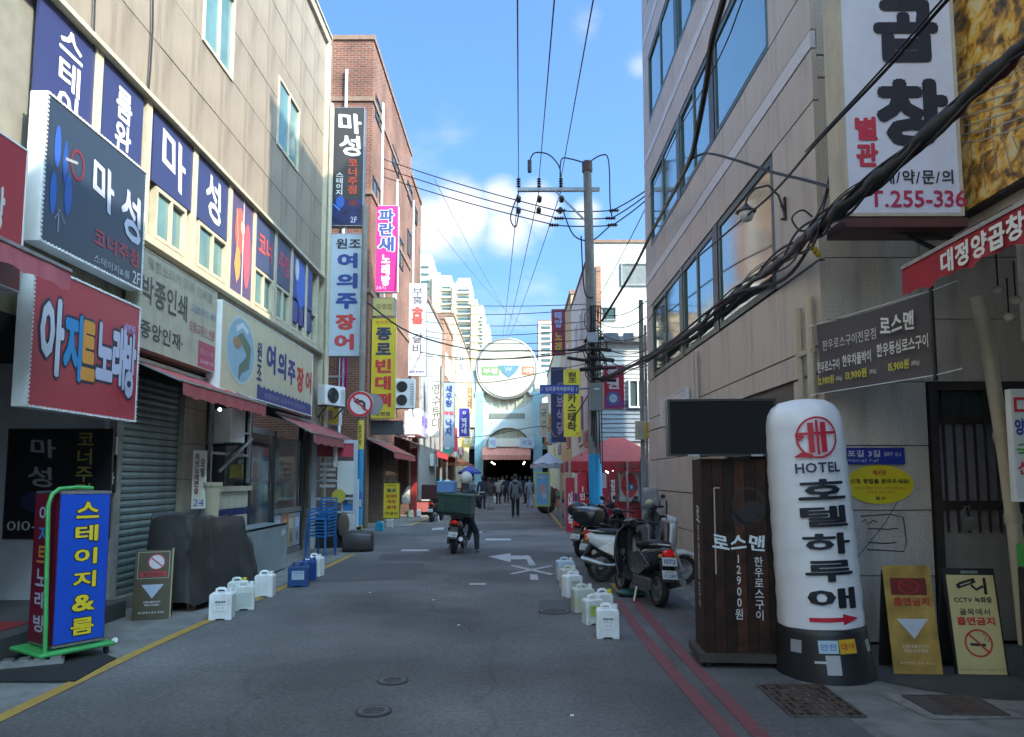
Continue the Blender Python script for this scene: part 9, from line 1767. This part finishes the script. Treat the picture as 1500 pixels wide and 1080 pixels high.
# ============================================================ SCOOTERS
def wheel(t, x, r=.23, w=.10, y=0):
    MB().lathe([(r-.07, -w*.35), (r-.02, -w/2), (r, -w*.25), (r, w*.25), (r-.02, w/2), (r-.07, w*.35), (r-.075, 0), (r-.07, -w*.35)], (x, y, r), n=28, axis='y').build('tyre', M_tyre, t, smooth=True)
    b = MB(); b.lathe([(r-.07, -.035), (r-.075, .035), (r-.09, .035), (r-.09, -.035), (r-.07, -.035)], (x, y, r), n=24, axis='y'); b.lathe([(.04, -.05), (.04, .05)], (x, y, r), n=12, axis='y')
    for k in range(5): a = k*2*PI/5; b.bar((x+.03*math.cos(a), y, r+.03*math.sin(a)), (x+(r-.085)*math.cos(a), y, r+(r-.085)*math.sin(a)), .03, .03)
    b.build('rim', M_gal, t, smooth=False)
def scooter(lab, loc, rz, body, panelc, box=None, steer=0, seatc=(.015, .015, .016), shield=None, plate=True, lean=-4):
    t = thing('scooter', lab, 'scooter', loc, rz, rx=R(lean)); shield = shield or body
    mb_ = mat('scooter_%02x%02x%02x' % tuple(int(255*c) for c in body), body, .25, var=.05, coat=.6); mp_ = mat('scooter_%02x%02x%02x' % tuple(int(255*c) for c in panelc), panelc, .25, var=.05, coat=.6); ms_ = mat('scooter_%02x%02x%02x' % tuple(int(255*c) for c in shield), shield, .25, var=.05, coat=.6)
    wheel(t, -.62); wheel(t, .64)
    # rear cowl
    MB().loft([(-.86, .70, .06, .05), (-.80, .68, .11, .09), (-.62, .62, .155, .14), (-.40, .56, .165, .19), (-.18, .50, .15, .21), (-.06, .44, .13, .20), (.0, .36, .12, .12)], 18, pw=2.8).build('rear_cowl', mb_, t, smooth=True)
    for s in (-1, 1):
        MB().prism([(-.66, .52), (-.30, .68), (-.02, .62), (-.05, .38), (-.32, .36)], 'y', s*.160-.012, s*.160+.012).build('side_panel', mp_, t, bevel=.01)
    MB().loft([(-.74, .775, .09, .03), (-.66, .79, .125, .05), (-.40, .785, .145, .055), (-.16, .75, .13, .05), (-.02, .74, .10, .045), (.03, .71, .07, .03)], 16, pw=3).build('seat', mat('scooter_seat', seatc, .5, bump=.2), t, smooth=True)
    MB().box(-.05, .36, -.15, .15, .24, .30).build('floorboard', M_black, t, bevel=.02)
    b = MB(); b.prism([(.30, .26), (.38, .26), (.50, .60), (.47, .95), (.42, .98), (.42, .62)], 'y', -.03, .03); b.build('steering_column', M_black, t, bevel=.01)
    b = MB(); NN_ = 10        # curved leg shield
    for k in range(NN_+1):
        f = k/NN_; z = .22+f*.72; xc_ = .36+.12*math.sin(f*1.9); wd = .17+.06*math.sin(f*PI)-.05*(f > .9)
        for j in range(9): a = (j/8-.5); b.v.append((xc_+.10*(1-(2*a)**2), a*2*wd, z))
    for k in range(NN_):
        for j in range(8): q = k*9+j; b.f.append((q, q+1, q+10, q+9)); b.m.append(0)
    o = b.build('leg_shield', ms_, t, smooth=True); so = o.modifiers.new('solid', 'SOLIDIFY'); so.thickness = .025
    MB().loft([(.48, .46, .05, .06), (.56, .47, .07, .07), (.66, .49, .075, .05), (.80, .46, .06, .03), (.86, .42, .03, .02)], 12).build('front_fender', ms_, t, smooth=True)
    b = MB(); b.bar((.64, .075, .23), (.50, .06, .62), .03); b.bar((.64, -.075, .23), (.50, -.06, .62), .03); b.build('fork', M_gal, t)
    MB().loft([(.34, 1.0, .07, .05), (.40, 1.0, .10, .075), (.50, .98, .10, .075), (.55, .97, .07, .055)], 14).build('handlebar_cover', ms_, t, smooth=True)
    MB().ball((.55, 0, .97), (.035, .075, .06), 14, 8).build('headlight', mat('headlight_glass', (.55, .55, .5), .08, spec=.9), t, smooth=True)
    MB().tube([(.34, .34, 1.03), (.41, .18, 1.03), (.43, 0, 1.0), (.41, -.18, 1.03), (.34, -.34, 1.03)], .015, 8).build('handlebar', M_black, t, smooth=True)
    for s in (-1, 1):
        MB().tube([(.31, s*.37, 1.025), (.38, s*.24, 1.03)], .024, 10).build('grip', M_rub, t, smooth=True)
        b = MB(); b.tube([(.41, s*.2, 1.04), (.42, s*.26, 1.16), (.42, s*.30, 1.2)], .008, 6); b.ball((.42, s*.33, 1.24), (.015, .065, .045), 12, 7); b.build('mirror', M_black, t, smooth=True)
        MB().ball((-.84, s*.10, .66), (.03, .03, .03), 8, 6).build('indicator', mat('orange_lens', (.5, .2, .02), .2), t, smooth=True)
    MB().ball((-.855, 0, .70), (.035, .085, .05), 12, 7).build('tail_light', mat('red_lens', (.42, .01, .012), .15, spec=.8, emit=.07), t, smooth=True)
    MB().prism([(-.80, .62), (-.95, .35), (-.93, .34), (-.78, .56)], 'y', -.09, .09).build('rear_mudguard', M_black, t, bevel=.005)
    if plate:
        q = bpy.data.objects.new('number_plate', None); COL.objects.link(q); q.parent = t; q.location = (-.925, 0, .44); q.rotation_euler = (R(-22), 0, -PI/2)
        MB().box(-.10, .10, 0, .006, -.055, .055).build('plate', flat((.5, .52, .52)), q); text(q, '부산 중구', 0, .03, .11, .022, (.05, .07, .2)); text(q, '가 2817', 0, -.015, .17, .045, (.05, .07, .2), wt=.02)
    b = MB(); b.tube([(-.25, -.14, .28), (-.5, -.17, .26), (-.62, -.17, .28)], .025, 8); b.tube([(-.58, -.175, .27), (-.92, -.18, .36)], .05, 12); b.build('exhaust', M_gal, t, smooth=True)
    MB().box(-.66, -.12, .10, .17, .20, .36).build('engine', mat('engine_grey', (.1, .1, .1), .5, metal=.5, var=.3), t, bevel=.03)
    b = MB(); b.bar((-.22, .12, .28), (-.30, .2, .01), .022); b.bar((-.22, -.12, .28), (-.30, -.2, .01), .022); b.build('stand', M_gal, t)
    b = MB(); b.tube([(-.55, .12, .78), (-.80, .11, .80), (-.88, 0, .80), (-.80, -.11, .80), (-.55, -.12, .78)], .013, 8); b.build('grab_rail', M_gal, t, smooth=True)
    if box == 'round': MB().ball((-.86, 0, .99), (.21, .24, .17), 20, 10).build('top_box', mat('black_shell', (.015, .015, .016), .3, coat=.4), t, smooth=True); MB().box(-1.0, -.7, -.1, .1, .80, .84).build('rack', M_black, t)
    if box == 'white_lid':
        MB().loft([(-1.08, .98, .14, .08), (-1.02, .98, .22, .14), (-.80, .98, .24, .15), (-.60, .98, .21, .13), (-.56, .98, .14, .08)], 20, pw=3.2).build('top_box', mat('black_shell', (.015, .015, .016), .3, coat=.4), t, smooth=True)
        MB().loft([(-1.04, 1.07, .1, .03), (-.98, 1.085, .18, .05), (-.80, 1.09, .19, .055), (-.64, 1.08, .16, .045), (-.60, 1.07, .1, .03)], 18, pw=3).build('box_lid', mat('silver_lid', (.42, .43, .42), .25, metal=.3), t, smooth=True); MB().box(-1.0, -.7, -.1, .1, .80, .85).build('rack', M_black, t)
    if box == 'green':
        MB().box(-1.02, -.42, -.36, .36, .84, .90).build('cargo_rack', M_black, t); m_g = mat('green_crate', (.030, .070, .055), .5, var=.15, bump=.15)
        MB().prism([(-1.08, .90), (-.44, .90), (-.40, 1.30), (-1.12, 1.30)], 'y', -.36, .36).build('crate', m_g, t, bevel=.02); MB().box(-1.14, -.38, -.38, .38, 1.27, 1.32).build('crate_rim', m_g, t, bevel=.01)
        for k in range(6): MB().box(-1.125, -1.105, -.30+k*.12, -.29+k*.12, .93, 1.26).build('crate_rib', m_g, t)
    return t
p = atZ(668, 812); dsc = scooter('delivery scooter with a large green crate stopped in the middle of the road', (p.x, p.y+.72, 0), R(84), (.03, .04, .035), (.03, .04, .035), 'green', lean=5)
_d = Matrix.Rotation(R(84), 3, 'Z')
loc_ = Vector((p.x, p.y+.72, 0))
skin_person('delivery rider in dark clothes and a white helmet with one foot on the road', tuple(loc_+_d @ Vector((-.34, -.19, -.06))), R(84), 1.72, ((.035, .04, .05), (.022, .025, .04), (.3, .3, .32), (.02, .02, .02)), 'ride', 'helmet')
q_ = loc_+_d @ Vector((-.78, .12, 0)); t = thing('cool_box', 'blue cool box strapped on top of the green crate', 'box', (q_.x, q_.y, 1.33), R(84)); MB().box(-.2, .2, -.19, .19, 0, .22).build('box_body', flat((.12, .25, .50)), t, bevel=.02); MB().box(-.21, .21, -.2, .2, .2, .25).build('box_lid', flat((.18, .32, .55)), t, bevel=.015)
q_ = loc_+_d @ Vector((-.55, .16, 0)); t = thing('white_sack', 'pale white sack lying on the green crate beside the cool box', 'sack', (q_.x, q_.y, 1.33), R(70)); MB().ball((0, 0, .13), (.17, .14, .15), 14, 8).build('sack_body', M_plastic, t, smooth=True)
# three parked at the right kerb
p = atZ(957, 892); scooter('black scooter parked tail first with two number plates at the kerb', (p.x-.05, p.y+.75, 0), R(103), (.022, .022, .024), (.04, .04, .042), None, lean=4)
t = bpy.data.objects['scooter.001']; q = bpy.data.objects.new('number_plate', None); COL.objects.link(q); q.parent = t; q.location = (-.90, 0, .60); q.rotation_euler = (R(-22), 0, -PI/2); MB().box(-.10, .10, 0, .006, -.055, .055).build('plate', flat((.5, .52, .52)), q); text(q, '1072', 0, 0, .15, .06, (.05, .07, .2), wt=.02)
pa, pb = atZ(885, 853), atZ(1003, 858)
scooter('white scooter with a black seat parked crosswise with its front to the wall', ((pa.x+pb.x)/2-.03, (pa.y+pb.y)/2+.1, 0), math.atan2(pb.y-pa.y-.0, pb.x-pa.x)+R(4), (.55, .56, .55), (.60, .61, .60), None, shield=(.58, .58, .57), plate=False, lean=-6)
p = atZ(868, 838); scooter('black scooter with a silver lidded top box parked in the row', (p.x+.33, p.y+.78, 0), R(58), (.02, .02, .022), (.30, .30, .31), 'white_lid', lean=4)
p = atZ(858, 822); scooter('black scooter with a round black top box, farthest of the parked ones', (p.x+.25, p.y+1.4, 0), R(62), (.02, .02, .022), (.05, .05, .055), 'round', lean=4)
p = atZ(905, 830); scooter('grey scooter with a clear windshield hidden behind the white scooter', (p.x+.75, p.y+1.5, 0), R(50), (.10, .11, .12), (.14, .15, .16), None, lean=-4)
t = bpy.data.objects['scooter.005']; o = MB(); 
for k in range(6):
    for j in range(7): a = j/6-.5; o.v.append((.52+.06*(1-(2*a)**2)-.05*k/5, a*.44*(1-.15*k/5), 1.0+.09*k))
for k in range(5):
    for j in range(6): q = k*7+j; o.f.append((q, q+1, q+8, q+7)); o.m.append(0)
w_ = o.build('windshield', mat('clear_shield', (.5, .55, .58), .08, trans=.6, spec=.8), t, smooth=True); w_.modifiers.new('s', 'SOLIDIFY').thickness = .006
MB().ball((.42, .0, 1.12), (.09, .09, .07), 14, 8).build('lamp_cover', flat((.5, .45, .3)), t, smooth=True)
p = atZ(636, 765); scooter('old motorbike with a maroon covered box parked at the left stalls', (p.x, p.y+.7, 0), R(80), (.03, .03, .032), (.05, .05, .05), None, lean=4)
q_ = Vector((p.x-.1, p.y+.1, 0)); t = thing('maroon_crate', 'maroon cloth covered crate on the back of the old motorbike', 'crate', (q_.x, q_.y, .84), R(80)); MB().box(-.28, .28, -.34, .34, 0, .55).build('crate_body', mat('maroon_cloth', (.06, .015, .02), .8, bump=.4), t, bevel=.04)
t = thing('green_leaf_bag', 'green plastic bag lying on the kerb under the black scooter', 'bag', tuple(atZ(925, 874))); MB().ball((0, 0, .05), (.22, .12, .06), 14, 7).build('bag_body', mat('dark_green_film', (.02, .07, .05), .35, bump=.5, bscale=12), t, smooth=True)

run_text_jobs()
finish_people()
